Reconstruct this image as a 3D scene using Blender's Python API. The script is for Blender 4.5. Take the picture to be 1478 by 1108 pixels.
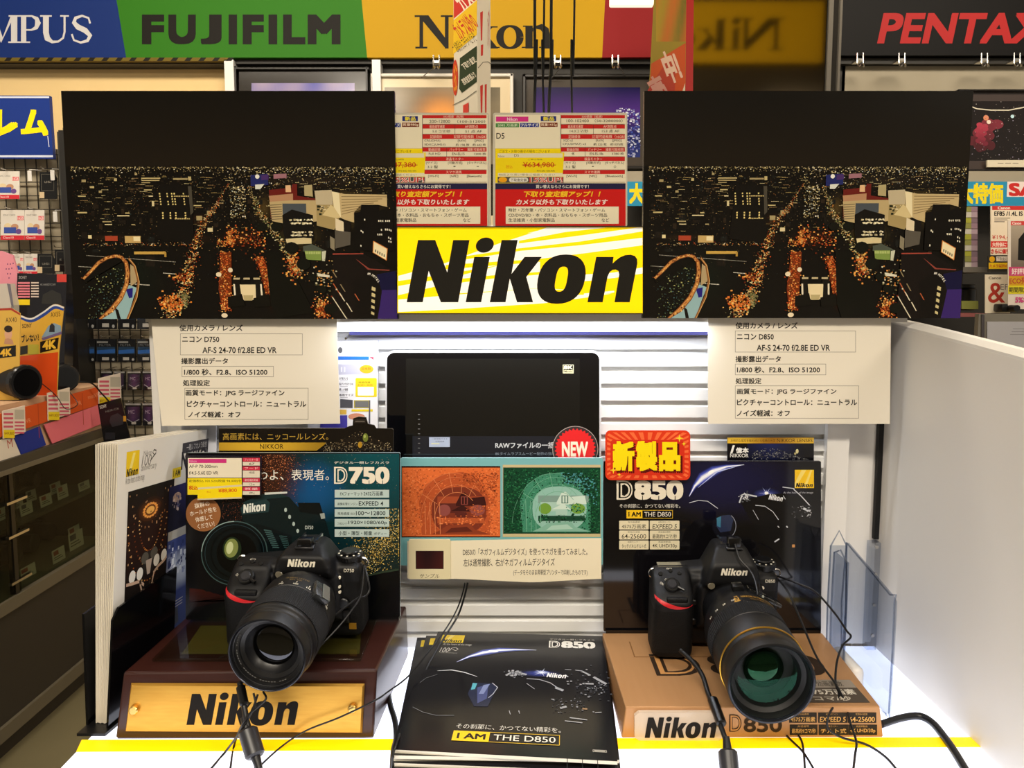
import bpy, bmesh, math, random
from math import sin, cos, tan, pi, radians, atan2, hypot
from mathutils import Vector, Matrix
for o in list(bpy.data.objects):
    bpy.data.objects.remove(o)
S = bpy.context.scene
COL = S.collection

# ------------------------------------------------------------------ camera
TH = radians(5.92); FPX = 1195.0; CX, CY = 739.0, 554.0; EZ = 1.45
EYE = Vector((0, 0, EZ))
FW = Vector((0, cos(TH), -sin(TH))); UP = Vector((0, sin(TH), cos(TH)))
cam_data = bpy.data.cameras.new('camera')
cam_data.sensor_fit = 'HORIZONTAL'; cam_data.sensor_width = 36.0
cam_data.lens = FPX * 36.0 / 1478.0
cam_data.clip_start = 0.02
cam = bpy.data.objects.new('camera', cam_data); COL.objects.link(cam)
cam.location = EYE; cam.rotation_euler = (pi / 2 - TH, 0, 0)
S.camera = cam

# ------------------------------------------------------------------ light
S.view_settings.view_transform = 'Standard'; S.view_settings.look = 'None'
S.view_settings.gamma = 1.0; S.view_settings.use_curve_mapping = False
S.view_settings.exposure = 0.0
W = bpy.data.worlds.new('shop_ambient'); S.world = W; W.use_nodes = True
W.node_tree.nodes['Background'].inputs[0].default_value = (1.0, 0.9, 0.76, 1)
W.node_tree.nodes['Background'].inputs[1].default_value = 0.45


def area(name, loc, size, power, col=(1, .87, .68), aim=None, shape='RECTANGLE'):
    l = bpy.data.lights.new(name, 'AREA'); l.shape = shape; l.size = size[0]; l.size_y = size[1]
    l.energy = power; l.color = col
    o = bpy.data.objects.new(name, l); COL.objects.link(o); o.location = loc
    if aim is not None:
        o.rotation_euler = (Vector(aim) - Vector(loc)).to_track_quat('-Z', 'Y').to_euler()
    return o


WARM = (1.0, .89, .735)
S.cycles.transparent_max_bounces = 20
area('ceiling_lamp_front', (-0.5, -1.3, 3.6), (2.8, .4), 150, WARM, (-0.1, 0.9, 1.1))
area('ceiling_lamp_side', (1.9, -0.9, 3.6), (.4, 2.2), 70, WARM, (0.2, 0.9, 1.2))
area('ceiling_lamp_aisle', (-0.9, 1.7, 3.6), (2.8, .4), 130, WARM, (-1.0, 4.1, 2.2))
area('sign_fill_light', (1.2, 1.5, 3.6), (1.4, .3), 45, WARM, (1.1, -.3, 2.9))  # added fill light to brighten the sign mirrored in the pillar, no fixture here
area('ceiling_lamp_right', (2.0, 2.5, 3.6), (2.0, .4), 62, WARM, (2.0, 3.8, 1.4))


# ------------------------------------------------------------------ helpers
def ray(px, py): return FW + Vector((1, 0, 0)) * ((px - CX) / FPX) + UP * ((CY - py) / FPX)
def PY(px, py, Y):
    r = ray(px, py); return EYE + r * (Y / r.y)
def PZ(px, py, Z):
    r = ray(px, py); return EYE + r * ((Z - EZ) / r.z)
def PX(px, py, X):
    r = ray(px, py); return EYE + r * (X / r.x)
def PPL(px, py, o, n):
    r = ray(px, py); return EYE + r * ((o - EYE).dot(n) / r.dot(n))


def lin(c): return c / 12.92 if c <= .04045 else ((c + .055) / 1.055) ** 2.4
_cc = {}
def H(h):
    if not isinstance(h, str): return tuple(h)
    if h not in _cc:
        s = h.lstrip('#'); _cc[h] = tuple(lin(int(s[i:i + 2], 16) / 255) for i in (0, 2, 4))
    return _cc[h]
def c3(a, b, c, t): return mixc(a, b, t * 2) if t < .5 else mixc(b, c, t * 2 - 1)
def mixc(a, b, t):
    a, b = H(a), H(b); return tuple(a[i] + (b[i] - a[i]) * t for i in range(3))


MATS = {}
def mat(name, col=None, rough=.5, metal=0., spec=.5, emit=0., trans=0., coat=0., bump=None, ior=1.45, alpha=1., tint=None, noise=None, attr=False):
    if name in MATS: return MATS[name]
    m = bpy.data.materials.new(name); m.use_nodes = True; MATS[name] = m
    nt = m.node_tree; b = nt.nodes['Principled BSDF']; L = nt.links.new
    c = H(col) + (1,) if col is not None else (1, 1, 1, 1)
    b.inputs['Base Color'].default_value = c
    b.inputs['Roughness'].default_value = rough; b.inputs['Metallic'].default_value = metal
    b.inputs['Specular IOR Level'].default_value = spec; b.inputs['IOR'].default_value = ior
    b.inputs['Transmission Weight'].default_value = trans; b.inputs['Coat Weight'].default_value = coat
    b.inputs['Coat Roughness'].default_value = .04; b.inputs['Alpha'].default_value = alpha
    if tint: b.inputs['Specular Tint'].default_value = tuple(tint) + (1,)
    src = None
    if attr:
        a = nt.nodes.new('ShaderNodeAttribute'); a.attribute_name = 'Col'; src = a.outputs['Color']
    if noise:
        tc = nt.nodes.new('ShaderNodeTexCoord'); n = nt.nodes.new('ShaderNodeTexNoise')
        n.inputs['Scale'].default_value = noise[0]; n.inputs['Detail'].default_value = 5
        mp = nt.nodes.new('ShaderNodeMapping'); mp.inputs['Scale'].default_value = noise[2] if len(noise) > 2 else (1, 1, 1)
        L(tc.outputs['Object'], mp.inputs[0]); L(mp.outputs[0], n.inputs['Vector'])
        mx = nt.nodes.new('ShaderNodeMix'); mx.data_type = 'RGBA'
        L(n.outputs['Fac'], mx.inputs[0]); mx.inputs[6].default_value = c; mx.inputs[7].default_value = H(noise[1]) + (1,)
        src = mx.outputs[2]
    if src is not None: L(src, b.inputs['Base Color'])
    if emit:
        b.inputs['Emission Strength'].default_value = emit
        if src is not None: L(src, b.inputs['Emission Color'])
        else: b.inputs['Emission Color'].default_value = c
    if bump:
        tc = nt.nodes.new('ShaderNodeTexCoord'); n = nt.nodes.new('ShaderNodeTexNoise'); n.inputs['Scale'].default_value = bump[0]
        bp = nt.nodes.new('ShaderNodeBump'); bp.inputs['Strength'].default_value = bump[1]; bp.inputs['Distance'].default_value = bump[2] if len(bump) > 2 else .0005
        L(tc.outputs['Object'], n.inputs['Vector']); L(n.outputs['Fac'], bp.inputs['Height']); L(bp.outputs[0], b.inputs['Normal'])
    return m


def clear_mat(name, tint='#ffffff', ior=1.45, gloss=(1, 1, 1), gain=1., rough=.02):
    """thin clear sheet: see-through, with a fresnel reflection"""
    if name in MATS: return MATS[name]
    m = bpy.data.materials.new(name); m.use_nodes = True; MATS[name] = m; nt = m.node_tree; nt.nodes.clear(); L = nt.links.new
    o = nt.nodes.new('ShaderNodeOutputMaterial'); tr = nt.nodes.new('ShaderNodeBsdfTransparent'); gl = nt.nodes.new('ShaderNodeBsdfGlossy'); mx = nt.nodes.new('ShaderNodeMixShader'); fr = nt.nodes.new('ShaderNodeFresnel'); mu = nt.nodes.new('ShaderNodeMath')
    tr.inputs[0].default_value = H(tint) + (1,); gl.inputs['Color'].default_value = tuple(gloss) + (1,); gl.inputs['Roughness'].default_value = rough; fr.inputs['IOR'].default_value = ior; mu.operation = 'MULTIPLY'; mu.inputs[1].default_value = gain
    ge = nt.nodes.new('ShaderNodeNewGeometry'); m2 = nt.nodes.new('ShaderNodeMath'); m2.operation = 'SUBTRACT'; m2.inputs[0].default_value = 1.; m3 = nt.nodes.new('ShaderNodeMath'); m3.operation = 'MULTIPLY'
    L(ge.outputs['Backfacing'], m2.inputs[1]); L(fr.outputs[0], mu.inputs[0]); L(mu.outputs[0], m3.inputs[0]); L(m2.outputs[0], m3.inputs[1]); L(m3.outputs[0], mx.inputs[0]); L(tr.outputs[0], mx.inputs[1]); L(gl.outputs[0], mx.inputs[2]); L(mx.outputs[0], o.inputs[0]); return m


M_PRINT = mat('printed_matte', attr=True, rough=.6, spec=.2)
M_GLOSS = mat('printed_gloss', attr=True, rough=.16, spec=.5)
M_PHOTO = mat('photo_print', attr=True, rough=.22, spec=.55, bump=(9, .25, .004))
M_LITSIGN = mat('backlit_print', attr=True, rough=.3, emit=.5)
M_LAMINATE = mat('laminated_print', attr=True, rough=.12, spec=.6, bump=(22, .35, .004))


class MB:
    def __init__(s): s.v = []; s.f = []; s.c = []; s.m = []; s.sm = []
    def add(s, vs, fs, col=(.8, .8, .8), mi=0, smooth=False):
        n = len(s.v); s.v.extend(Vector(p) for p in vs)
        for k, f in enumerate(fs):
            s.f.append(tuple(i + n for i in f)); s.c.append(H(col) if isinstance(col, str) else col); s.m.append(mi); s.sm.append(smooth)
    def quad(s, a, b, c, d, col=(.8, .8, .8), mi=0): s.add([a, b, c, d], [(0, 1, 2, 3)], col, mi)
    def box(s, x0, x1, y0, y1, z0, z1, col=(.8, .8, .8), mi=0, M=None):
        vs = [Vector((x, y, z)) for x in (x0, x1) for y in (y0, y1) for z in (z0, z1)]
        if M: vs = [M @ v for v in vs]
        s.add(vs, [(0, 1, 3, 2), (4, 6, 7, 5), (0, 4, 5, 1), (2, 3, 7, 6), (0, 2, 6, 4), (1, 5, 7, 3)], col, mi)
    def bbox(s, x0, x1, y0, y1, z0, z1, r=.002, seg=2, col=(.8, .8, .8), mi=0, M=None, smooth=True):
        bm = bmesh.new(); bmesh.ops.create_cube(bm, size=1)
        for v in bm.verts: v.co = Vector((x0 + (v.co.x + .5) * (x1 - x0), y0 + (v.co.y + .5) * (y1 - y0), z0 + (v.co.z + .5) * (z1 - z0)))
        bmesh.ops.bevel(bm, geom=list(bm.edges), offset=r, segments=seg, profile=.5, affect='EDGES')
        s.frombm(bm, col, mi, M, smooth)
    def frombm(s, bm, col=(.8, .8, .8), mi=0, M=None, smooth=True):
        bm.verts.index_update()
        s.add([(M @ v.co if M else v.co.copy()) for v in bm.verts], [tuple(v.index for v in f.verts) for f in bm.faces], col, mi, smooth); bm.free()
    def hull(s, pts, col=(.8, .8, .8), mi=0, M=None, bevel=0, seg=2, smooth=False):
        bm = bmesh.new(); vs = [bm.verts.new(p) for p in pts]
        r = bmesh.ops.convex_hull(bm, input=vs)
        bmesh.ops.delete(bm, geom=[g for g in r['geom_interior'] if isinstance(g, bmesh.types.BMVert)], context='VERTS')
        bmesh.ops.dissolve_limit(bm, angle_limit=.01, verts=list(bm.verts), edges=list(bm.edges))
        if bevel: bmesh.ops.bevel(bm, geom=list(bm.edges), offset=bevel, segments=seg, profile=.5, affect='EDGES')
        s.frombm(bm, col, mi, M, smooth)
    def prism(s, outline, back, col=(.8, .8, .8), mi=0, side=None):
        """outline: front points; back: matching back points"""
        n = len(outline); s.add(list(outline) + list(back), [tuple(range(n)), tuple(range(2 * n - 1, n - 1, -1))], col, mi)
        s.add(list(outline) + list(back), [(i, n + i, n + (i + 1) % n, (i + 1) % n) for i in range(n)], side or col, mi)
    def lathe(s, prof, seg=48, M=None, col=(.8, .8, .8), mi=0, smooth=True, ribs=0, depth=0, ribf=None):
        """profile (radius, height) about Z"""
        n = len(prof); vs = []; fs = []
        for k in range(seg):
            a = 2 * pi * k / seg
            for (r, z) in prof:
                p = Vector((r * cos(a), r * sin(a), z)); vs.append(M @ p if M else p)
        for k in range(seg):
            k2 = (k + 1) % seg
            for j in range(n - 1): fs.append((k * n + j, k2 * n + j, k2 * n + j + 1, k * n + j + 1))
        s.add(vs, fs, col, mi, smooth)
    def ribbed(s, r, z0, z1, nr, depth, M=None, col=(.8, .8, .8), mi=0, duty=.5):
        seg = nr * 4; vs = []; fs = []
        rows = [(r - depth, z0, 0), (r, z0 + .0006, 1), (r, z1 - .0006, 1), (r - depth, z1, 0)]
        for k in range(seg):
            a = 2 * pi * k / seg
            for (rr, z, up) in rows:
                q = rr - (depth if (up and k % 4 in (2, 3)) else 0)
                p = Vector((q * cos(a), q * sin(a), z)); vs.append(M @ p if M else p)
        for k in range(seg):
            k2 = (k + 1) % seg
            for j in range(3): fs.append((k * 4 + j, k2 * 4 + j, k2 * 4 + j + 1, k * 4 + j + 1))
        s.add(vs, fs, col, mi, False)
    def cyl(s, p0, p1, r, seg=16, col=(.8, .8, .8), mi=0, r1=None, bev=0):
        p0, p1 = Vector(p0), Vector(p1); d = p1 - p0; L = d.length
        M = Matrix.Translation(p0) @ d.to_track_quat('Z', 'Y').to_matrix().to_4x4(); r1 = r if r1 is None else r1
        pr = [(0, 0), (r, 0), (r1, L), (0, L)] if not bev else [(0, 0), (r - bev, 0), (r, bev), (r1, L - bev), (r1 - bev, L), (0, L)]
        s.lathe(pr, seg, M, col, mi, True)
    def tube(s, pts, r, seg=8, col=(.8, .8, .8), mi=0, sub=6):
        P = [Vector(p) for p in pts]; Q = []
        for i in range(len(P) - 1):
            a, b, c, d = P[max(i - 1, 0)], P[i], P[i + 1], P[min(i + 2, len(P) - 1)]
            for k in range(sub):
                t = k / sub; Q.append(.5 * ((2 * b) + (c - a) * t + (2 * a - 5 * b + 4 * c - d) * t * t + (3 * b - a - 3 * c + d) * t ** 3))
        Q.append(P[-1]); vs = []; fs = []; xv = None
        for i, q in enumerate(Q):
            t = (Q[min(i + 1, len(Q) - 1)] - Q[max(i - 1, 0)]).normalized()
            x = t.cross(Vector((.31, .2, .93)) if abs(t.z) < .9 else Vector((1, .2, 0))) if xv is None else xv - t * xv.dot(t)
            x.normalize(); xv = x; y = t.cross(x)
            for k in range(seg): vs.append(q + (x * cos(2 * pi * k / seg) + y * sin(2 * pi * k / seg)) * r)
        for i in range(len(Q) - 1):
            for k in range(seg): fs.append((i * seg + k, i * seg + (k + 1) % seg, (i + 1) * seg + (k + 1) % seg, (i + 1) * seg + k))
        fs += [tuple(range(seg - 1, -1, -1)), tuple(len(vs) - seg + k for k in range(seg))]
        s.add(vs, fs, col, mi, True)
    def build(s, name, mats, parent=None, local=False):
        me = bpy.data.meshes.new(name); vs = s.v
        if not isinstance(mats, (list, tuple)): mats = [mats]
        org = None
        if parent is None:
            xs = [v.x for v in vs]; ys = [v.y for v in vs]; zs = [v.z for v in vs]
            org = Vector(((min(xs) + max(xs)) / 2, (min(ys) + max(ys)) / 2, min(zs))); vs = [v - org for v in vs]
        elif not local:
            Mi = WM[parent.name].inverted(); vs = [Mi @ v for v in vs]
        me.from_pydata([tuple(v) for v in vs], [], s.f)
        ca = me.color_attributes.new('Col', 'FLOAT_COLOR', 'CORNER'); buf = []
        for p in me.polygons:
            c = s.c[p.index]
            if isinstance(c, list):
                for q in c: buf.extend((q[0], q[1], q[2], 1))
            else: buf.extend((c[0], c[1], c[2], 1) * p.loop_total)
        ca.data.foreach_set('color', buf)
        me.polygons.foreach_set('material_index', s.m); me.polygons.foreach_set('use_smooth', s.sm)
        for m in mats: me.materials.append(m)
        me.update()
        if any(s.sm):
            try: me.set_sharp_from_angle(angle=radians(38))
            except Exception: pass
        o = bpy.data.objects.new(name, me); COL.objects.link(o)
        if parent is None: o.location = org; WM[o.name] = Matrix.Translation(org)
        else: o.parent = parent; WM[o.name] = WM[parent.name].copy()
        return o


WM = {}
def tag(o, label=None, cat=None, group=None, kind=None):
    if label: o['label'] = label
    if cat: o['category'] = cat
    if group: o['group'] = group
    if kind: o['kind'] = kind
    return o
def thing(name, loc, label, cat, group=None, M=None):
    o = bpy.data.objects.new(name, None); COL.objects.link(o); o.empty_display_size = .05
    Mx = M if M is not None else Matrix.Translation(Vector(loc)); o.matrix_world = Mx; WM[o.name] = Mx.copy()
    return tag(o, label, cat, group)
def proj(P):
    d = P - EYE; z = d.dot(FW); return CX + FPX * d.x / z, CY - FPX * d.dot(UP) / z
def invert(srf, px, py):
    u = v = .5
    for _ in range(14):
        a = proj(srf(u, v, 0)); b = proj(srf(u + .001, v, 0)); c = proj(srf(u, v + .001, 0)); J = ((b[0] - a[0]) * 1e3, (c[0] - a[0]) * 1e3, (b[1] - a[1]) * 1e3, (c[1] - a[1]) * 1e3); d = J[0] * J[3] - J[1] * J[2]; ex, ey = px - a[0], py - a[1]
        u += max(-.4, min(.4, (ex * J[3] - J[1] * ey) / d)); v += max(-.4, min(.4, (J[0] * ey - ex * J[2]) / d))
    return u, v
def struct(name, mb, m): return tag(mb.build(name, m), kind='structure')
def copy_tree(o, loc=None, label=None, parent=None):
    c = o.copy(); COL.objects.link(c); WM[c.name] = WM[o.name].copy()
    if parent: c.parent = parent
    if loc is not None: c.location = loc; WM[c.name] = Matrix.Translation(Vector(loc))
    if label: c['label'] = label
    for ch in list(o.children):
        copy_tree(ch, None, None, c)
    return c


# ------------------------------------------------------------------ lettering
_gl = {}
def glyphs(t, bold=0., res=2):
    k = (t, bold); res = 2 if any(ord(c_) > 0x2e80 for c_ in t) else 4
    if k not in _gl:
        c = bpy.data.curves.new('t', 'FONT'); c.body = t; c.resolution_u = res; c.offset = bold
        o = bpy.data.objects.new('t', c); COL.objects.link(o)
        dg = bpy.context.evaluated_depsgraph_get(); m = bpy.data.meshes.new_from_object(o.evaluated_get(dg))
        _gl[k] = ([(v.co.x, v.co.y) for v in m.vertices], [tuple(p.vertices) for p in m.polygons])
        bpy.data.objects.remove(o); bpy.data.curves.remove(c); bpy.data.meshes.remove(m)
    return _gl[k]


NIK = dict(
    N=[(70, 0), (165, 0), (166, 181), (272, 0), (375, 0), (375, 358), (278, 358), (278, 171), (172, 358), (70, 358)],
    i=[(419, 0), (511, 0), (513, 261), (421, 261)],
    k=[(562, 0), (655, 0), (655, 136), (723, 0), (818, 0), (751, 146), (821, 261), (719, 261), (660, 163), (660, 358), (565, 358)],
    n=[(1140, 0), (1230, 0), (1232, 150), (1240, 174), (1254, 186), (1272, 188), (1290, 180), (1298, 160), (1300, 0), (1390, 0), (1394, 222), (1388, 248), (1372, 266), (1344, 274), (1312, 271), (1285, 259), (1262, 240), (1248, 224), (1246, 261), (1143, 261)])


class Print:
    """flat artwork laid on a surface; mapper(x, y, height) -> world point"""
    def __init__(s, mp, o=(0, 0), sc=1., eps=6e-6, mb=None, mi=0):
        s.mp = mp; s.o = o; s.sc = sc; s.h = eps; s.eps = eps; s.mb = mb or MB(); s.mi = mi; s.clip = None
    def P(s, x, y):
        if s.clip: x = min(max(x, s.clip[0]), s.clip[2]); y = min(max(y, s.clip[1]), s.clip[3])
        return s.mp(s.o[0] + x * s.sc, s.o[1] + y * s.sc, s.h)
    def glow(s, cx, cy, rx, ry, col, bg='#0d0b09', n=7):
        for k in range(n): t = 1 - k / n; s.ell(cx, cy, rx * t, ry * t, mixc(bg, col, ((k + 1) / n) ** 1.6), 18, up=False)
        s.up()
    def up(s): s.h += s.eps
    def lift(s, up): s.h += s.eps * (1 if up else .2)
    def slab(s, pts, th, col, side=None):
        f = [s.mp(s.o[0] + x * s.sc, s.o[1] + y * s.sc, 0) for x, y in pts]; b = [s.mp(s.o[0] + x * s.sc, s.o[1] + y * s.sc, -th) for x, y in pts]
        s.mb.prism(f, b, H(col), s.mi, H(side) if side else None)
    def poly(s, pts, col, up=True):
        s.mb.add([s.P(x, y) for x, y in pts], [tuple(range(len(pts)))], H(col), s.mi)
        s.lift(up)
    def rect(s, x0, y0, x1, y1, col, up=True): s.poly([(x0, y0), (x1, y0), (x1, y1), (x0, y1)], col, up)
    def grad(s, x0, y0, x1, y1, cols, nx=1, ny=1):
        """cols: grid function (u, v) -> colour"""
        for i in range(nx):
            for j in range(ny):
                q = [(i, j), (i + 1, j), (i + 1, j + 1), (i, j + 1)]
                s.mb.add([s.P(x0 + (x1 - x0) * a / nx, y0 + (y1 - y0) * b / ny) for a, b in q], [(0, 1, 2, 3)], [H(cols(a / nx, b / ny)) for a, b in q], s.mi)
        s.up()
    def ell(s, cx, cy, rx, ry, col, n=28, rot=0, pw=1., up=True):
        pts = []
        for k in range(n):
            a = 2 * pi * k / n; c, d = cos(a), sin(a)
            x = rx * math.copysign(abs(c) ** pw, c); y = ry * math.copysign(abs(d) ** pw, d)
            pts.append((cx + x * cos(rot) - y * sin(rot), cy + x * sin(rot) + y * cos(rot)))
        s.poly(pts, col, up)
    def ring(s, cx, cy, rx, ry, w, col, n=40, a0=0, a1=2 * pi, rot=0):
        P = []
        for k in range(n + 1):
            a = a0 + (a1 - a0) * k / n; x, y = rx * cos(a), ry * sin(a); P.append((cx + x * cos(rot) - y * sin(rot), cy + x * sin(rot) + y * cos(rot)))
        s.stroke(P, w, col)
    def stroke(s, pts, w, col, up=True):
        n = len(pts); L = []; R = []
        for i, (x, y) in enumerate(pts):
            a = pts[max(i - 1, 0)]; b = pts[min(i + 1, n - 1)]; dx, dy = b[0] - a[0], b[1] - a[1]; l = hypot(dx, dy) or 1
            ww = (w[i] if isinstance(w, (list, tuple)) else w) / 2; L.append(s.P(x - dy / l * ww, y + dx / l * ww)); R.append(s.P(x + dy / l * ww, y - dx / l * ww))
        s.mb.add(L + R, [(i, i + 1, n + i + 1, n + i) for i in range(n - 1)], H(col), s.mi)
        s.lift(up)
    def frame(s, x0, y0, x1, y1, w, col):
        for a in ((x0, y0, x1, y0 + w), (x0, y1 - w, x1, y1), (x0, y0, x0 + w, y1), (x1 - w, y0, x1, y1)): s.rect(*a, col, up=False)
        s.up()
    def T(s, t, x0, y0, x1, y1, col, bold=0., shear=0., rot=0.):
        """ink of the text fills the rectangle"""
        sh8 = [(0, 0)]
        if bold > .022 or (bold > 0 and any(ord(c_) > 0x2e80 for c_ in t)): sh8 += [(bold * i, bold * j) for i in (-1, 0, 1) for j in (-1, 0, 1) if i or j]; bold = 0.
        v0, f0 = glyphs(t, bold); vs = []; fs = []
        if not v0: return
        for dx, dy in sh8: n = len(vs); vs += [(x + dx, y + dy) for x, y in v0]; fs += [tuple(i + n for i in f) for f in f0]
        vs = [(x + y * shear, y) for x, y in vs]
        a0 = min(v[0] for v in vs); a1 = max(v[0] for v in vs); b0 = min(v[1] for v in vs); b1 = max(v[1] for v in vs)
        kx = (x1 - x0) / (a1 - a0); ky = (y1 - y0) / ((b1 - b0) or 1); cx, cy = (x0 + x1) / 2, (y0 + y1) / 2; out = []
        for x, y in vs:
            X = x0 + (x - a0) * kx - cx; Y = y1 - (y - b0) * ky - cy
            out.append(s.P(cx + X * cos(rot) - Y * sin(rot), cy + X * sin(rot) + Y * cos(rot)))
        nc = len(v0); up_ = s.mp(0, 0, 1e-3) - s.mp(0, 0, 0); out = [p + up_ * (s.eps * 300 * (i // nc)) for i, p in enumerate(out)]
        s.mb.add(out, fs, H(col), s.mi); s.h += s.eps * (1 + .3 * len(sh8))
    def nikon(s, x0, y0, x1, y1, col, rot=0.):
        kx = (x1 - x0) / 1367.; ky = (y1 - y0) / 373.; cx, cy = (x0 + x1) / 2, (y0 + y1) / 2
        def m(x, y):
            X = x0 + (x + y * .187 - 70) * kx - cx; Y = y1 - (y) * ky - cy; return (cx + X * cos(rot) - Y * sin(rot), cy + X * sin(rot) + Y * cos(rot))
        for g in 'Nikn': s.poly([m(*p) for p in NIK[g]], col, False)
        s.poly([m(471 + 53 * cos(a), 329 + 44 * sin(a)) for a in [2 * pi * k / 24 for k in range(24)]], col, False)
        o = []; i_ = []
        for k in range(37):
            a = 2 * pi * k / 36; c, d = cos(a), sin(a); f = lambda v, p: math.copysign(abs(v) ** p, v)
            o.append(m(961 + 140 * f(c, .86), 133 + 142 * f(d, .86))); i_.append(m(961 + 34 * f(c, .8), 133 + 72 * f(d, .62)))
        s.mb.add([s.P(*p) for p in o + i_], [(k, k + 1, 38 + k, 37 + k) for k in range(36)], H(col), s.mi); s.up()
    def dots(s, n, fx, size, cols, rnd):
        for _ in range(n):
            x, y = fx(rnd); w = rnd.uniform(*size); h = w * rnd.uniform(.5, 1.)
            c = rnd.choice(cols); s.h += s.eps * (.3 if _ % 4 else -.9); s.mb.add([s.P(x - w, y - h), s.P(x + w, y - h), s.P(x + w, y + h), s.P(x - w, y + h)], [(0, 1, 2, 3)], H(c), s.mi)
        s.up()


def rr(x0, y0, x1, y1, r, n=5):
    o = []
    for cx, cy, a in ((x1 - r, y0 + r, -pi / 2), (x1 - r, y1 - r, 0), (x0 + r, y1 - r, pi / 2), (x0 + r, y0 + r, pi)):
        for k in range(n + 1): o.append((cx + r * cos(a + pi / 2 * k / n), cy + r * sin(a + pi / 2 * k / n)))
    return o
def spl(P, n=6):
    o = []
    for i in range(len(P) - 1):
        a, b, c, d = [Vector(P[max(0, min(len(P) - 1, j))]) for j in (i - 1, i, i + 1, i + 2)]
        for k in range(n): t = k / n; o.append(tuple(.5 * ((2 * b) + (c - a) * t + (2 * a - 5 * b + 4 * c - d) * t * t + (3 * b - a - 3 * c + d) * t ** 3)))
    return o + [tuple(P[-1])]
def plane_y(Y):
    return lambda x, y, h: PY(x, y, Y) + Vector((0, -h, 0))
def plane_of(o, n):
    o, n = Vector(o), Vector(n).normalized(); return lambda x, y, h: PPL(x, y, o, n) + n * h
def board(name, Y, pts, th, col, o=(0, 0), sc=1., side=None, eps=6e-6, mp=None):
    pr = Print(mp or plane_y(Y), o, sc, eps); pr.slab(pts, th, col, side); return pr
def R4(x0, y0, x1, y1): return [(x0, y0), (x1, y0), (x1, y1), (x0, y1)]

# ================================================================== SETTING
M_FLOOR = mat('worn_vinyl_floor', '#6f674e', .45, noise=(3, '#5f583f'))
M_WALL = mat('beige_wall', '#efd096', .8, noise=(6, '#e8c88c'))
M_WALLR = mat('grey_beige_wall', '#a59b86', .8, noise=(6, '#9a907b'))
M_CEIL = mat('ceiling_board', '#b9b3a6', .9, bump=(60, .2))
M_DARK = mat('dark_wall_panel', '#2a2620', .6, noise=(12, '#221f1a'))
M_WHITE = mat('white_laminate', '#dedad4', .42, noise=(4, '#d8d4cd'))
M_WMETAL = mat('white_painted_metal', '#e2dfda', .35)
M_BLACK = mat('black_plastic', '#0b0b0c', .4)
M_BLACKG = mat('gloss_black', '#08080a', .12)
M_STEEL = mat('polished_steel', '#c9c6c0', .22, 1.)
M_GREYM = mat('grey_painted_steel', '#6c675e', .45, .3)

b = MB(); b.box(-4.2, 4.2, -3.2, 4.6, -.05, 0); struct('floor', b, M_FLOOR)
b = MB(); b.box(-4.2, 4.2, -3.2, 4.6, 3.7, 3.75); struct('ceiling', b, M_CEIL)
b = MB(); b.box(-4.2, 4.2, 4.3, 4.4, 0, 3.7); struct('wall_back', b, M_WALL)
b = MB(); b.box(-4.2, 4.2, -3.3, -3.2, 0, 3.7); struct('wall_front', b, M_WALLR)
def px_box(px0, px1, py0, py1, Y, th, col=(.8, .8, .8), mb=None, mi=0):
    """box whose front face, at distance Y, spans the given part of the view"""
    a = PY(px0, py0, Y); c = PY(px1, py1, Y); m_ = (py0 + py1) / 2; a.x = PY(px0, m_, Y).x; c.x = PY(px1, m_, Y).x; mb = mb or MB(); mb.box(a.x, c.x, Y, Y + th, c.z, a.z, col, mi); return mb
struct('trim_wall_panel', px_box(334, 1215, -10, 470, 4.24, .06), M_DARK)
struct('trim_wall_panel', px_box(1215, 1640, -10, 250, 4.24, .06), M_WALLR)
struct('trim_wall_panel', px_box(1215, 1640, 250, 560, 4.24, .06), M_DARK)
struct('trim_upright', px_box(330, 343, 86, 470, 4.17, .07), M_WMETAL)
struct('trim_upright', px_box(540, 552, 86, 470, 4.17, .07), M_WMETAL)
struct('trim_soffit', px_box(-260, 1640, 84, 92, 4.2, .1), M_DARK)
pr = Print(plane_y(4.17), eps=5e-5); pr.slab(R4(-260, 83, 330, 88), .05, '#6b5a1e')
for k in range(30): pr.poly([(-250 + k * 20, 83), (-242 + k * 20, 83), (-246 + k * 20, 88), (-254 + k * 20, 88)], '#1d1a14', False)
tag(pr.mb.build('trim_stripe', M_PRINT), kind='structure')

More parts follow.
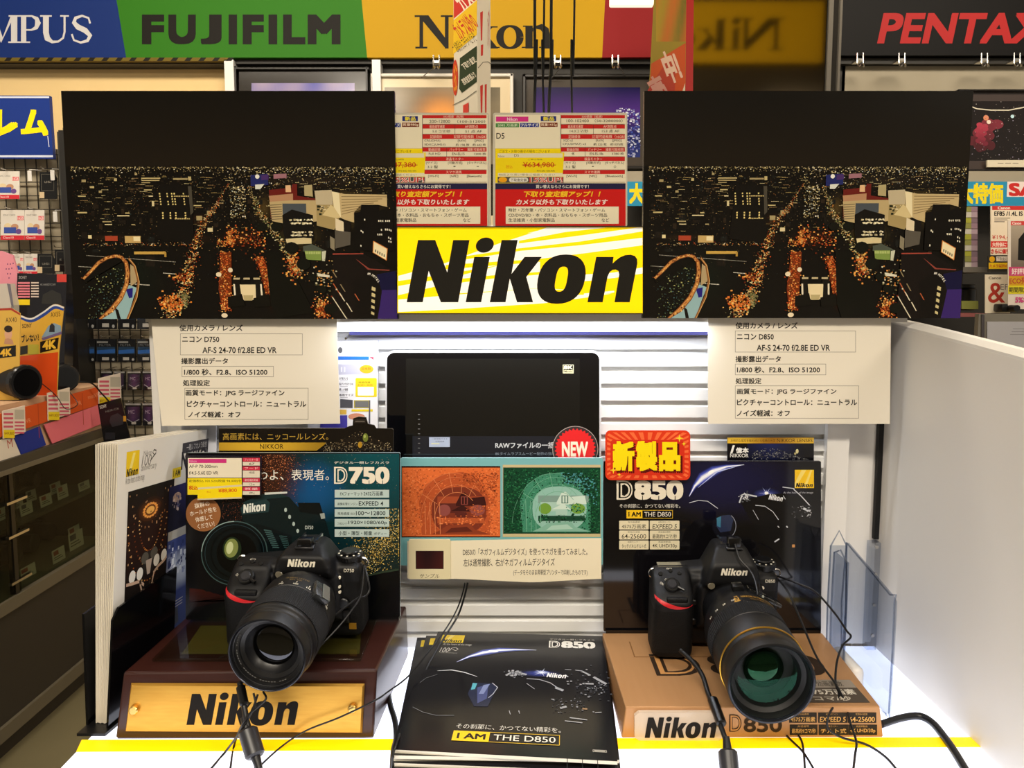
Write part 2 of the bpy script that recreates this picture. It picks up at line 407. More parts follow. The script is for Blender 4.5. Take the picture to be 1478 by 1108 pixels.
# ------------------------------------------------------------------ brand headers
def serif(pr, ch, x, y0, y1, w, col):
    """thin/thick capitals with slab serifs, x left, y0 top, y1 foot"""
    h = y1 - y0; t = w * .2; n = w * .07; sh = h * .055
    R = lambda a, b_, c, d: pr.rect(x + a, y0 + b_, x + c, y0 + d, col, False)
    def foot(cx, yy, ww): pr.rect(x + cx - ww / 2, y0 + yy, x + cx + ww / 2, y0 + yy + sh, col, False)
    if ch == 'M':
        R(w * .1, 0, w * .16, h); R(w * .76, 0, w * .94, h)
        pr.poly([(x + w * .1, y0), (x + w * .3, y0), (x + w * .52, y0 + h * .8), (x + w * .47, y0 + h)], col, False)
        pr.poly([(x + w * .47, y0 + h), (x + w * .5, y0 + h * .86), (x + w * .76, y0), (x + w * .86, y0)], col, False)
        foot(w * .13, h - sh, w * .26); foot(w * .85, h - sh, w * .34); foot(w * .14, 0, w * .28); foot(w * .84, 0, w * .3)
    if ch == 'P':
        R(w * .16, 0, w * .38, h); foot(w * .27, h - sh, w * .55); foot(w * .24, 0, w * .4)
        pr.stroke([(x + w * .34, y0 + h * .03), (x + w * .62, y0 + h * .03), (x + w * .82, y0 + h * .12), (x + w * .88, y0 + h * .28), (x + w * .8, y0 + h * .45), (x + w * .6, y0 + h * .53), (x + w * .36, y0 + h * .53)],
                  [sh, sh * 1.2, w * .17, w * .24, w * .17, sh * 1.2, sh], col, False)
    if ch == 'U':
        foot(w * .2, 0, w * .4); foot(w * .84, 0, w * .3)
        pr.stroke([(x + w * .2, y0), (x + w * .2, y0 + h * .62), (x + w * .25, y0 + h * .84), (x + w * .42, y0 + h * .965), (x + w * .62, y0 + h * .95), (x + w * .79, y0 + h * .82), (x + w * .84, y0 + h * .6), (x + w * .84, y0)],
                  [t, t, t, t * .5, t * .36, t * .36, n, n], col, False)
    if ch == 'S':
        pr.stroke([(x + w * .8, y0 + h * .3), (x + w * .74, y0 + h * .1), (x + w * .5, y0 + h * .02), (x + w * .26, y0 + h * .1), (x + w * .2, y0 + h * .26), (x + w * .34, y0 + h * .42), (x + w * .62, y0 + h * .55), (x + w * .8, y0 + h * .74), (x + w * .7, y0 + h * .92), (x + w * .45, y0 + h * .985), (x + w * .2, y0 + h * .9), (x + w * .12, y0 + h * .68)],
                  [n, n, n * 1.2, t * .6, t * .8, t, t, t * .8, t * .6, n * 1.2, n, n], col, False)
    if ch == 'N':
        R(w * .1, 0, w * .2, h); R(w * .78, 0, w * .88, h); foot(w * .15, h - sh, w * .32); foot(w * .12, 0, w * .3); foot(w * .83, 0, w * .32)
        pr.poly([(x + w * .06, y0), (x + w * .34, y0), (x + w * .88, y0 + h * .82), (x + w * .88, y0 + h), (x + w * .8, y0 + h)], col, False)
    if ch == 'o':
        pts = [2 * pi * k / 32 for k in range(33)]
        pr.stroke([(x + w / 2 + w * .38 * cos(a), y0 + h / 2 + h * .45 * sin(a)) for a in pts], [h * .09 + w * .2 * abs(cos(a)) ** 1.5 for a in pts], col, False)
    if ch == 'n':
        R(w * .12, 0, w * .36, h); foot(w * .2, 0, w * .32); foot(w * .24, h - sh * 1.4, w * .48); foot(w * .8, h - sh * 1.4, w * .46)
        pr.stroke([(x + w * .3, y0 + h * .24), (x + w * .45, y0 + h * .08), (x + w * .64, y0 + h * .05), (x + w * .78, y0 + h * .2), (x + w * .8, y0 + h * .4), (x + w * .8, y0 + h)], [n * 1.5, h * .12, w * .2, w * .24, w * .24, w * .24], col, False)
    if ch == 'k':
        R(w * .12, -h * .45, w * .36, h); foot(w * .24, h - sh * 1.4, w * .46); foot(w * .2, -h * .45, w * .32)
        pr.poly([(x + w * .34, y0 + h * .62), (x + w * .7, y0), (x + w * .82, y0), (x + w * .34, y0 + h * .8)], col, False)
        pr.poly([(x + w * .42, y0 + h * .5), (x + w * .6, y0 + h * .36), (x + w * .98, y0 + h), (x + w * .66, y0 + h)], col, False); foot(w * .82, h - sh * 1.4, w * .42); foot(w * .76, 0, w * .4)
    if ch == 'i':
        R(w * .28, 0, w * .68, h); foot(w * .4, 0, w * .6); foot(w * .5, h - sh * 1.4, w * .9); pr.ell(x + w * .48, y0 - h * .3, w * .28, h * .17, col, up=False)
    if ch == 'O':
        pts = [2 * pi * k / 32 for k in range(33)]
        pr.stroke([(x + w / 2 + w * .38 * cos(a), y0 + h / 2 + h * .47 * sin(a)) for a in pts], [h * .05 + w * .18 * abs(cos(a)) ** 1.5 for a in pts], col, False)
    if ch == 'L': R(w * .2, 0, w * .4, h); foot(w * .3, 0, w * .5); R(w * .1, h - sh, w * .9, h); R(w * .84, h * .7, w * .9, h)
    if ch == 'Y':
        pr.poly([(x + w * .1, y0), (x + w * .34, y0), (x + w * .6, y0 + h * .55), (x + w * .42, y0 + h * .55)], col, False)
        pr.poly([(x + w * .8, y0), (x + w * .88, y0), (x + w * .58, y0 + h * .55), (x + w * .5, y0 + h * .5)], col, False); R(w * .42, h * .5, w * .6, h)
    pr.up()

G_H = 'brand header panels along the top of the back wall'
def header(pts, col, label):
    pr = board('header_sign', 4.17, pts, .06, col, eps=5e-5); return pr, label
pr, _ = header([(-250, -30), (163, -30), (182, 83), (-250, 83)], '#122c6c', '')
for ch, x, w in (('O', -150, 52), ('L', -98, 40), ('Y', -60, 44), ('M', -22, 50), ('P', 25, 34), ('U', 58, 42), ('S', 99, 39)): serif(pr, ch, x, 22, 62, w, '#c9c7c6')
tag(pr.mb.build('header_sign', M_PRINT), 'blue header panel with white serif capitals high on the back wall', 'sign', G_H)
pr, _ = header([(163, -30), (519, -30), (530, 83), (182, 83)], '#2c6e12', '')
for ch, x0, x1 in (('F', 605, 700), ('U', 718, 835), ('J', 855, 945), ('I', 975, 1011), ('F', 1035, 1125), ('I', 1145, 1182), ('L', 1207, 1302), ('M', 1312, 1452)): pr.T(ch, x0 / 2.954, 21, x1 / 2.954, 64, '#15120e', .05 if ch != 'I' else 0)
tag(pr.mb.build('header_sign', M_PRINT), 'green header panel with heavy black capitals', 'sign', G_H)
pr, _ = header([(519, -30), (875, -30), (869, 83), (530, 83)], '#b98f0a', '')
serif(pr, 'N', 600, 22, 70, 54, '#16130e'); serif(pr, 'i', 652, 36, 70, 22, '#16130e'); serif(pr, 'k', 676, 38, 70, 44, '#16130e'); serif(pr, 'o', 717, 36, 71, 38, '#16130e'); serif(pr, 'n', 753, 37, 70, 44, '#16130e')
tag(pr.mb.build('header_sign', M_PRINT), 'yellow header panel with black serif letters behind the hanging cords', 'sign', G_H)
pr, _ = header([(875, -30), (1204, -30), (1211, 80), (869, 83)], '#861a1c', '')
tag(pr.mb.build('header_sign', M_PRINT), 'plain red header panel between the yellow one and the mirrored pillar', 'sign', G_H)
pr, _ = header([(1216, -30), (1660, -30), (1660, 80), (1213, 80)], '#0c0a09', '')
pr.T('PENTAX', 1266, 18.6, 1513, 62.6, '#a82828', .03, .2)
tag(pr.mb.build('header_sign', M_PRINT), 'black header panel with slanted red capitals above the right wall', 'sign', G_H)

# mirrored pillar with a second yellow sign hanging behind the viewer, seen in its face
a = PY(985, 60, 2.9); c = PY(1212, 60, 2.9)
b = MB(); b.box(a.x, c.x, 2.9, 3.25, 0, 3.7)
pil = thing('mirror_pillar', (0, 2.9, 0), 'pillar clad in dark mirror glass reflecting a yellow sign', 'pillar'); pil['kind'] = 'structure'
b.build('pillar_core', M_DARK, pil)
b = MB(); b.box(a.x + .012, c.x - .05, 2.893, 2.9, .05, 3.69); b.build('mirror_glass', mat('smoked_mirror', '#8a7a5e', .055, 1.), pil)
b = MB(); b.box(c.x - .045, c.x - .03, 2.885, 2.9, 0, 3.7); b.box(c.x - .008, c.x, 2.885, 2.9, 0, 3.7); b.build('edge_trim', M_GREYM, pil)
Ys = -.35
def vx(px): return (px - CX) / FPX * (5.8 - Ys) * 1.03
pr = Print(lambda x, y, h: Vector((x, Ys + h, y)), eps=5e-5)
x0, x1 = vx(960), vx(1158)
pr.slab([(x0 - .7, 3.125), (x1, 3.125), (x1, 3.55), (x0 - .7, 3.55)], .05, '#d8b81c')
serif_y = Print(lambda x, y, h: Vector((vx(x), Ys + h, 3.52 - (y - 8) * .0048)), eps=5e-5, mb=pr.mb)
serif_y.h = 4e-4
for ch, x, w, y0 in (('N', 1104, -60, 26), ('i', 1050, -20, 40), ('k', 1030, -44, 41), ('o', 988, -40, 40), ('n', 950, -44, 41)):
    serif(serif_y, ch, x, y0, 72, w, '#1a160f')
tag(pr.mb.build('hanging_sign', M_PRINT), 'yellow hanging sign behind the viewer, seen reversed in the pillar mirror', 'sign')
b = MB(); b.box(-1.2, 3.4, Ys - .12, Ys - .06, 2.85, 3.7); struct('trim_fascia', b, M_DARK)

# ------------------------------------------------------------------ framed photographs on the back wall
def framed(label, x0, y0, x1, y1, fw, fcol, mw, mcol, art, Y=4.2, mirr=False):
    t = thing('framed_photo', PY((x0 + x1) / 2, y1, Y), label, 'framed picture', 'framed photographs on the back wall')
    mb = MB(); o = (x0, y0, x1, y1)
    for a in ((x0, y0, x1, y0 + fw), (x0, y1 - fw, x1, y1), (x0, y0, x0 + fw, y1), (x1 - fw, y0, x1, y1)):
        p = PY(a[0], a[1], Y); q = PY(a[2], a[3], Y); mb.bbox(p.x, q.x, Y - .02, Y + .03, q.z, p.z, .004, 1, fcol)
    mb.build('frame', mat('frame_' + fcol[1:], fcol, .4), t)
    pr = Print(plane_y(Y), eps=5e-5); pr.slab(R4(x0 + fw, y0 + fw, x1 - fw, y1 - fw), .01, mcol)
    art(pr, x0 + fw + mw, y0 + fw + mw, x1 - fw - mw, y1 - fw - mw); pr.mb.build('print', M_GLOSS, t)
def art_sunset(pr, x0, y0, x1, y1):
    rnd = random.Random(3)
    def f(u, v):
        n = .5 + .5 * sin(u * 9 + v * 7) * cos(v * 11 - u * 4); g = math.exp(-((u - .5) ** 2 * 30 + (v - .22) ** 2 * 60))
        return mixc(mixc('#57503f', '#8f8168', n), '#e89b4e', min(1, g * 1.2))
    pr.grad(x0, y0, x1, y1, f, 24, 16); pr.rect(x0, y0 + (y1 - y0) * .6, x1, y1, '#2a241c')
def art_dusk(pr, x0, y0, x1, y1):
    pr.grad(x0, y0, x1, y1, lambda u, v: mixc(mixc('#1d1a45', '#4b2f7a', max(0, 1 - abs(v - .35) * 3)), '#3a4a8c', max(0, v - .5)), 8, 12)
    pr.dots(260, lambda r: (r.uniform(x0 + (x1 - x0) * .78, x1), r.uniform(y0 + (y1 - y0) * .3, y1)), (.4, 1.7), ['#a9aec4', '#6a6aa8', '#3c4a96', '#d7d9e2'], random.Random(5))
def art_clouds(pr, x0, y0, x1, y1):
    pr.grad(x0, y0, x1, y1, lambda u, v: mixc('#5a5aa8', '#a898b0', .5 + .5 * sin(u * 13) * cos(u * 5 + v * 9)), 30, 6)
def art_nebula(pr, x0, y0, x1, y1):
    rnd = random.Random(8); pr.rect(x0, y0, x1, y1, '#1a1310')
    for k in range(26):
        t = k / 26; pr.ell(x0 + 28 + rnd.gauss(0, 6) - t * 14, y0 + 32 + t * 36, 10 - 4 * t, 7, mixc('#2a1514', '#7c2c38', 1 - t * .8), up=(k % 3 == 0), n=14)
    for k in range(14): pr.ell(x0 + 22 + rnd.gauss(0, 4) - k * .4, y0 + 34 + k * 2.1, 4.5, 3.5, mixc('#b03a4c', '#6a2230', k / 14), n=12, up=(k % 3 == 0))
    pr.ell(x0 + 27, y0 + 24, 4, 4, '#d98a66', n=12); pr.ell(x0 + 31, y0 + 30, 3.2, 3, '#efd8c4', n=12); pr.ell(x0 + 65, y0 + 22, 2.6, 2.6, '#bfe0e6', n=12)
    pr.dots(170, lambda r: (r.uniform(x0, x1), r.uniform(y0, y1)), (.2, .75), ['#9a9088', '#cfc8c0', '#6c625c', '#b0a8c0'], rnd)
    pr.stroke([(x0 + 1, y0 + 6), (x0 + 14, y0 + 11), (x0 + 35, y0 + 13), (x0 + 60, y0 + 13), (x0 + 76, y0 + 10), (x0 + 110, y0 + 3)], 1.6, '#d8cfb8')
framed('black framed blue cloud photo behind the night view print, under the green header', 341, 98, 534, 330, 4, '#17150f', 18, '#2b2722', art_clouds)
framed('white framed sunset landscape with a wide cream mount', 536, 107, 741, 330, 5, '#d9d2c6', 14, '#d8c6a2', art_sunset)
framed('dark framed purple dusk photo with a grey brown mount', 754, 108, 942, 245, 5, '#1e1a16', 13, '#4a433c', art_dusk)
framed('dark framed red nebula and stars photo on the right wall', 1380, 130, 1530, 248, 3, '#14100e', 13, '#443a36', art_nebula)
pr = Print(plane_y(4.17), eps=5e-5); pr.slab(R4(1425, 231, 1520, 241), .012, '#d9cfb6'); pr.T('― ― ―', 1440, 235, 1470, 236, '#8a8070')
tag(pr.mb.build('caption_card', M_PRINT), 'small cream caption card under the nebula photo', 'card')

def hook(px, py):
    t = MB(); c = PY(px, py, 4.1)
    for d in (-.014, .014): t.tube([c + Vector((d, 0, .05)), c + Vector((d, -.005, .0)), c + Vector((d * .8, -.02, -.018)), c + Vector((d * .4, -.03, -.012))], .004, 6)
    t.box(c.x - .016, c.x + .016, c.y - .004, c.y + .06, c.z + .014, c.z + .024)
    return t
names = {630: 'above the sunset photo', 805: 'above the left half of the dusk photo', 888: 'above the right half of the dusk photo', 1241: 'nearest the mirrored pillar, below the black header', 1301: 'second from the pillar below the black header', 1420: 'third from the pillar below the black header', 1467: 'farthest from the pillar below the black header'}
for px, s in names.items():
    tag(hook(px, 95 if px < 1000 else 92).build('picture_hook', M_STEEL), 'chrome double picture hook ' + s, 'hook', 'picture hooks under the headers')
for p, q, s in (((811, 95), (792, 118), 'left side of the dusk photo'), ((893, 95), (905, 112), 'right side of the dusk photo'), ((628, 97), (608, 112), 'sunset photo')):
    b = MB(); b.tube([PY(*p, 4.09), PY(*q, 4.2)], .0022, 5); tag(b.build('picture_wire', M_GREYM), 'thin picture wire from its hook to the ' + s, 'wire', 'picture wires')

# lamp, cords, promotional towers
t = thing('ceiling_lamp', PY(912, 4, 3.4), 'white ceiling strip lamp just in view above the red header', 'lamp')
a = PY(881, -14, 3.7); c = PY(944, 7, 3.7); b = MB(); b.bbox(a.x, c.x, 3.7, 3.74, c.z, a.z + .03, .006); b.build('diffuser', mat('lamp_diffuser', '#fff1d8', .5, emit=1.1), t)
b = MB(); b.box(a.x + .08, c.x - .08, 3.71, 3.73, a.z + .03, 3.7); b.build('stem', M_WMETAL, t)
for k, (px, yb, rad) in enumerate(((771, 172, .0022), (785, 172, .0016), (792, 172, .0022), (826, 172, .0016))):
    b = MB(); p = PY(px, yb, 1.22); q = PY(px + (4 if k in (2, 3) else 1), -60, 1.22); b.tube([(q.x + .004, 1.22, 3.7), q, (q + p) / 2 + Vector((.003 * (-1) ** k, 0, 0)), p, (p.x, 1.12, 1.52)], rad, 6)
    tag(b.build('hanging_wire', M_BLACK), 'black cord hanging from the ceiling in front of the yellow header, ' + ('leftmost', 'second from left', 'third from left', 'rightmost')[k], 'wire', 'cords hanging behind the price cards')

# left cardboard tower: faces drawn on their own planes
A = PY(655, 60, 2.2); B = PY(689, 60, 2.06); C_ = PY(708, 60, 2.16)
A.z = B.z = C_.z = 0
b = MB(); top = Vector((0, 0, 3.0)); z0 = Vector((0, 0, 1.3))
t = thing('promo_tower', (B.x, B.y, 1.3), 'white printed cardboard promotion tower with red exclamation marks', 'advertising tower')
b.add([A, B, C_, (C_ + A) / 2 + Vector((0, .1, 0))] + [p + top for p in (A, B, C_, (C_ + A) / 2 + Vector((0, .1, 0)))], [(0, 1, 5, 4), (1, 2, 6, 5), (2, 3, 7, 6), (3, 0, 4, 7), (4, 5, 6, 7)], H('#ddd3bd'))
def face(P0, P1):
    n = Vector((P1 - P0).cross(Vector((0, 0, 1)))).normalized(); return plane_of(P0, n)
pr = Print(face(A, B), eps=5e-5, mb=b)
pr.poly([(655, -30), (689, -30), (689, -2), (655, 27)], '#c8332a'); pr.T('カメ', 660, -14, 680, 16, '#eadfc8', .03, 0, -.7)
pr.poly([(655, 29), (688.6, 0), (688.4, 50), (654.5, 78)], '#e8bd22'); pr.T('カメラ以外の', 655, 23, 688, 52, '#c8332a', .02, 0, -.62)
pr.T('お取引もコチラへどうぞ', 655, 53, 688, 69, '#4a3a1a', .0, 0, -.55)
pr.poly([(664, 84), (688.5, 66), (688.5, 118), (667, 134), (663, 128)], '#2c3a24'); pr.T('下取り査定', 666, 86, 688, 96, '#e6dcc6', .02, 0, -.6); pr.T('通常査定額より', 666, 108, 688, 118, '#e6dcc6', .02, 0, -.6)
pr.ell(657.5, 112, 4, 26, '#c63a22', n=20); pr.T('さらに', 655.5, 92, 660, 132, '#eeb32a', .02)
pr.stroke([(654, 152), (672, 143), (688.3, 131)], .9, '#4a463a'); pr.poly([(669, 152), (677, 148), (677, 162), (669, 165)], '#cf3f33')
pr = Print(face(B, C_), eps=5e-5, mb=b)
for y in (16, 122): pr.poly([(693, y + 2), (697, y), (696, y + 42), (694, y + 43)], '#c8332a'); pr.poly([(694, y + 49), (697.5, y + 48), (697, y + 64), (694, y + 65)], '#c8332a')
pr.poly([(699.5, 122), (702.5, 121), (702, 164), (700, 164)], '#c8332a'); pr.stroke([(690, 98), (697, 90), (704, 89), (708, 92)], .9, '#4a463a'); pr.T('カメラ下取り', 703.5, 15, 706.5, 70, '#b5453a', 0)
b.build('printed_shell', M_PRINT, t)

A = PY(936, 70, 2.45); B = PY(988, 70, 2.3); A.z = B.z = 0; n = (B - A).cross(Vector((0, 0, 1))).normalized()
pr = Print(plane_of(A, n), eps=5e-5)
pr.slab([(947, -60), (991, -60), (989, 175), (934, 175)], .025, '#8c7a2c', '#b8322e')
pr.grad(947, -55, 990, 60, lambda u, v: mixc(mixc('#a08a2c', '#5b5a24', u), '#b3632a', .5 + .5 * sin(u * 9 + v * 5)), 8, 8)
pr.poly([(940, 92), (989.5, 62), (989, 172), (935, 172)], '#bb4a24'); pr.poly([(935, 130), (960, 92), (976, 84), (972, 172), (934.5, 172)], '#a83a2c')
pr.T('中!', 958, 72, 980, 120, '#d9b8a4', .05, 0, -.35); pr.T('売', 940, 108, 962, 150, '#c08c80', .04, 0, -.5); pr.poly([(972, 172), (989, 120), (989, 172)], '#d9cdb6')
tag(pr.mb.build('promo_banner', M_GLOSS), 'glossy yellow and red hanging banner beside the mirrored pillar', 'banner')
b = MB(); b.tube([PY(965, -58, 2.38), Vector((PY(965, -58, 2.38).x, 2.4, 3.7))], .003, 6); tag(b.build('banner_wire', M_BLACK), 'cord holding the yellow and red banner from the ceiling', 'cord')

# ------------------------------------------------------------------ right background
b = px_box(1370, 1560, 247, 262, 4.12, .14); struct('trim_shelf_rail', b, M_WALLR)
def sale(px, label):
    pr = board('sale_sign', 4.109, R4(px, 262, px + 160, 297), .01, '#2f8fb4', eps=5e-5)
    pr.T('大特価', px + 3 - 28 + 28, 264, px + 68, 294, '#f0d822', .045); pr.poly([(px + 74, 262), (px + 158, 262), (px + 158, 284), (px + 73, 284)], '#ecd9d2'); pr.T('SALE', px + 76, 264, px + 150, 283, '#c9302c', .04)
    tag(pr.mb.build('sale_sign', M_PRINT), label, 'sign', 'blue sale strips on the shelf rails')
sale(1380, 'turquoise sale strip with yellow characters under the nebula photo'); sale(905, 'turquoise sale strip peeking out between the price card and the right night print')
struct('trim_shelf_rail', px_box(880, 1090, 247, 262, 4.12, .14), M_WALLR)
def card(name, Y, x0, y0, x1, y1, col, label, cat, th=.004, m=None, group=None, art=None):
    pr = board(name, Y, R4(x0, y0, x1, y1), th, col, eps=5e-5)
    if art: art(pr)
    return tag(pr.mb.build(name, m or M_PRINT), label, cat, group)
def art(pr):
    pr.rect(1432, 297, 1490, 303, '#c63430'); pr.T('Canon', 1440, 298, 1458, 302, '#eadccd', .03); pr.T('EF85 /1.4L IS', 1435, 305, 1476, 311.5, '#1c1814', .03)
    for k in range(3): pr.rect(1435, 314 + k * 2.6, 1458 - k * 4, 315.2 + k * 2.6, '#8a8074', False)
    pr.up(); pr.T('¥194,400', 1432, 339, 1466, 346, '#c6453e'); pr.rect(1430, 348, 1490, 357, '#cf3a36'); pr.T('大特価にて', 1432, 349.5, 1457, 356, '#f0d8c8', .03); pr.T('さらに値引', 1430, 359, 1457, 366, '#c23a36', .04)
card('price_card', 3.7, 1430, 297, 1500, 368, '#e4d6bd', 'tall cream lens price card with a red top line, under the turquoise strip', 'price card', art=art)
def art(pr): pr.ell(1432, 374, 4, 4.3, '#e0a818'); pr.rect(1438, 370, 1455, 377, '#d9cfc0'); pr.T('下取査定', 1439, 371, 1454, 376, '#4a4038'); pr.rect(1427, 379, 1456, 388, '#e8c31c'); pr.T('カメラ以外の', 1428, 381, 1455, 386, '#c84a2c', .02)
card('promo_strip', 3.7, 1426, 369, 1457, 392, '#33302a', 'dark strip with a yellow bar under the tall lens price card', 'label', art=art)
def art(pr): pr.T('Canon', 1427, 399, 1445, 403, '#3a332c', .02); pr.T('&', 1426, 408, 1451, 437, '#b23a2c', .01); pr.T('EF', 1444, 410, 1455, 418, '#7a7068')
card('brochure_card', 3.68, 1422, 396, 1458, 452, '#e6dac2', 'cream brochure card with a big red ampersand', 'card', art=art)
def art(pr):
    pr.rect(1459, 319, 1500, 325, '#c9433f'); pr.T('Canon', 1461, 320, 1474, 324, '#f0d8cc', .03); pr.grad(1459, 325, 1500, 385, lambda u, v: mixc('#a89a86', '#6f6257', v), 2, 4); pr.poly([(1469, 375), (1470, 345), (1478, 335), (1500, 335), (1500, 378)], '#1a1714')
    pr.rect(1456, 385, 1500, 398, '#c0476e'); pr.T('好評販売', 1460, 387, 1492, 396, '#f0dcd4', .02); pr.rect(1456, 398, 1500, 412, '#c99a24'); pr.T('ECO発売', 1457, 400, 1490, 410, '#b04030', .02); pr.rect(1455, 412, 1500, 424, '#d9c92a'); pr.T('期間限定品', 1456, 414, 1490, 422, '#3a3020', .02)
    pr.T('5%ポ', 1465, 427, 1486, 437, '#c94a7e', .04)
card('promo_card', 3.6, 1455, 318, 1500, 446, '#dccfc0', 'magenta and yellow camera promotion card at the right frame edge', 'card', art=art)
t = thing('tag_binder', PY(1402, 385, 3.8), 'stack of lilac and yellow paper tags clipped in a strip', 'paper tags'); rnd = random.Random(4)
for k in range(11):
    y = 298 + k * 8; pr = board('paper_tag', 3.8 - .002 * (k % 2), R4(1393, y, 1402, y + 7.6), .002, ['#8a8a4a', '#bdb8a8', '#a0a03a'][k % 3], eps=5e-5); pr.slab(R4(1402, y, 1411, y + 7.6), .002, ['#8f7480', '#a58f98', '#7d6872'][k % 3]); pr.mb.build('paper_tag', M_PRINT, t)
b = px_box(1375, 1430, 385, 393, 3.75, .5); struct('trim_shelf', b, M_GREYM); b = px_box(1375, 1425, 452, 457, 3.7, .5); struct('trim_shelf', b, mat('reddish_shelf_edge', '#8a4d4a', .5))
card('tag_binder', 3.75, 1388, 434, 1412, 446, '#7b8040', 'olive green paper bundle lying on the lower shelf', 'paper tags', .05)
b = MB(); c = PY(1400, 432, 3.9); b.cyl(c + Vector((-.02, 0, -.05)), c + Vector((-.02, 0, .05)), .045, 20, bev=.006); b.cyl(c + Vector((-.02, 0, .05)), c + Vector((-.02, 0, .07)), .038, 20, bev=.004); tag(b.build('camera_lens', M_BLACK), 'dark lens standing in the shadow beside the red ampersand card', 'lens')
b = MB(); c = PY(1448, 450, 3.64); b.bbox(c.x - .03, c.x + .04, 3.6, 3.67, c.z, c.z + .035, .008); b.cyl((c.x + .005, 3.6, c.z + .017), (c.x + .005, 3.55, c.z + .017), .014, 14); tag(b.build('small_camera', M_BLACK), 'small black camera at the foot of the ampersand card', 'camera')
t = thing('document_frame', PY(1450, 520, 2.4), 'silver framed white document behind the right end panel', 'frame')
b = px_box(1411, 1560, 453, 520, 2.4, .02); b.build('frame', mat('brushed_silver', '#a8a295', .35, .8), t)
pr = Print(plane_y(2.397), eps=5e-5); pr.slab(R4(1417, 453.5, 1421, 520), .001, '#5f5b60'); pr.slab(R4(1425, 464, 1550, 520), .001, '#d8d8e2')
for k in range(3): pr.rect(1462 - k * 2, 474 + k * 4, 1500, 475 + k * 4, '#a9a9b4', False)
pr.mb.build('document', M_PRINT, t)
b = px_box(1380, 1600, 520, 700, 2.35, .5); struct('trim_cabinet', b, M_DARK)

# ================================================================== LEFT AISLE
rnd = random.Random(21)
M_WIRE = mat('dark_wire', '#3b3730', .4, .5)
M_CLEAR = clear_mat('clear_plastic', '#f4f4f4', 1.4)
M_CASEGLASS = clear_mat('case_glass', '#cfd4c8', 1.3, gain=.45)
GY = 3.45
t = thing('display_grid', PY(40, 700, GY), 'beige backing panel with dark wire grid holding card packs', 'display grid')
b = px_box(-60, 246, 215, 900, GY + .02, .03); b.build('backing', mat('grid_backing', '#a89c84', .8), t)
b = MB(); a = PY(-60, 215, GY); c = PY(246, 900, GY); x = a.x
while x < c.x: b.box(x - .0016, x + .0016, GY + .006, GY + .01, c.z, a.z); x += .044
z = c.z
while z < a.z: b.box(a.x, c.x, GY, GY + .006, z - .0016, z + .0016); z += .055
b.build('wire_grid', M_WIRE, t)
t = thing('slotted_upright', PY(92, 900, 3.3), 'tall black slotted steel upright beside the wire grid', 'upright')
b = MB(); a = PY(82, 190, 3.3); c = PY(101, 190, 3.3); c2 = PY(90, 190, 3.3)
b.box(a.x, c2.x, 3.3, 3.36, 0, a.z, H('#3a3934')); b.box(c2.x, c.x, 3.27, 3.4, 0, a.z, H('#201e1b'))
z = a.z - .03
while z > .9: b.box(a.x + .006, a.x + .013, 3.298, 3.301, z - .02, z, H('#161513')); b.box(a.x + .018, a.x + .025, 3.298, 3.301, z - .02, z, H('#161513')); z -= .045
b.build('post', mat('upright_paint', attr=True, rough=.4), t)
b = MB(); b.cyl((a.x + .014, 3.33, a.z), (a.x + .014, 3.33, a.z + .02), .006, 10); b.build('cap', M_GREYM, t)
# blue film sign
pr = board('category_sign', 3.4, [(-120, 137), (71, 138), (77, 229), (-120, 228)], .02, '#16307c', eps=5e-5)
pr.rect(-120, 139, 71, 141.5, '#c9cfe0'); pr.rect(-120, 224, 76.5, 227, '#c9cfe0')
for ch, x0, x1 in (('フ', -104, -74), ('ィ', -70, -50), ('ル', -40, 26), ('ム', 30, 70)): pr.T(ch, x0, 158, x1, 196, '#f2d800', .045)
pr.stroke([(69, 196), (71, 212)], 1, '#cfd6e6')
tag(pr.mb.build('category_sign', M_GLOSS), 'blue sign with yellow katakana above the wire grid', 'sign')

def pack_white(x0, y0, x1, y1, label, Y=3.38):
    t = thing('memory_card_pack', PY((x0 + x1) / 2, y1, Y), label, 'card pack', 'white and red card packs on the wire grid')
    pr = board('card', Y, R4(x0, y0, x1, y1), .004, '#d6cfc4', eps=5e-5); h = y1 - y0; w = x1 - x0
    pr.rect(x0, y1 - h * .15, x1, y1, '#c8303a'); pr.rect(x1 - w * .3, y0 + h * .2, x1 - w * .03, y0 + h * .34, '#d25a5c'); pr.T('16GB', x1 - w * .28, y0 + h * .22, x1 - w * .05, y0 + h * .32, '#f2e6e0')
    pr.T('SDHC CARD', x0 + w * .1, y0 + h * .14, x0 + w * .62, y0 + h * .2, '#77726a'); pr.T('Class10', x0 + w * .1, y1 - h * .11, x0 + w * .55, y1 - h * .04, '#f0dcd8')
    pr.ell(x0 + w * .3, y1 - h * .46, w * .16, h * .1, '#d8c39a', n=14); pr.ell(x0 + w * .6, y1 - h * .44, w * .16, h * .1, '#b98a6a', n=14)
    pr.rect(x0 + w * .14, y1 - h * .42, x0 + w * .66, y1 - h * .22, '#3b4f9a'); pr.ell(x0 + w * .76, y1 - h * .28, w * .12, h * .09, '#6a4a86', n=14); pr.mb.build('card', M_PRINT, t)
    b = MB(); p = PY((x0 + x1) / 2, y0 + 2, Y); b.tube([p + Vector((0, .07, .012)), p + Vector((0, -.03, .01)), p + Vector((0, -.05, .016))], .002, 5); b.build('hook', M_STEEL, t)
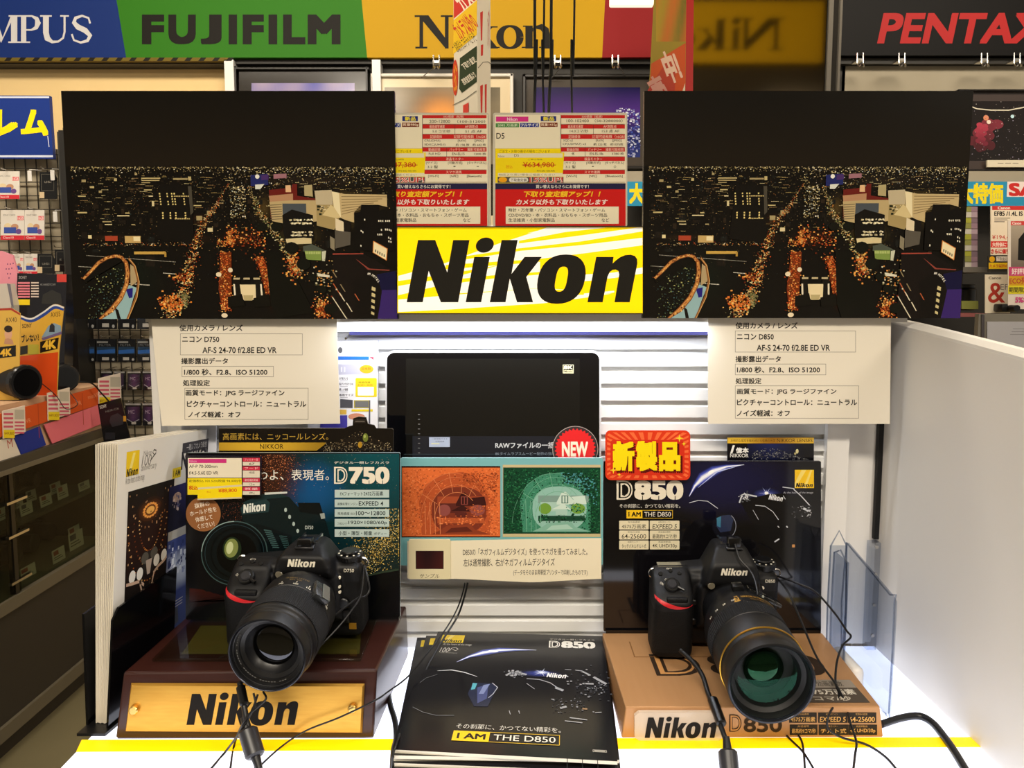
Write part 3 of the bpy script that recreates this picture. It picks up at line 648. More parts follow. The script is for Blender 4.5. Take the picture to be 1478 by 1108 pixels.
def pack_black(x0, y0, x1, y1, label, Y=3.37):
    t = thing('black_card_pack', PY((x0 + x1) / 2, y1, Y), label, 'card pack', 'black card packs on the wire grid')
    pr = board('card', Y, [(x0, y0), (x1 - 5, y0), (x1, y0 + 9), (x1, y1), (x0, y1)], .006, '#12110f', eps=5e-5); pr.frame(x0 + 2.5, y0 + 3, x1 - 4, y1 - (y1 - y0) * .3, .6, '#5a564c'); pr.T('UHS-I', x0 + 7, y0 + 13, x1 - 8, y0 + 16, '#8a8478')
    pr.rect(x0, y1 - 10, x0 + 7, y1 - 1, '#cbb48e'); pr.mb.build('card', M_GLOSS, t)
    b = MB(); p = PY((x0 + x1) / 2, y0 + 1, Y); b.tube([p + Vector((0, .07, .012)), p + Vector((0, -.03, .01)), p + Vector((0, -.05, .016))], .002, 5); b.build('hook', M_STEEL, t)
pack_white(-6, 247, 28, 287, 'white and red card pack alone in the top row, left of the black pack')
pack_white(1, 303, 35, 346, 'white and red card pack, left of the pair in the second row'); pack_white(35.5, 303, 64, 346, 'white and red card pack, right of the pair in the second row')
pack_white(18, 366, 34, 396, 'small pale card pack beside the pink board'); pack_white(35, 366, 54, 396, 'pale card pack between the pink board and a black pack')
pack_black(57, 248, 82, 287, 'black card pack with a cut corner in the top row'); pack_black(54, 366, 79, 395, 'black card pack just above the dark camcorder box'); pack_black(79, 360, 97, 392, 'black card pack half hidden by the slotted upright')
for i, (x, y) in enumerate(((39, 241), (76, 300), (72, 240))):
    b = MB(); p = PY(x, y, 3.36); q = PY(x + 7, y + 20, 3.36); b.box(p.x, q.x, 3.36, 3.362, q.z, p.z - .014); b.tube([Vector(((p.x + q.x) / 2, 3.45, p.z)), Vector(((p.x + q.x) / 2, 3.362, p.z - .01))], .002, 5)
    tag(b.build('hook_flag', M_WHITE), 'white price flag on a grid hook ' + ('above the gap in the top row', 'right of the white pair', 'over the black pack in the top row')[i], 'price flag', 'price flags on the grid hooks')
def hang(x0, y0, x1, y1, label, kind, Y=3.36):
    t = thing('accessory_pack', PY((x0 + x1) / 2, y1, Y), label, 'accessory pack', 'dark accessory packs on the grid below the left night print')
    w, h = x1 - x0, y1 - y0; pr = board('card', Y, R4(x0, y0, x1, y1), .012, '#1b1b1d', eps=5e-5)
    if kind == 0:
        pr.rect(x0 + 1, y0 + h * .35, x1 - 1, y0 + h * .66, '#27405c'); pr.poly([(x0 + 1, y0 + h * .5), (x1 - 1, y0 + h * .44), (x1 - 1, y0 + h * .6), (x0 + 1, y0 + h * .66)], '#2f5fa6'); pr.rect(x0 + 1, y0 + h * .1, x0 + w * .6, y0 + h * .18, '#8f8f8c')
        pr.rect(x0 + w * .3, y0 + h * .8, x0 + w * .65, y0 + h * .93, '#b9b4ac'); pr.ell(x0 + w * .88, y0 + h * .9, w * .07, h * .06, '#a9a9a6', n=10); pr.T('FILTER', x0 + w * .15, y0 + h * .22, x0 + w * .75, y0 + h * .31, '#6f7478')
    else:
        pr.rect(x0, y0, x1, y0 + h * .08, '#aaa7a4'); pr.grad(x0 + 1, y0 + h * .15, x1 - 1, y0 + h * .8, lambda u, v: mixc('#5a3b62', '#262030', abs(u - .5) * 2), 4, 3); pr.stroke([(x0 + 2, y0 + h * .7), (x0 + w * .5, y0 + h * .86), (x1 - 2, y0 + h * .72)], 1, '#b0acb0'); pr.rect(x0 + w * .4, y0 + h * .84, x0 + w * .7, y0 + h * .94, '#c4bcb4'); pr.T('MC', x0 + w * .2, y0 + h * .3, x0 + w * .6, y0 + h * .46, '#b7a3b9')
    pr.mb.build('card', M_PRINT, t)
    b = MB(); p = PY(x0, y0, Y - .012); q = PY(x1, y1, Y - .012); b.box(p.x, q.x, Y - .012, Y - .0006, q.z, p.z); b.build('blister', M_CLEAR, t)
    b = MB(); p = PY((x0 + x1) / 2, y0, Y); b.tube([p + Vector((0, .09, .012)), p + Vector((0, -.02, .008)), p + Vector((0, -.04, .014))], .002, 5); b.build('hook', M_STEEL, t)
for k, (x0, x1) in enumerate(((110, 137), (139, 167), (170, 195), (198, 224))):
    w = ('first', 'second', 'third', 'fourth')[k] + ' from the slotted upright'
    hang(x0, 432, x1, 475, 'dark pack peeking below the left night print, ' + w, 0); hang(x0, 489, x1, 522, 'blue labelled dark pack in the middle row, ' + w, 0)
for k, (x0, x1) in enumerate(((146, 161), (165, 180), (184, 203), (206, 224))):
    w = ('first', 'second', 'third', 'fourth')[k] + ' in its row from the left'
    hang(x0, 536, x1, 563, 'purple filter pack in the upper filter row, ' + w, 1)
    if k > 1: hang(x0 - 3 if k == 2 else x0, 582, x1, 614, 'purple filter pack in the lower filter row, ' + ('left one', 'right one')[k - 2], 1)

# ------------------------------------------------------------------ glass showcase along the aisle, its face at X = -1.6
FX = -1.6; Y0c, Y1c = 1.95, 3.27
t = thing('glass_showcase', (FX - .25, 2.6, 0), 'dark aisle showcase with glass front and sliding pane rails', 'showcase')
M_CASE = mat('showcase_brown_grey', '#3c362b', .55, noise=(5, '#332e25')); M_CASE2 = mat('showcase_edge', '#5c5546', .45)
b = MB(); b.box(FX - .5, FX, Y0c, Y1c, .1, .46); b.box(FX - .5, FX - .02, Y0c, Y1c, 0, .1); b.build('plinth', mat('showcase_plinth', '#2a251f', .6), t)
b = MB(); b.box(FX - .5, FX + .012, Y0c, Y1c + .01, .07, .115); b.box(FX - .5, FX + .01, Y0c, Y1c, .46, .5); b.build('base_rail', M_CASE2, t)
b = MB(); b.box(FX - .52, FX - .5, Y0c, Y1c, .1, .95); b.box(FX - .5, FX, Y1c - .02, Y1c, .5, .93); b.build('back_panel', mat('showcase_back', '#1f1c18', .6), t)
b = MB(); b.box(FX - .5, FX, Y0c, Y0c + .02, .5, .9); b.build('end_panel', M_CASE, t)
b = MB(); b.box(FX - .5, FX + .015, Y0c, Y1c + .01, .9, .945); b.build('top_slab', M_CASE, t)
b = MB(); b.box(FX - .48, FX - .03, Y0c + .02, Y1c - .03, .7, .712); b.build('shelf', mat('shelf_grey', '#403b2f', .6), t)
b = MB(); b.box(FX - .006, FX - .001, Y0c, 2.62, .5, .9); b.build('glass_pane', M_CASEGLASS, t)
b = MB(); b.box(FX - .014, FX - .009, 2.58, Y1c - .02, .5, .9); b.build('glass_pane', M_CASEGLASS, t)
b = MB(); b.box(FX - .016, FX + .002, 2.585, 2.605, .5, .9); b.build('pane_rail', mat('dark_rail', '#2a2722', .35, .6), t)
for z in (.54, .69, .8): b = MB(); b.box(FX, FX + .012, 2.55, 2.66, z, z + .008); b.build('pane_clip', M_STEEL, t)
k = 0
for (y, x, z, w, tl) in ((2.74, -1.66, .712, .07, .5), (2.82, -1.74, .712, .07, .4), (2.86, -1.66, .712, .07, .5), (2.93, -1.75, .712, .06, .5), (2.97, -1.66, .712, .07, .6), (3.05, -1.73, .712, .07, .5), (3.1, -1.65, .712, .08, .4), (2.7, -1.65, .5, .09, .5), (2.88, -1.64, .5, .08, .6), (3.03, -1.66, .5, .1, .8), (3.14, -1.72, .5, .08, .7), (2.66, -1.7, .712, .08, .5)):
    pr = Print(lambda u, v, h, x=x, y=y, z=z, tl=tl: Vector((x - v * .04 + h * .8, y + u, z + v * tl * .9 + .002 + h * .5)), eps=5e-5)
    pr.slab([(0, 0), (w, 0), (w, .09), (0, .09)], .003, '#b9b2a2'); pr.rect(.008, .05, w * .5, .08, '#8a4038' if k % 3 else '#4a4a52'); pr.rect(.008, .02, w * .8, .026, '#55504a'); pr.rect(.008, .034, w * .7, .04, '#55504a')
    tag(pr.mb.build('price_tag_card', M_PRINT), 'small cream price tag standing inside the dark aisle showcase', 'price tag', 'price tags inside the aisle showcase'); k += 1
for i, (y, x, z, s) in enumerate(((2.7, -1.85, .5, 1.2), (2.86, -1.82, .5, 1.0), (3.0, -1.84, .5, 1.0), (3.15, -1.86, .5, 1.0), (2.76, -1.9, .712, .9), (2.9, -1.9, .712, .9), (3.03, -1.92, .712, .8), (3.15, -1.9, .712, .9))):
    b = MB(); b.bbox(x - .06 * s, x + .01, y - .06 * s, y + .06 * s, z, z + .08 * s, .012, 2); b.bbox(x - .05 * s, x, y - .02, y + .02, z + .075 * s, z + .105 * s, .008, 2); b.cyl((x, y, z + .045 * s), (x + .07 * s, y, z + .045 * s), .034 * s, 24, bev=.004)
    tag(b.build('used_camera', mat('dull_black', '#191815', .5)), 'dark camera half visible inside the aisle showcase', 'camera', 'cameras inside the aisle showcase')
b = MB(); b.bbox(-1.75, -1.68, 2.02, 2.08, .5, .66, .015, 2); tag(b.build('red_box', mat('dull_red', '#7a2a22', .5)), 'small dull red box at the left frame edge inside the showcase', 'box')

# counter on top of the showcase: camcorder promotion
b = MB(); b.box(FX - .5, FX - .005, Y0c, Y1c, .945, 1.115); tag(b.build('counter_board', mat('papered_counter', '#c9b088', .6, noise=(14, '#b07c64'))), 'low papered board on top of the aisle showcase', 'board')
px_plane = lambda x, y, h: PX(x, y, FX) + Vector((h, 0, 0))
def fascia(name, pts, col, label, art, h0=.004, g=None):
    pr = Print(lambda x, y, h: PX(x, y, FX) + Vector((h + h0, 0, 0)), eps=5e-5); pr.slab(pts, .003, col)
    if art: art(pr)
    return tag(pr.mb.build(name, M_PRINT), label, 'price strip' if name != 'shelf_label' else 'label', g)
def art(pr):
    for x, y in ((35, 608), (108, 583), (134, 571)): pr.T('miniVR', x - 9, y - 3, x + 8, y + 3, '#e0916a', 0, 0, -.26)
    for x, w in ((53, 1), (117, 1)): pr.stroke([(x, 583 + (53 - x) * .25), (x + 2, 632 - (x - 53) * .3)], .8, '#a83f1e')
fascia('orange_banner', [(-30, 605), (166, 551), (171, 574), (-30, 640)], '#c8501f', 'long orange paper banner along the edge of the counter', art)
for i, (x, y) in enumerate(((0, 593), (65, 567), (139, 546))):
    def art(pr, x=x, y=y):
        pr.rect(x + 17, y - 2, x + 31, y + 12, '#b8b0a0')
        for k in range(4): pr.rect(x + 1, y + 3 + k * 6, x + 15, y + 6 + k * 6, '#c85a6e', False); pr.rect(x + 17, y + 15 + k * 5, x + 31, y + 17.5 + k * 5, '#c85a6e', False)
        pr.up(); pr.rect(x + 1, y + 27, x + 17, y + 39, '#e2c822'); pr.T('¥49,800', x + 2, y + 30, x + 16, y + 35, '#8a5a1a')
    fascia('price_sheet', [(x, y), (x + 32, y - 8), (x + 33, y + 30), (x + 1, y + 40)], '#ddcfc0', 'pink and white price sheet on the orange banner, ' + ('at the left frame edge', 'the middle one', 'at its far right end')[i], art, .009, 'price sheets on the orange banner')
fascia('shelf_label', [(62, 613), (146, 582), (149, 610), (74, 640)], '#d96d78', 'pink shelf label strip below the orange banner', None)
fascia('shelf_label', [(18, 630), (56, 615), (65, 642), (29, 656)], '#1f2f86', 'dark blue shelf label below the orange banner', None)
def art(pr): pr.T('M', 8, 634, 17, 646, '#b04a3c', 0, .2, -.3)
fascia('shelf_label', [(-20, 640), (17, 630), (28, 656), (-20, 676)], '#d9cfc0', 'white shelf label with a red scribble at the left frame edge', art)
b = MB(); b.box(FX, FX + .02, Y0c, Y1c, .9, .915); tag(b.build('label_rail', M_CASE2), 'grey label rail along the showcase edge', 'rail')

def upright(name, Y, pts, th, col, label, cat, art, g=None):
    pr = board(name, Y, pts, th, col, eps=5e-5); art(pr); return tag(pr.mb.build(name, M_GLOSS), label, cat, g)
def art(pr):
    pr.T('SONY', 27, 398, 39, 402.5, '#8f8a86', .02); pr.rect(82, 395.5, 96, 407, '#c23c34')
    for k in range(6): pr.rect(26, 407 + k * 4, 43, 409.5 + k * 4, '#d67a86', False); pr.rect(45, 407 + k * 4, 56, 409 + k * 4, '#c9b8ac', False)
    pr.up(); pr.rect(24, 432, 43, 440, '#e2c822'); pr.T('4K HANDYCAM', 58, 409, 80, 412, '#8a8a88'); pr.poly([(60, 438), (62, 425), (75, 418), (88, 424), (90, 440)], '#2a2926')
def side_stand(Y, x): return None
upright('camcorder_box', 3.05, [(25, 394), (96, 396), (92, 561), (20, 561)], .06, '#16151a', 'black camcorder carton with a red corner mark', 'box', art)
def art(pr):
    W8 = spl([(30, 455), (45, 459), (62, 450), (78, 439.5), (92, 443)]); pr.stroke([(x, y + 4) for x, y in W8], [3 + 3 * sin(k / 8) ** 2 for k in range(len(W8))], '#27438c'); pr.stroke([(x, y + 1) for x, y in W8], 2.4, '#d8d6d0')
    pr.T('AX55', 73, 450, 87, 457, '#4a3a22', 0, 0, -.1); pr.T('SONY', 32, 467, 46, 473, '#4a3a22', .02, 0, -.08); pr.T('ブレない！', 31, 482, 56, 493, '#2c241a', .03, 0, -.1)
    pr.poly([(60, 487), (70, 470), (78, 466), (88, 470), (89, 482)], '#7d96a8'); pr.poly([(71, 479), (72, 470), (75, 466), (79, 470), (79, 479)], '#2c3038'); pr.poly([(60, 488), (89, 478), (89, 482), (62, 491)], '#6a5a80')
    pr.poly([(58, 493), (85, 487), (83, 503), (58, 509)], '#1c1812'); pr.T('4K', 61, 491, 81, 504, '#e0b23a', .04, .15, -.15); pr.poly([(29, 500), (40, 498), (40, 510), (29, 512)], '#2c2a22'); pr.rect(41, 497, 56, 511, '#b3a838')
    pr.poly([(28, 514), (84, 508), (82, 571), (28, 571)], '#cf4a1c')
upright('camcorder_card', 2.85, spl([(30, 455), (45, 459), (62, 450), (78, 439), (92, 443)]) + [(85, 508), (82, 571), (28, 571)], .004, '#d0a23c', 'golden wavy topped camcorder card with a tree picture', 'card', art)
def art(pr):
    pr.poly([(-20, 447), (0, 445), (16, 444), (29, 452), (29, 455), (16, 447.5), (0, 448), (-20, 450)], '#a3392a'); pr.T('AX40', 8, 458, 24, 465, '#4a3a22', 0, 0, -.06)
    pr.ell(12, 482, 5.5, 8.5, '#cfa183'); pr.ell(12, 474.5, 6, 5, '#2a2018'); pr.poly([(6, 496), (7, 489), (12, 488), (18, 490), (20, 497)], '#b98a6c'); pr.poly([(-20, 503), (23, 498), (23, 514), (-20, 519)], '#1c1812'); pr.T('4K', 0, 503, 17, 514, '#e0b23a', .04, .15, -.1)
upright('camcorder_card', 2.7, spl([(-20, 447), (0, 445), (16, 445), (29, 452)]) + [(27, 577), (-20, 577)], .004, '#d3ab4c', 'golden camcorder card with a portrait, at the left frame edge', 'card', art)
def art(pr):
    for x, y in ((11, 381), (15, 381), (19, 380), (9, 388), (13, 388), (17, 387), (11, 395), (15, 395), (13, 401)): pr.ell(x, y, .8, 1.2, '#5a2f5f', n=8, up=False)
upright('promo_board', 3.1, [(-30, 366), (2, 362), (18, 368), (24, 390), (27, 398), (19, 450), (22, 560), (-30, 560)], .01, '#d98a98', 'pale pink rounded board with dark dots at the left frame edge', 'board', art)
upright('camcorder_carton', 3.0, [(-30, 411), (10, 409), (16, 440), (15, 563), (-30, 563)], .05, '#bdb6aa', 'pale carton in front of the pink board', 'box', lambda pr: pr.poly([(10, 409), (15, 410), (20, 444), (16, 440)], '#6a6670'))
def camcorder(p, q, r, label):
    t = thing('camcorder', p, label, 'camcorder', 'camcorders on the aisle counter'); p, q = Vector(p), Vector(q); d = (q - p).normalized()
    b = MB(); b.cyl(p, q, r, 32, bev=.006); b.build('barrel', M_BLACK, t)
    b = MB(); b.cyl(q - d * .012, q + d * .012, r * 1.06, 32, bev=.004); b.build('lens_ring', mat('satin_black', '#19191b', .2), t)
    b = MB(); b.cyl(q + d * .008, q + d * .0135, r * .82, 32); b.build('front_glass', M_BLACKG, t)
    b = MB(); b.tube([p + Vector((-r, 0, 0)), p + Vector((-r * 1.6, .01, -r * .6)), (p + q) / 2 + Vector((-r * 1.3, 0, -r * .9))], .006, 8); b.build('hand_strap', M_BLACK, t)
z = 1.116
c1 = PY(34, 531, 2.72); c2 = PY(93, 538, 2.98)
camcorder((c1.x - .15, c1.y + .07, z + .06), (c1.x, c1.y, z + .058), .055, 'large black camcorder lying at the left frame edge of the counter'); camcorder((c2.x - .06, c2.y + .07, z + .05), (c2.x, c2.y, z + .048), .046, 'round black camcorder before the golden tree card')
pr = Print(lambda x, y, h: PY(x, y, 3.1) + Vector((0, -h, 0)), eps=5e-5); pr.slab([(141, 583), (174, 574), (190, 640), (150, 640)], .004, '#141416'); pr.T('SONY', 144, 584, 154, 589, '#b5b0a8', .02, 0, -.25); pr.T('HDR-CX', 152, 590, 172, 593, '#6a6864', 0, 0, -.25)
pr.poly([(158, 608), (160, 600), (170, 596), (178, 602), (178, 612), (162, 616)], '#2c2c30'); pr.rect(178, 600, 182, 608, '#b3822a'); pr.rect(152, 624, 166, 634, '#24242a'); tag(pr.mb.build('spec_tag', M_GLOSS), 'tilted black product tag hanging off the end of the counter', 'tag')
b = MB(); b.tube([PX(98, 552, FX - .02), PX(130, 552, FX + .02), PX(147, 568, FX + .03), PX(158, 580, FX + .03)], .003, 6); tag(b.build('tether_cable', M_BLACK), 'black cable from the round camcorder to the hanging tag', 'cable')
b = MB(); b.tube([PX(50, 545, FX - .02), PX(80, 570, FX + .02), PX(95, 590, FX + .03), PX(112, 583, FX + .03), PX(100, 565, FX)], .0015, 5); tag(b.build('tether_wire', M_BLACK), 'thin looping wire over the orange banner', 'wire')

# ================================================================== DISPLAY STAND
TZ = 1.004; WY = 1.018; XL, XR = -.432, .468
M_LIGHTTOP = mat('lit_acrylic_top', '#e9eeff', .3, emit=1.15)
M_LED = mat('led_tube', '#f2f5ff', .4, emit=2.2)
M_SLAT = mat('white_slatwall', '#e4e4e2', .45)
M_YTAPE = mat('yellow_tape', '#f7cc00', .4, emit=.55)  # emission stands in for the lit top shining through the tape
COOL = (.86, .91, 1.0)
st = thing('display_stand', (0, .95, 0), 'white camera display stand with luminous top, slatted back and end panel', 'display stand')
b = MB(); b.bbox(XL, XR, .70, 1.10, .04, TZ - .03, .003, 1); b.build('cabinet', M_WHITE, st)
b = MB(); b.bbox(XL, XR, .66, WY + .01, TZ - .03, TZ, .0015, 1); b.build('luminous_top', M_LIGHTTOP, st)
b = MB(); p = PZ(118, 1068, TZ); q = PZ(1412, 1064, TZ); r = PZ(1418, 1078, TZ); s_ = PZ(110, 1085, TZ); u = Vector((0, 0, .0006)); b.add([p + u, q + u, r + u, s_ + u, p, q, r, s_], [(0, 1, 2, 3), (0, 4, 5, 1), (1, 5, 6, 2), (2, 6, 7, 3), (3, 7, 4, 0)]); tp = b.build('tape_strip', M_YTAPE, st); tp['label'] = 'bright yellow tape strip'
HB = 1.4214; HT = 1.531
b = MB(); zz = TZ + .002; pitch = .0212
while zz < HB - .002:
    y0 = WY; x0, x1 = XL + .004, .389
    b.box(x0, x1, y0, y0 + .02, zz, zz + pitch - .008); b.box(x0, x1, y0 + .0065, y0 + .02, zz + pitch - .008, zz + pitch)
    b.add([(x0, y0, zz + pitch - .008), (x1, y0, zz + pitch - .008), (x1, y0 + .0025, zz + pitch - .0065), (x0, y0 + .0025, zz + pitch - .0065)], [(0, 1, 2, 3)])
    zz += pitch
b.build('slat_panel', M_SLAT, st)
for q in ((XL - .005, XL + .004, .998, 1.09, TZ, HT), (.389, .416, 1.008, 1.09, TZ, HB), (.416, .458, 1.035, 1.09, TZ, HB)): b = MB(); b.box(*q); b.build('frame_post', M_WMETAL, st)
b = MB(); b.box(XL - .004, XR + .012, 1.04, 1.10, TZ, HT); b.build('back_panel', M_WHITE, st)
b = MB(); b.box(.462, .468, 1.03, 1.037, TZ + .14, HB); b.build('seam_strip', M_BLACK, st)
b = MB(); b.box(XL - .004, .47, .987, 1.05, HB, HT - .004); b.build('header_box', M_WHITE, st)
b = MB(); b.bbox(-.235, .27, .9865, 1.0, HB - .011, HB - .0005, .002, 2); b.build('led_tube', M_LED, st)
b = MB(); a = PY(505, 470, 1.012); c = PY(1100, 483, 1.012); b.box(a.x, c.x, 1.008, 1.018, c.z, a.z); b.build('led_channel', mat('lilac_channel', '#5f60a8', .4), st)
# end panel with a slightly falling top edge
b = MB(); t1 = [(.468, 1.10, 1.418), (.468, 1.0, 1.414), (.468, .88, 1.404), (.468, .75, 1.392), (.468, .6, 1.378), (.468, .6, .03), (.468, 1.10, .03)]
b.prism([Vector(p) for p in t1], [Vector(p) + Vector((.018, 0, 0)) for p in t1]); ep = b.build('end_panel', M_WHITE, st)
b = MB(); b.tube([Vector(p) + Vector((.009, 0, .0)) for p in t1[:5]], .0095, 8); b.build('edge_band', M_WMETAL, st)
l = area('led_tube_light', (0.015, .972, HB - .002), (.41, .012), .85, COOL, (0.015, 1.018, 1.22))
l.parent = None

# ------------------------------------------------------------------ backlit sign
pr = Print(plane_y(.968), (570, 325), 1 / 4.1056, eps=8e-6); pr.slab(R4(15, 12, 1468, 520), .019, '#fbd400', '#c9b61a')
WH = '#efe9dc'; YL = '#fbd400'
pr.poly([(20, 300), (300, 224), (430, 176), (640, 100), (780, 56), (900, 14), (1467, 14), (1467, 118), (1130, 165), (800, 206), (620, 236), (300, 290), (20, 330)], WH)
pr.poly([(735, 92), (1010, 40), (1250, 14), (1440, 14), (1090, 62), (735, 108)], YL); pr.poly([(780, 48), (900, 20), (1010, 14), (1090, 14), (860, 36)], WH)
pr.poly([(410, 184), (740, 136), (1100, 96), (1467, 36), (1467, 74), (1100, 118), (740, 152), (410, 204)], YL)
pr.poly([(20, 360), (380, 300), (610, 240), (860, 214), (860, 286), (560, 305), (380, 330), (20, 414)], WH); pr.poly([(300, 235), (620, 214), (860, 200), (860, 216), (620, 236), (300, 262)], YL)
pr.poly([(20, 440), (380, 410), (580, 394), (880, 372), (1290, 404), (1120, 430), (880, 462), (300, 500), (20, 514)], WH); pr.poly([(880, 378), (1300, 395), (1300, 404), (1120, 412), (880, 410)], YL)
pr.poly([(380, 318), (580, 296), (860, 276), (860, 290), (580, 312), (380, 336)], YL); pr.poly([(360, 344), (580, 316), (860, 292), (860, 372), (580, 390), (360, 404)], WH); pr.poly([(1120, 292), (1300, 280), (1467, 250), (1467, 286), (1300, 312), (1120, 332)], WH); pr.poly([(1120, 404), (1300, 388), (1300, 398), (1120, 424)], WH)
sign = thing('lightbox_sign', PY(749, 452, .975), 'backlit yellow sign with white rays and heavy black italic letters', 'sign')
pr.nikon(70, 72, 1438, 456, '#161410'); pr.mb.build('sign_face', M_LITSIGN, sign)
pr = Print(plane_y(.966), (570, 325), 1 / 4.1056); pr.slab(R4(12, 520, 1470, 527), .02, '#3a3324'); pr.slab(R4(12, 6, 1470, 12), .02, '#3a3324'); pr.mb.build('sign_rim', M_PRINT, sign)


# ------------------------------------------------------------------ night view prints
def city(pr):
    rnd = random.Random(77)
    G = lambda x, y, n=1: (90 + x / 4.676, 225 + y / 4.676)      # left crop
    K = lambda x, y: (330 + x / 4.676, 225 + y / 4.676)          # right crop
    warm = ['#e8d9a4', '#cdb878', '#9a8a58', '#6b5f3e', '#f2ead0', '#b9a670', '#5a4f36', '#80704a']
    red = ['#d9702a', '#b0481c', '#e89a48', '#7a2f14', '#f2bd6a', '#5a2410']
    pg = lambda pts, c, f=K, up=True: pr.poly([f(*p) for p in pts], c, up)
    pr.grad(88, 131, 577, 240, lambda u, v: mixc('#100e0b', '#1d1710', v), 6, 6)
    pr.clip = (88, 131, 577, 460); pr.rect(88, 240, 577, 460, '#0d0b09')
    for x, y, rx, ry, c in ((237, 437, 14, 9, '#7a3208'), (255, 400, 10, 5, '#5a2408'), (318, 410, 10, 46, '#5a220a'), (388, 408, 12, 44, '#5a220a'), (345, 345, 38, 16, '#3a1a08'), (422, 382, 12, 16, '#5a320e'), (462, 446, 14, 16, '#5a240a'), (285, 318, 16, 10, '#4a2a10'), (380, 300, 16, 26, '#4a3a1c'), (430, 340, 40, 26, '#4a4020'), (500, 300, 70, 34, '#5a4a26'), (395, 260, 30, 12, '#3a2a30'), (180, 400, 60, 60, '#0e1610'), (270, 345, 40, 10, '#2a1a0e'), (450, 262, 110, 14, '#241c14'), (150, 343, 50, 6, '#2a1c10')): pr.glow(x, y, rx, ry, c)
    pr.dots(900, lambda r: (r.uniform(96, 574), 241 + abs(r.gauss(0, 8)) * (.6 + .5 * sin(r.random() * 6))), (.2, .85), warm, rnd)
    pr.dots(420, lambda r: (r.uniform(330, 574), 243 + abs(r.gauss(0, 14))), (.25, .9), warm + ['#9fb0b8'], rnd)
    pr.dots(260, lambda r: (r.uniform(98, 330), r.uniform(250, 365)), (.2, .7), ['#4a4230', '#6b5f3e', '#3a3428', '#94845a'], rnd)
    for _ in range(240):
        y = 252 + abs(rnd.gauss(0, 45)); x = rnd.uniform(96, 574); k = .35 + (y - 250) / 120; w, h = rnd.uniform(3, 12) * k, rnd.uniform(2, 11) * k
        if y + h < 452: pr.rect(x, y, x + w, y + h, rnd.choice(['#15120e', '#1c1712', '#241d15', '#120f0c', '#2a2016', '#191a18']), False)
    pr.up(); pr.dots(1100, lambda r: (r.uniform(96, 574), 255 + abs(r.gauss(0, 60))), (.2, .62), ['#4a4230', '#6b5f3e', '#8a5a2a', '#94845a', '#c9b078', '#5a3018', '#3a4a48'], rnd)
    for _ in range(130):
        x, y = rnd.uniform(96, 560), 252 + abs(rnd.gauss(0, 40)); c = rnd.choice(['#cbb070', '#8a7a4a', '#e8d8a0', '#a8865a'])
        for q in range(rnd.randint(3, 8)): pr.rect(x + q * 1.5, y, x + q * 1.5 + .9, y + .7, c, False)
    pr.up()
    for x, y, w, h in ((100, 160, 30, 18), (155, 204, 30, 14), (215, 234, 22, 16), (70, 268, 52, 8), (60, 378, 66, 10), (515, 147, 132, 8), (515, 163, 126, 6), (515, 178, 60, 6), (530, 226, 54, 8), (335, 400, 84, 8), (392, 382, 30, 8), (230, 440, 62, 8), (245, 460, 50, 7), (430, 460, 26, 8), (560, 268, 30, 8), (580, 305, 16, 34), (735, 150, 100, 12), (840, 140, 20, 26), (470, 115, 18, 16), (325, 152, 20, 18), (870, 332, 54, 7), (885, 405, 40, 30), (960, 370, 26, 36), (960, 486, 36, 26)):
        pr.rect(*G(x, y), *G(x + w, y + h), rnd.choice(['#d9c99a', '#c2b07a', '#a8976a']), False)
    pr.up(); pg([(640, 190), (860, 200), (862, 600), (600, 560)], '#100e0c', G)
    for x in (632, 684, 716, 734, 797):
        for k in range(5):
            if (x + k) % 7: pr.rect(*G(x + k * 1.5, 250 + k * 18), *G(x + 9 + k * 1.5, 260 + k * 18), '#e6cf84', False)
    for x in (648, 700, 738, 805):
        for k in range(3): pr.rect(*G(x, 380 + k * 17), *G(x + 10, 391 + k * 17), '#e6cf84', False)
    for x in range(735, 835, 12): pr.rect(*G(x, 268), *G(x + 8, 276), '#cbb576', False); pr.rect(*G(x, 420), *G(x + 8, 428), '#cbb576', False)
    pr.up(); pg([(835, 205), (860, 205), (866, 380), (846, 400)], '#4a453a', G)
    pr.rect(*G(242, 540), *G(330, 574), '#a8432a'); pr.rect(*G(125, 535), *G(150, 558), '#e8d6a0'); pr.rect(*G(380, 540), *G(490, 588), '#c9a869'); pr.rect(*G(440, 545), *G(485, 575), '#f0e0b0'); pr.rect(*G(440, 645), *G(660, 664), '#c9a24e'); pr.rect(*G(650, 650), *G(665, 682), '#b08a3e')
    pr.dots(130, lambda r: G(r.uniform(90, 860), r.gauss(598, 6)), (.25, .8), warm + red, rnd)
    for a, b_, n, s in (((110, 672), (735, 716), 60, .55), ((640, 790), (735, 798), 10, .8), ((400, 862), (545, 872), 14, .9), ((50, 746), (150, 752), 10, .6)):
        for k in range(n): x = a[0] + (b_[0] - a[0]) * k / n; y = a[1] + (b_[1] - a[1]) * k / n; q = G(x, y); pr.rect(q[0] - s, q[1] - s * .7, q[0] + s * .5, q[1] + s * .7, '#e3dcc8', False)
    pr.up()
    road = [(1118, 190), (1060, 280), (1010, 360), (960, 410), (900, 520), (860, 640), (830, 740), (800, 850), (720, 990), (650, 1100)]
    for i in range(len(road) - 1):
        a, c = road[i], road[i + 1]; w = 3 + i * 2.2
        pr.dots(46 + i * 14, lambda r, a=a, c=c, w=w: (lambda t: G(a[0] + (c[0] - a[0]) * t + r.gauss(0, w * 1.5), a[1] + (c[1] - a[1]) * t + r.gauss(0, w)))(r.random()), (.25, .55 + i * .11), red + warm[:4], rnd)
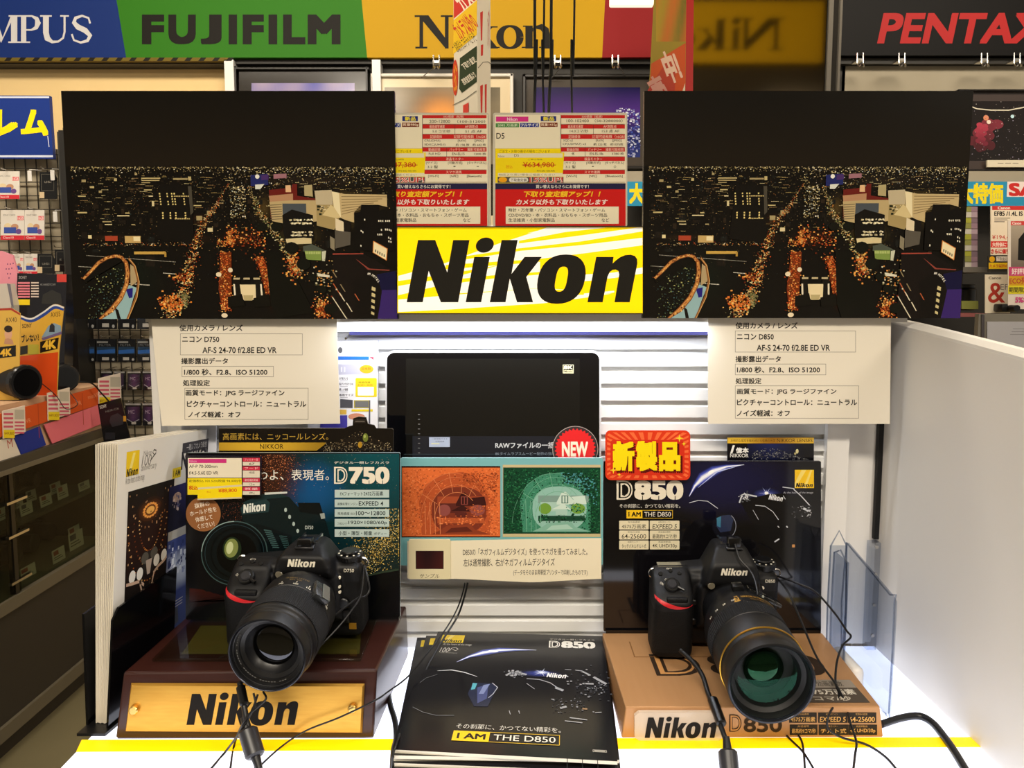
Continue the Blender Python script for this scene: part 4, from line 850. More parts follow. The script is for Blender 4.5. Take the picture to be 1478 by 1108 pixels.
    pr.dots(260, lambda r: G(r.gauss(690, 40), r.gauss(990, 24)), (.5, 1.9), red + ['#e86a1c', '#f08a2c'], rnd); pr.dots(70, lambda r: G(r.gauss(760, 30), r.gauss(820, 14)), (.5, 1.6), red, rnd); pr.dots(120, lambda r: G(r.gauss(780, 16), r.gauss(960, 26)), (.4, 1.2), ['#a89a6a', '#7a7048', '#5a6038'], rnd)
    # avenue strips
    pg([(1045, 650), (1120, 650), (1110, 940), (1085, 1040), (1040, 1040), (1020, 900)], '#6e2c10', G)
    pr.dots(420, lambda r: G(r.gauss(1068, 22), r.uniform(640, 1050)), (.3, 1.1), red + ['#d9602a', '#c9501c'], rnd); pr.dots(120, lambda r: G(r.uniform(1020, 1140), r.gauss(585, 14)), (.3, 1), red, rnd); pr.dots(120, lambda r: G(r.gauss(1112, 12), r.gauss(540, 26)), (.5, 1.5), red, rnd)
    pg([(170, 680), (220, 690), (320, 930), (230, 940)], '#6e2c10'); pr.dots(420, lambda r: (lambda t: K(190 + 95 * t + r.gauss(0, 22), 680 + 260 * t))(r.random()), (.3, 1.1), red + ['#d9602a', '#c9501c'], rnd)
    for k in range(3): pr.ell(*G(*((1108, 770), (1025, 800), (1055, 1076))[k]), 3.6 + k * .6, 3.4, '#ead8b4', n=10, up=False)
    pr.up(); pr.dots(200, lambda r: K(r.uniform(0, 240), r.gauss(560, 40)), (.3, 1.4), red + ['#3a2414'], rnd)
    # gate
    pg([(0, 820), (50, 820), (50, 860), (150, 860), (150, 820), (200, 820), (205, 945), (160, 960), (40, 960), (0, 940)], '#17140f'); pg([(48, 868), (158, 868), (158, 970), (60, 970)], '#e9d6a8'); pg([(70, 940), (140, 940), (132, 975), (74, 975)], '#b9a878')
    for x in (2, 190): pg([(x, 865), (x + 12, 865), (x + 16, 940), (x + 4, 940)], '#e9dcc0')
    for x in (5, 75, 145): pg([(x, 822), (x + 45, 822), (x + 45, 834), (x, 834)], '#bfae86')
    pg([(-40, 950), (60, 930), (80, 1010), (-40, 1020)], '#0f0e0a'); pg([(140, 960), (250, 930), (260, 1010), (150, 1020)], '#0f0e0a')
    # diverging right road and trees
    rr_ = [(135, 200), (170, 300), (200, 380), (260, 460), (320, 540), (400, 680), (470, 800)]
    for i in range(len(rr_) - 1):
        a, c = rr_[i], rr_[i + 1]
        pr.dots(60 + i * 10, lambda r, a=a, c=c, i=i: (lambda t: K(a[0] + (c[0] - a[0]) * t + r.gauss(0, 10 + i * 3), a[1] + (c[1] - a[1]) * t + r.gauss(0, 8)))(r.random()), (.3, .7 + i * .12), warm + ['#7a8a52', '#e89a48'], rnd)
    pr.dots(200, lambda r: K(r.uniform(0, 110), r.uniform(200, 420)), (.3, 1), warm + ['#a8b8b0'], rnd)
    pg([(235, 640), (360, 650), (560, 1050), (300, 1100), (260, 1000)], '#0c0d09'); pr.dots(160, lambda r: K(r.gauss(430, 30), r.gauss(740, 50)), (.5, 1.7), red + ['#e8b45a'], rnd)
    # lit blocks to the right
    pg([(150, 130), (270, 122), (272, 196), (150, 205)], '#232a66'); pg([(225, 130), (275, 126), (275, 160), (225, 165)], '#4a2f6a'); pr.ell(*K(197, 140), 3.2, 3.2, '#f0efe4', n=14); pg([(180, 195), (245, 190), (215, 225), (180, 225)], '#dfe2d6'); pg([(310, 124), (400, 120), (400, 150), (310, 155)], '#a0707a')
    pg([(275, 230), (430, 215), (440, 190), (470, 190), (470, 270), (605, 290), (605, 430), (440, 440), (280, 420)], '#6a1f1a'); pg([(390, 200), (426, 198), (428, 245), (390, 245)], '#e6b98a'); pg([(272, 270), (440, 255), (440, 310), (280, 322)], '#b98a66')
    pg([(275, 310), (440, 300), (600, 300), (608, 440), (440, 470), (290, 440)], '#bfa878'); pg([(520, 200), (575, 195), (578, 275), (520, 270)], '#b5a678'); pg([(590, 235), (710, 230), (715, 330), (600, 330)], '#c4b594')
    for k in range(7): pg([(280, 330 + k * 16), (360, 326 + k * 16), (360, 331 + k * 16), (280, 336 + k * 16)], '#6f6248', up=False)
    pr.up(); pg([(600, 330), (720, 330), (760, 440), (720, 500), (600, 470)], '#a89362'); pr.dots(60, lambda r: K(r.uniform(610, 740), r.uniform(340, 400)), (.5, 2), ['#3a3a24', '#24281a', '#e0cfa0'], rnd)
    pg([(710, 240), (800, 258), (1092, 262), (1092, 345), (1030, 330), (905, 335), (860, 384), (860, 450), (760, 420), (720, 345)], '#c9b180'); pg([(710, 240), (760, 250), (770, 418), (722, 345)], '#efe0b4')
    for k in range(7): pg([(776, 272 + k * 20), (1090 - k * 30, 274 + k * 14), (1090 - k * 30, 279 + k * 14), (776, 277 + k * 20)], '#8a7650', up=False)
    pr.up(); pg([(700, 330), (722, 345), (770, 418), (730, 420), (640, 400)], '#d9c48e')
    pg([(365, 322), (530, 322), (530, 385), (365, 400)], '#4c5258'); pg([(362, 400), (430, 362), (575, 400), (578, 560), (540, 590), (380, 596), (366, 520)], '#12100e')
    for y in (432, 455, 515, 536): pr.dots(26, lambda r, y=y: K(r.uniform(415, 572), y + r.gauss(0, 2)), (.6, 1.6), ['#e8ddb8', '#c4b68a', '#fff4d0'], rnd)
    pg([(380, 560), (500, 552), (560, 556), (560, 592), (390, 598)], '#d9c898'); pg([(500, 610), (560, 595), (660, 640), (500, 645)], '#4d5348'); pg([(510, 640), (626, 640), (626, 705), (520, 700)], '#7d9448'); pg([(630, 645), (660, 640), (650, 710), (630, 708)], '#c9cbb0')
    for k in range(9): pg([(516 + k * 12, 645), (524 + k * 12, 645), (524 + k * 12, 662), (516 + k * 12, 662)], '#b8c47a', up=False)
    pr.up(); pg([(730, 420), (787, 445), (787, 512), (730, 500)], '#e3d3b0'); pg([(760, 415), (838, 448), (832, 512), (787, 512), (787, 445)], '#191513'); pg([(725, 502), (835, 515), (830, 600), (725, 625)], '#5a544a'); pg([(690, 540), (722, 560), (720, 640), (690, 620)], '#8a8068')
    pg([(865, 385), (905, 378), (912, 330), (1032, 330), (1036, 372), (1060, 360), (1130, 365), (1135, 640), (865, 640)], '#0d0b0a')
    for x, y in ((1028, 432), (1042, 432), (1056, 432), (1076, 432), (1090, 432), (1102, 432), (1046, 492), (1074, 490), (1086, 490), (1100, 492), (1112, 498), (1020, 524), (1034, 524), (1046, 524), (1095, 545), (1108, 552), (1096, 570), (1110, 574), (930, 424), (905, 500), (915, 508), (900, 600)): pg([(x, y), (x + 8, y + 1), (x + 8, y + 14), (x, y + 12)], '#e3dcc4', up=False)
    pr.up(); pg([(705, 660), (920, 660), (1140, 780), (1140, 1100), (690, 1100)], '#15100f'); pg([(705, 658), (920, 657), (920, 663), (705, 666)], '#a8483a'); pg([(860, 690), (960, 760), (1100, 768), (1100, 775), (950, 768)], '#8a3f34')
    pg([(990, 572), (1090, 625), (1082, 708), (985, 652)], '#d9863c'); pg([(995, 580), (1085, 628), (1077, 700), (990, 650)], '#f3e2b6')
    for k in range(5): pg([(1002 + k * 15, 630 + k * 8), (1010 + k * 15, 634 + k * 8), (1008 + k * 15, 652 + k * 8), (1000 + k * 15, 648 + k * 8)], '#6a6450', up=False)
    pr.up(); pg([(1010, 800), (1145, 775), (1145, 905), (1040, 905)], '#131238'); pg([(1045, 905), (1148, 903), (1150, 1100), (1010, 1100), (1030, 1000)], '#38246a')
    pg([(840, 860), (960, 770), (1030, 860), (1000, 1100), (860, 1100)], '#100d0c')
    for k, ch in enumerate('AM HOTEL'):
        if ch != ' ': a = -.7 + k * .28; q = K(950 + k * 10.5, 795 + (k * k) * 1.1); pr.T(ch, q[0] - 1.2, q[1] - 1.7, q[0] + 1.2, q[1] + 1.7, '#f0ead8', .03, 0, a * .6 + .4)
    for k in range(5): pg([(975 - k * 2, 880 + k * 42), (1000 - k * 3, 890 + k * 42), (998 - k * 3, 915 + k * 40), (972 - k * 2, 905 + k * 40)], '#cfc08a', up=False)
    for x, y, l in ((700, 860, 90), (750, 865, 50), (850, 930, 45), (790, 990, 60), (690, 950, 160), (700, 780, 40), (740, 920, 60)): pg([(x, y), (x + 8, y), (x + l * .62 + 8, y + l), (x + l * .62, y + l)], rnd.choice(['#d8ceb0', '#b05a34', '#8a7a5a']), up=False)
    pr.up(); pr.dots(260, lambda r: K(r.gauss(620, 30), r.gauss(1030, 40)), (.4, 1.5), red, rnd); pr.dots(90, lambda r: K(r.gauss(640, 40), r.gauss(840, 60)), (.4, 1.4), ['#cfc8a8', '#4a5038', '#8a7a4a', '#e89a48'], rnd); pg([(590, 790), (680, 805), (680, 820), (600, 812)], '#ddd6bd')
    for cx, cy, r_ in ((560, 820, 34), (500, 730, 50), (320, 480, 40), (220, 480, 38), (620, 900, 36), (680, 1030, 46), (420, 620, 50)): pr.ell(*K(cx, cy), r_ / 4.676, r_ / 6, '#10120c', n=12, up=False)
    pr.up()
    # big lit arch at the lower left
    pr.dots(260, lambda r: G(r.uniform(90, 370), r.uniform(760, 1100)), (.3, 1.1), ['#5a6a48', '#3a4a44', '#7a8a5a', '#4a6a6a', '#23302a', '#a8a468'], rnd)
    pg([(372, 700), (80, 860), (75, 800), (250, 690)], '#0c0b09', G)
    pg([(395, 870), (450, 890), (420, 960), (370, 1108), (190, 1108), (300, 1010)], '#93b5b8', G); pg([(370, 900), (420, 890), (415, 955), (390, 960)], '#24207a', G); pg([(410, 730), (450, 760), (452, 850), (405, 880)], '#b09a72', G); pg([(285, 1020), (310, 1040), (325, 1108), (300, 1108)], '#14120f', G)
    Q = lambda L: [G(*p) for p in L]
    pr.stroke(Q([(400, 690), (440, 740), (462, 850), (440, 950), (400, 1040), (370, 1108)]), 3.2, '#8a5a30'); pr.stroke(Q([(405, 695), (446, 745), (468, 850), (446, 955), (376, 1108)]), 1, '#d9a868')
    ring = [(76, 830), (130, 780), (190, 720), (250, 688), (310, 674), (352, 684), (382, 720), (390, 790), (376, 870), (330, 960), (260, 1040), (180, 1110)]
    pr.stroke(Q(ring), [4.2, 5, 5.4, 5, 4.4, 5, 6, 7, 7, 7, 7.5, 8], '#7a4522'); pr.stroke(Q(ring), [2.8, 3.2, 3.6, 3.4, 3, 3, 3.6, 4.4, 4.6, 4.6, 5, 5], '#c98a48')
    for i in range(len(ring) - 1):
        for k in range(9):
            t = k / 9; x = ring[i][0] + (ring[i + 1][0] - ring[i][0]) * t; y = ring[i][1] + (ring[i + 1][1] - ring[i][1]) * t; q = G(x + rnd.gauss(0, 5), y + rnd.gauss(0, 5)); s = rnd.uniform(.4, 1.2); pr.rect(q[0] - s, q[1] - s, q[0] + s, q[1] + s, rnd.choice(['#f0c878', '#8a4a22', '#5a2a16', '#e8a850', '#a85a2a']), False)
    pr.up()
G_P = 'night city photo prints'
def night(remap, x, label):
    pr = Print(lambda a, b_, h: PY(*remap(a, b_), .972) + Vector((0, -h, 0)), eps=4e-6)
    pr.slab(R4(88, 131, 577, 460), .008, '#0e0c0a', '#14120f'); city(pr); t = pr.mb.build('photo_print', M_PHOTO); return tag(t, label, 'photo print', G_P)
def rm(q):
    def f(x, y):
        u = (x - 88) / 489.; v = (y - 131) / 329.
        return (q[0][0] * (1 - u) * (1 - v) + q[1][0] * u * (1 - v) + q[2][0] * u * v + q[3][0] * (1 - u) * v, q[0][1] * (1 - u) * (1 - v) + q[1][1] * u * (1 - v) + q[2][1] * u * v + q[3][1] * (1 - u) * v)
    return f
night(rm([(88, 131), (569, 131), (575, 460), (107, 460)]), 0, 'night city photo print left of the backlit yellow sign')
night(rm([(930, 131), (1405, 131), (1386, 459), (927, 459)]), 0, 'night city photo print right of the backlit yellow sign')

# ------------------------------------------------------------------ paper sheets with shooting data
PAPER = '#e4dccb'; INK = '#2a2722'
def sheet(o, pts, L, boxes, label, sk=0.):
    pr = board('data_sheet', .9825, pts, .0006, PAPER, o, 1 / 2.954)
    for x0, y0, x1, y1 in boxes: pr.frame(x0, y0, x1, y1, 2, '#8d867a')
    for t, x0, y0, x1, y1 in L: pr.T(t, x0, y0, x1, y1, INK, .018)
    tag(pr.mb.build('data_sheet', M_PRINT), label, 'paper sheet', 'shooting data sheets under the night prints')
sheet((0, 360), [(643, 290), (1436, 290), (1436, 300), (1450, 742), (690, 752)], (('使用カメラ / レンズ', 765, 320, 1035, 348), ('ニコン D750', 777, 370, 935, 395), ('AF-S 24-70 f/2.8E ED VR', 863, 416, 1180, 442), ('撮影露出データ', 773, 462, 972, 488), ('1/800 秒、F2.8、ISO 51200', 785, 508, 1140, 536), ('処理設定', 780, 555, 895, 582), ('画質モード：JPG ラージファイン', 792, 598, 1213, 627), ('ピクチャーコントロール：ニュートラル', 797, 645, 1305, 672), ('ノイズ軽減：オフ', 802, 690, 1025, 716)), ((768, 358, 1290, 450), (775, 497, 1167, 543), (787, 590, 1315, 725)), 'cream printed data sheet hanging under the left night print')
sheet((978, 360), [(130, 290), (910, 290), (905, 743), (130, 743)], (('使用カメラ / レンズ', 247, 310, 512, 338), ('ニコン D850', 253, 359, 410, 384), ('AF-S 24-70 f/2.8E ED VR', 337, 406, 650, 432), ('撮影露出データ', 247, 453, 440, 480), ('1/800 秒、F2.8、ISO 51200', 253, 498, 607, 526), ('処理設定', 247, 547, 357, 573), ('画質モード：JPG ラージファイン', 253, 592, 677, 620), ('ピクチャーコントロール：ニュートラル', 253, 638, 765, 665), ('ノイズ軽減：オフ', 253, 684, 478, 711)), ((245, 346, 760, 438), (245, 487, 633, 535), (245, 580, 773, 720)), 'cream printed data sheet hanging under the right night print')

# ------------------------------------------------------------------ price cards on top of the lit sign
def price_card(dx, D, label):
    t = thing('price_card', PY(560 + (1020 + dx) / 4.1056, 326, .985), label, 'price card', 'laminated price cards standing on the lit sign')
    y = .976; O = (560 + dx / 4.1056, 150); sc = 1 / 4.1056
    pr = Print(plane_y(y), O, sc); pr.slab(rr(622, 52, 1418, 727, 12), .004, '#c9c1ae', '#a8a294'); pr.mb.build('holder', M_GLOSS, t)
    pr = Print(plane_y(y - .0002), O, sc, eps=4e-6); R = pr.rect; T = pr.T; RD = '#c62a28'; IK = '#2a241c'; CR = '#ece2c4'
    pr.poly(R4(634, 64, 1410, 722), CR)
    R(640, 75, 832, 105, '#d8388a'); T('Nikon', 706, 80, 767, 100, '#f4d8e4', .02); R(905, 72, 997, 102, '#24307a'); T('新品', 920, 75, 985, 99, '#e8d83a', .03)
    R(638, 114, 777, 138, '#4f8a4a'); T('2082 万画素' if dx == 0 else '2432 万画素', 650, 118, 768, 134, '#e4e6cc'); R(782, 112, 895, 137, '#2c3a8c'); T('フルサイズ', 787, 115, 892, 134, '#e8e8e0', .02); R(903, 110, 1005, 136, '#7a3a22'); T(D['w'], 906, 114, 1000, 133, '#f0dcc0', .01)
    T(D['n'], 642, 172, 690, 206, IK, .01)
    for a, c in ((66, 84), (122, 146), (180, 207), (258, 282), (313, 338), (392, 415)): R(1025, a, 1404, c, RD, False)
    pr.up()
    for s, x0, y0, x1, y1 in (('ISO感度（拡張）', 1150, 67, 1270, 82), ('最高連写速度', 1066, 124, 1156, 143), ('AF測距点', 1276, 124, 1354, 143), ('記録媒体', 1070, 184, 1140, 203), ('記録可能枚数（16GB）', 1210, 184, 1402, 203), ('動画記録', 1060, 261, 1130, 279), ('バッテリー', 1185, 261, 1265, 279), ('撮影可能枚数', 1290, 261, 1398, 279), ('液晶モニター', 1164, 317, 1268, 335), ('スマホ連携', 1164, 395, 1256, 412)): T(s, x0, y0, x1, y1, '#f0d8c0')
    for s, x0, y0, x1, y1 in D['v']: T(s, x0, y0, x1, y1, IK)
    for x, a, c in ((1217, 122, 180), (1168, 258, 313)): R(x - 1, a, x + 1, c, '#4a3028', False)
    for yy in (120, 179, 256, 312, 390, 464): R(1025, yy - 1, 1404, yy + 1, '#6a4038', False)
    R(1023, 66, 1026, 465, '#4a3a34'); R(636, 264, 1024, 467, '#e8c816'); R(640, 267, 1022, 464, '#f3d819'); T('ご注文・お取り寄せの場合ございます', 660, 272, 960, 290, '#5a4a14')
    pr.poly([(650, 292), (1044, 288), (1036, 410), (1040, 466), (652, 470)], '#f0d61a'); R(650, 293, 1035, 318, '#e4dab6'); T('Nikon', 652, 303, 690, 315, '#6a6048'); T('D5' if dx == 0 else 'D750', 748, 298, 775, 313, '#4a4230'); T('ご奉仕価格', 830, 324, 915, 334, '#6a5a20')
    T('税込', 700, 362, 738, 383, '#d9781c'); T(D['p'], 800, 345, 985, 380, '#c8361e', .01); R(795, 360, 995, 364, '#b0341e'); T('税抜価格', 880, 391, 990, 402, '#8a7a2a')
    R(652, 409, 1036, 430, '#e6dcb8'); T('他店より高い場合ご相談ください', 655, 413, 990, 426, '#7a7058'); R(650, 432, 1040, 467, '#55524c'); pr.ell(680, 449, 26, 15, '#e8a01c'); pr.poly(rr(718, 436, 830, 464, 13), '#e4e0d4'); T('下取査定額', 726, 441, 822, 459, '#4a463e', .01); T('15%UP!', 838, 434, 1036, 466, '#ecdcd0', .05); T('15%UP!', 838, 434, 1036, 466, '#c23a34', .012)
    R(636, 470, 1408, 506, '#262444'); T('買い替えならさらにお買得です！', 876, 479, 1190, 500, '#e6e2d8', .01); R(636, 506, 1408, 722, '#c8201f'); T('下取り査定額アップ！！', 805, 516, 1260, 551, '#efc22a', .03, .2); T('カメラ以外も下取りいたします', 758, 564, 1302, 598, '#eadcd0', .025, .2)
    R(698, 608, 1367, 710, CR); T('時計・万年筆・パソコン・スマートフォン・ゲーム', 714, 617, 1286, 640, IK, .008); T('CD/DVD/BD・本・衣料品・おもちゃ・スポーツ用品', 714, 647, 1298, 670, IK, .008); T('生活雑貨・小型家電製品', 714, 677, 988, 699, IK, .008); T('など', 1266, 677, 1310, 699, IK, .008)
    pr.mb.build('printed_card', M_LAMINATE, t)
price_card(0, dict(w='質量1415g', n='D5', p='¥634,980', v=(('100-102400', 1058, 92, 1190, 108), ('（50-3280000）', 1225, 90, 1390, 109), ('14.0コマ/秒', 1078, 151, 1186, 170), ('153 点 AF', 1268, 151, 1370, 170), ('XQD x2', 1038, 210, 1096, 225), ('CF(UDMA7) x2', 1036, 231, 1174, 247), ('[RAW]', 1232, 210, 1278, 226), ('[JPEG]', 1330, 210, 1384, 226), ('約 325 枚', 1218, 231, 1296, 248), ('約1075枚', 1318, 231, 1394, 248), ('4K', 1088, 287, 1106, 301), ('EN-EL18a', 1196, 287, 1276, 302), ('3780 枚', 1326, 287, 1398, 302), ('[サイズ]', 1048, 341, 1110, 358), ('[可動方式]', 1176, 341, 1258, 358), ('[タッチパネル]', 1286, 341, 1398, 358), ('3.2 型', 1052, 364, 1112, 380), ('－', 1208, 368, 1220, 372), ('○', 1338, 365, 1352, 379), ('[Wi-Fi]', 1058, 421, 1120, 437), ('[NFC]', 1192, 421, 1238, 437), ('[Bluetooth]', 1290, 421, 1390, 437))), 'laminated red and cream price card, whole, right of the printed tower')
price_card(-820, dict(w='質量980g', n='D810', p='¥247,380', v=(('200-12800', 1065, 94, 1188, 112), ('（100-51200）', 1230, 94, 1396, 113), ('5.0 コマ/秒', 1084, 153, 1190, 171), ('51 点 AF', 1278, 153, 1376, 171), ('CF(UDMA)', 1036, 211, 1130, 227), ('SDXC(UHS-I)', 1036, 234, 1160, 250), ('[RAW]', 1234, 211, 1282, 227), ('[JPEG]', 1334, 211, 1386, 227), ('約 198 枚', 1222, 234, 1302, 250), ('約 642 枚', 1322, 234, 1400, 250), ('Full HD', 1062, 288, 1130, 302), ('EN-EL15', 1200, 288, 1274, 303), ('1200 枚', 1330, 288, 1402, 303), ('[サイズ]', 1046, 341, 1112, 358), ('[可動方式]', 1176, 341, 1260, 358), ('[タッチパネル]', 1290, 341, 1402, 358), ('3.2 型', 1054, 364, 1116, 380), ('－', 1208, 368, 1220, 372), ('－', 1346, 368, 1358, 372), ('[Wi-Fi]', 1058, 421, 1120, 437), ('[NFC]', 1188, 421, 1236, 437), ('[Bluetooth]', 1288, 421, 1374, 437))), 'laminated red and cream price card partly hidden behind the left night print')

# ================================================================== ON THE SLAT WALL
t = thing('tablet_display', PY(711, 719, 1.0), 'black tablet display with white back shell hanging on the slat wall', 'tablet')
O, sc = (540, 500), 1 / 4.347
pr = Print(plane_y(1.002), O, sc); pr.slab(rr(70, 28, 1424, 950, 50), .014, '#e4e4e8', '#dcdce2'); pr.mb.build('back_shell', M_PRINT, t)
pr = Print(plane_y(.9985), O, sc); pr.slab(rr(80, 38, 1413, 940, 46), .003, '#060608'); pr.mb.build('front_glass', mat('tablet_glass', attr=True, rough=.05, spec=.5, coat=.5), t)
pr = Print(plane_y(.9984), O, sc); pr.slab(R4(200, 76, 1290, 900), .0001, '#131210'); pr.rect(240, 562, 1290, 880, '#1f2026'); pr.T('RAWファイルの一括現像', 760, 599, 1210, 638, '#c9c9cc', .02); pr.T('8Kタイムラプスムービー制作の効率化', 760, 661, 1160, 682, '#7c8694')
pr.rect(345, 568, 475, 630, '#aab4cc'); pr.T('一括現像できる', 360, 574, 460, 584, '#59606e'); pr.T('記録画素', 385, 590, 440, 600, '#59606e'); pr.rect(358, 606, 410, 612, '#d6d4a0')
pr.frame(1184, 113, 1252, 168, 4, '#c9c29c'); pr.T('8K', 1190, 120, 1246, 142, '#d9d2b0', .03); pr.rect(1190, 148, 1246, 164, '#b9b28c'); pr.T('Movie', 1194, 150, 1242, 162, '#2a2820', .01)
for k in range(9): pr.rect(275, 425 + k * 30, 288, 428 + k * 30, '#8a8a8a', False)
pr.mb.build('screen', mat('tablet_screen', attr=True, rough=.06, spec=.5), t)
pr = Print(plane_y(.9975), O, sc); pr.slab([(1262 + 144 * cos(2 * pi * k / 48), 642 + 144 * sin(2 * pi * k / 48)) for k in range(48)], .0006, '#3a2f30'); b = pr.mb
st_ = [];
for k in range(64): r = 130 if k % 2 else 116; st_.append((1262 + r * cos(2 * pi * k / 64), 642 + r * sin(2 * pi * k / 64)))
pr.poly([(x, y) for x, y in st_], '#d8282a'); pr.ring(1262, 642, 142, 142, 3, '#b8a8a0'); pr.T('NEW', 1178, 596, 1342, 690, '#f0e2cc', .035); s = pr.mb.build('sticker', M_GLOSS, t); s['label'] = 'round red NEW sticker'

t = thing('garden_photo_board', PY(724, 812, .985), 'teal bordered panel with an orange negative photo and a green garden photo', 'photo panel')
O, sc = (570, 650), 1 / 4.768
pr = Print(plane_y(.985), O, sc); pr.slab(rr(36, 52, 1432, 790, 14), .005, '#79b4b8', '#a8d0d2'); rnd = random.Random(12)
def garden(pr, x0, y0, x1, y1, C):
    w, h = x1 - x0, y1 - y0; X = lambda u: x0 + u * w; Y = lambda v: y0 + v * h; cl = lambda r, a, b_: (X(min(.995, max(.005, r.gauss(*a)))), Y(min(.99, max(.01, r.gauss(*b_)))))
    pr.rect(x0, y0, x1, y1, C['base']); pr.dots(1100, lambda r: (X(r.uniform(.01, .99)), Y(r.uniform(.015, .985))), (1., 6), C['leaf'], rnd)
    pr.poly([(X(.2), Y(.98)), (X(.17), Y(.5)), (X(.24), Y(.25)), (X(.4), Y(.1)), (X(.62), Y(.06)), (X(.8), Y(.2)), (X(.9), Y(.5)), (X(.9), Y(.98))], C['in1'])
    pr.dots(700, lambda r: (X(r.uniform(.2, .88)), Y(r.uniform(.1, .95))), (1, 6), C['leaf2'], rnd)
    pr.ell(X(.58), Y(.62), .28 * w, .34 * h, C['in2'], pw=.8); pr.rect(X(.36), Y(.42), X(.88), Y(.54), C['roof']); pr.rect(X(.38), Y(.52), X(.6), Y(.66), C['wall2'])
    pr.poly([(X(.55), Y(.52)), (X(.6), Y(.38)), (X(.64), Y(.36)), (X(.7), Y(.44)), (X(.84), Y(.42)), (X(.86), Y(.55)), (X(.55), Y(.56))], C['wall']); pr.rect(X(.6), Y(.42), X(.67), Y(.54), C['win']); pr.rect(X(.61), Y(.43), X(.63), Y(.53), C['wall'], False); pr.rect(X(.64), Y(.43), X(.66), Y(.53), C['wall'])
    pr.poly([(X(.5), Y(.63)), (X(.62), Y(.54)), (X(.7), Y(.64))], C['wall']); pr.rect(X(.54), Y(.63), X(.66), Y(.72), C['wall2']); pr.ell(X(.43), Y(.62), .065 * w, .085 * h, C['bush'], n=16); pr.ell(X(.77), Y(.62), .075 * w, .08 * h, C['bush'], n=16); pr.dots(60, lambda r: cl(r, (.76, .05), (.62, .04)), (2, 6), C['leaf2'], rnd)
    pr.rect(X(.36), Y(.73), X(.84), Y(.81), C['dark']); pr.dots(80, lambda r: (X(r.uniform(.36, .85)), Y(r.uniform(.7, .84))), (2, 7), C['leaf'], rnd); pr.poly([(X(.46), Y(.84)), (X(.7), Y(.82)), (X(.74), Y(.9)), (X(.9), Y(.97)), (X(.3), Y(.97)), (X(.4), Y(.9))], C['path']); pr.poly([(X(.5), Y(.88)), (X(.66), Y(.86)), (X(.72), Y(.93)), (X(.44), Y(.95))], C['path2'])
    for k, (cx, rx, ry, v) in enumerate(((.56, .23, .42, .78), (.55, .29, .55, .8), (.54, .36, .7, .84), (.52, .43, .82, .9))):
        pr.ring(X(cx), Y(v), rx * w, ry * h, 3.4 - k * .4, mixc(C['arch'], C['in1'], .35), 26, pi * 1.02, pi * 1.75)
    for k in range(4): x = X(.24 + k * .05); pr.stroke([(x, Y(.97)), (x - 6, Y(.5))], 3, C['arch'])
    for a in (-2.5, -2.1, -1.7, -1.35, -1.0): pr.stroke([(X(.55) + .24 * w * cos(a), Y(.78) + .42 * h * sin(a)), (X(.53) + .41 * w * cos(a), Y(.86) + .8 * h * sin(a))], 2.5, C['arch'], False)
    pr.up(); pr.dots(700, lambda r: (X(r.choice([r.uniform(.01, .2), r.uniform(.88, .99)])), Y(r.uniform(.02, .98))), (1, 6), C['leaf'], rnd); pr.dots(420, lambda r: (lambda u: (X(u), Y(r.uniform(.08, .24 + max(0, u - .72) * 1.4))))(r.uniform(.6, .97)), (1, 7), C['leaf3'], rnd)
pr.rect(45, 107, 725, 598, '#2a1410')
garden(pr, 50, 118, 724, 590, dict(base='#dd6c36', leaf=['#e87a44', '#c25a2c', '#e0753c', '#a84a28', '#ee8a52'], leaf2=['#b05028', '#8a3c20', '#cf6232', '#d8733c'], leaf3=['#a84a26', '#c25a2c', '#8a3c20'], in1='#b8532c', in2='#7a3322', roof='#a0472a', wall='#3a1716', wall2='#5a2620', win='#8a4038', bush='#8e4a44', dark='#b5552e', path='#8a3c24', path2='#5e261c', arch='#e8905c'))
pr.rect(742, 98, 1416, 594, '#c9b98c'); pr.rect(745, 116, 1414, 572, '#103a28')
garden(pr, 746, 120, 1413, 570, dict(base='#11402a', leaf=['#15502e', '#0c3020', '#1c6038', '#0a281c', '#2a7048'], leaf2=['#1f6a48', '#2f8058', '#4a9a78', '#0f3a28'], leaf3=['#0a2a1e', '#11402a', '#4f98a0'], in1='#3f8468', in2='#8fbcae', roof='#7d9a90', wall='#c9dccf', wall2='#a5c6b8', win='#3f6a60', bush='#6f9a3a', dark='#17402e', path='#7fb09c', path2='#a5c9b8', arch='#7db89a'))
pr.mb.build('panel', M_GLOSS, t)
t = thing('caption_strip', PY(724, 842, .98), 'cream caption strip with a mounted film slide, below the garden photos', 'paper strip')
pr = Print(lambda x, y, h: PY(x, y, .9795) + Vector((0, -h - .0012 * sin((x - 585) / 283 * pi * 2), 0)), O, sc)
n = 16; xs = [85 + (1420 - 85) * k / n for k in range(n + 1)]; top = lambda x: 622 - (x - 85) / 1335 * 20; bot = lambda x: 880 + 30 * max(0, 1 - abs(x - 950) / 500)
for a, c in zip(xs, xs[1:]): pr.poly([(a, top(a)), (c, top(c)), (c, bot(c)), (a, bot(a))], '#e9dfc3', False)
pr.up()
for s, x0, y0, x1, y1 in (('D850の「ネガフィルムデジタイズ」を使ってネガを撮ってみました。', 468, 672, 1325, 722), ('左は通常撮影、右がネガフィルムデジタイズ', 472, 742, 1100, 796), ('(データをそのまま昇華型プリンターで印刷したものです)', 815, 820, 1325, 864)): pr.T(s, x0, y0, x1, y1, '#2e2620', .006)
pr.mb.build('paper', M_PRINT, t)
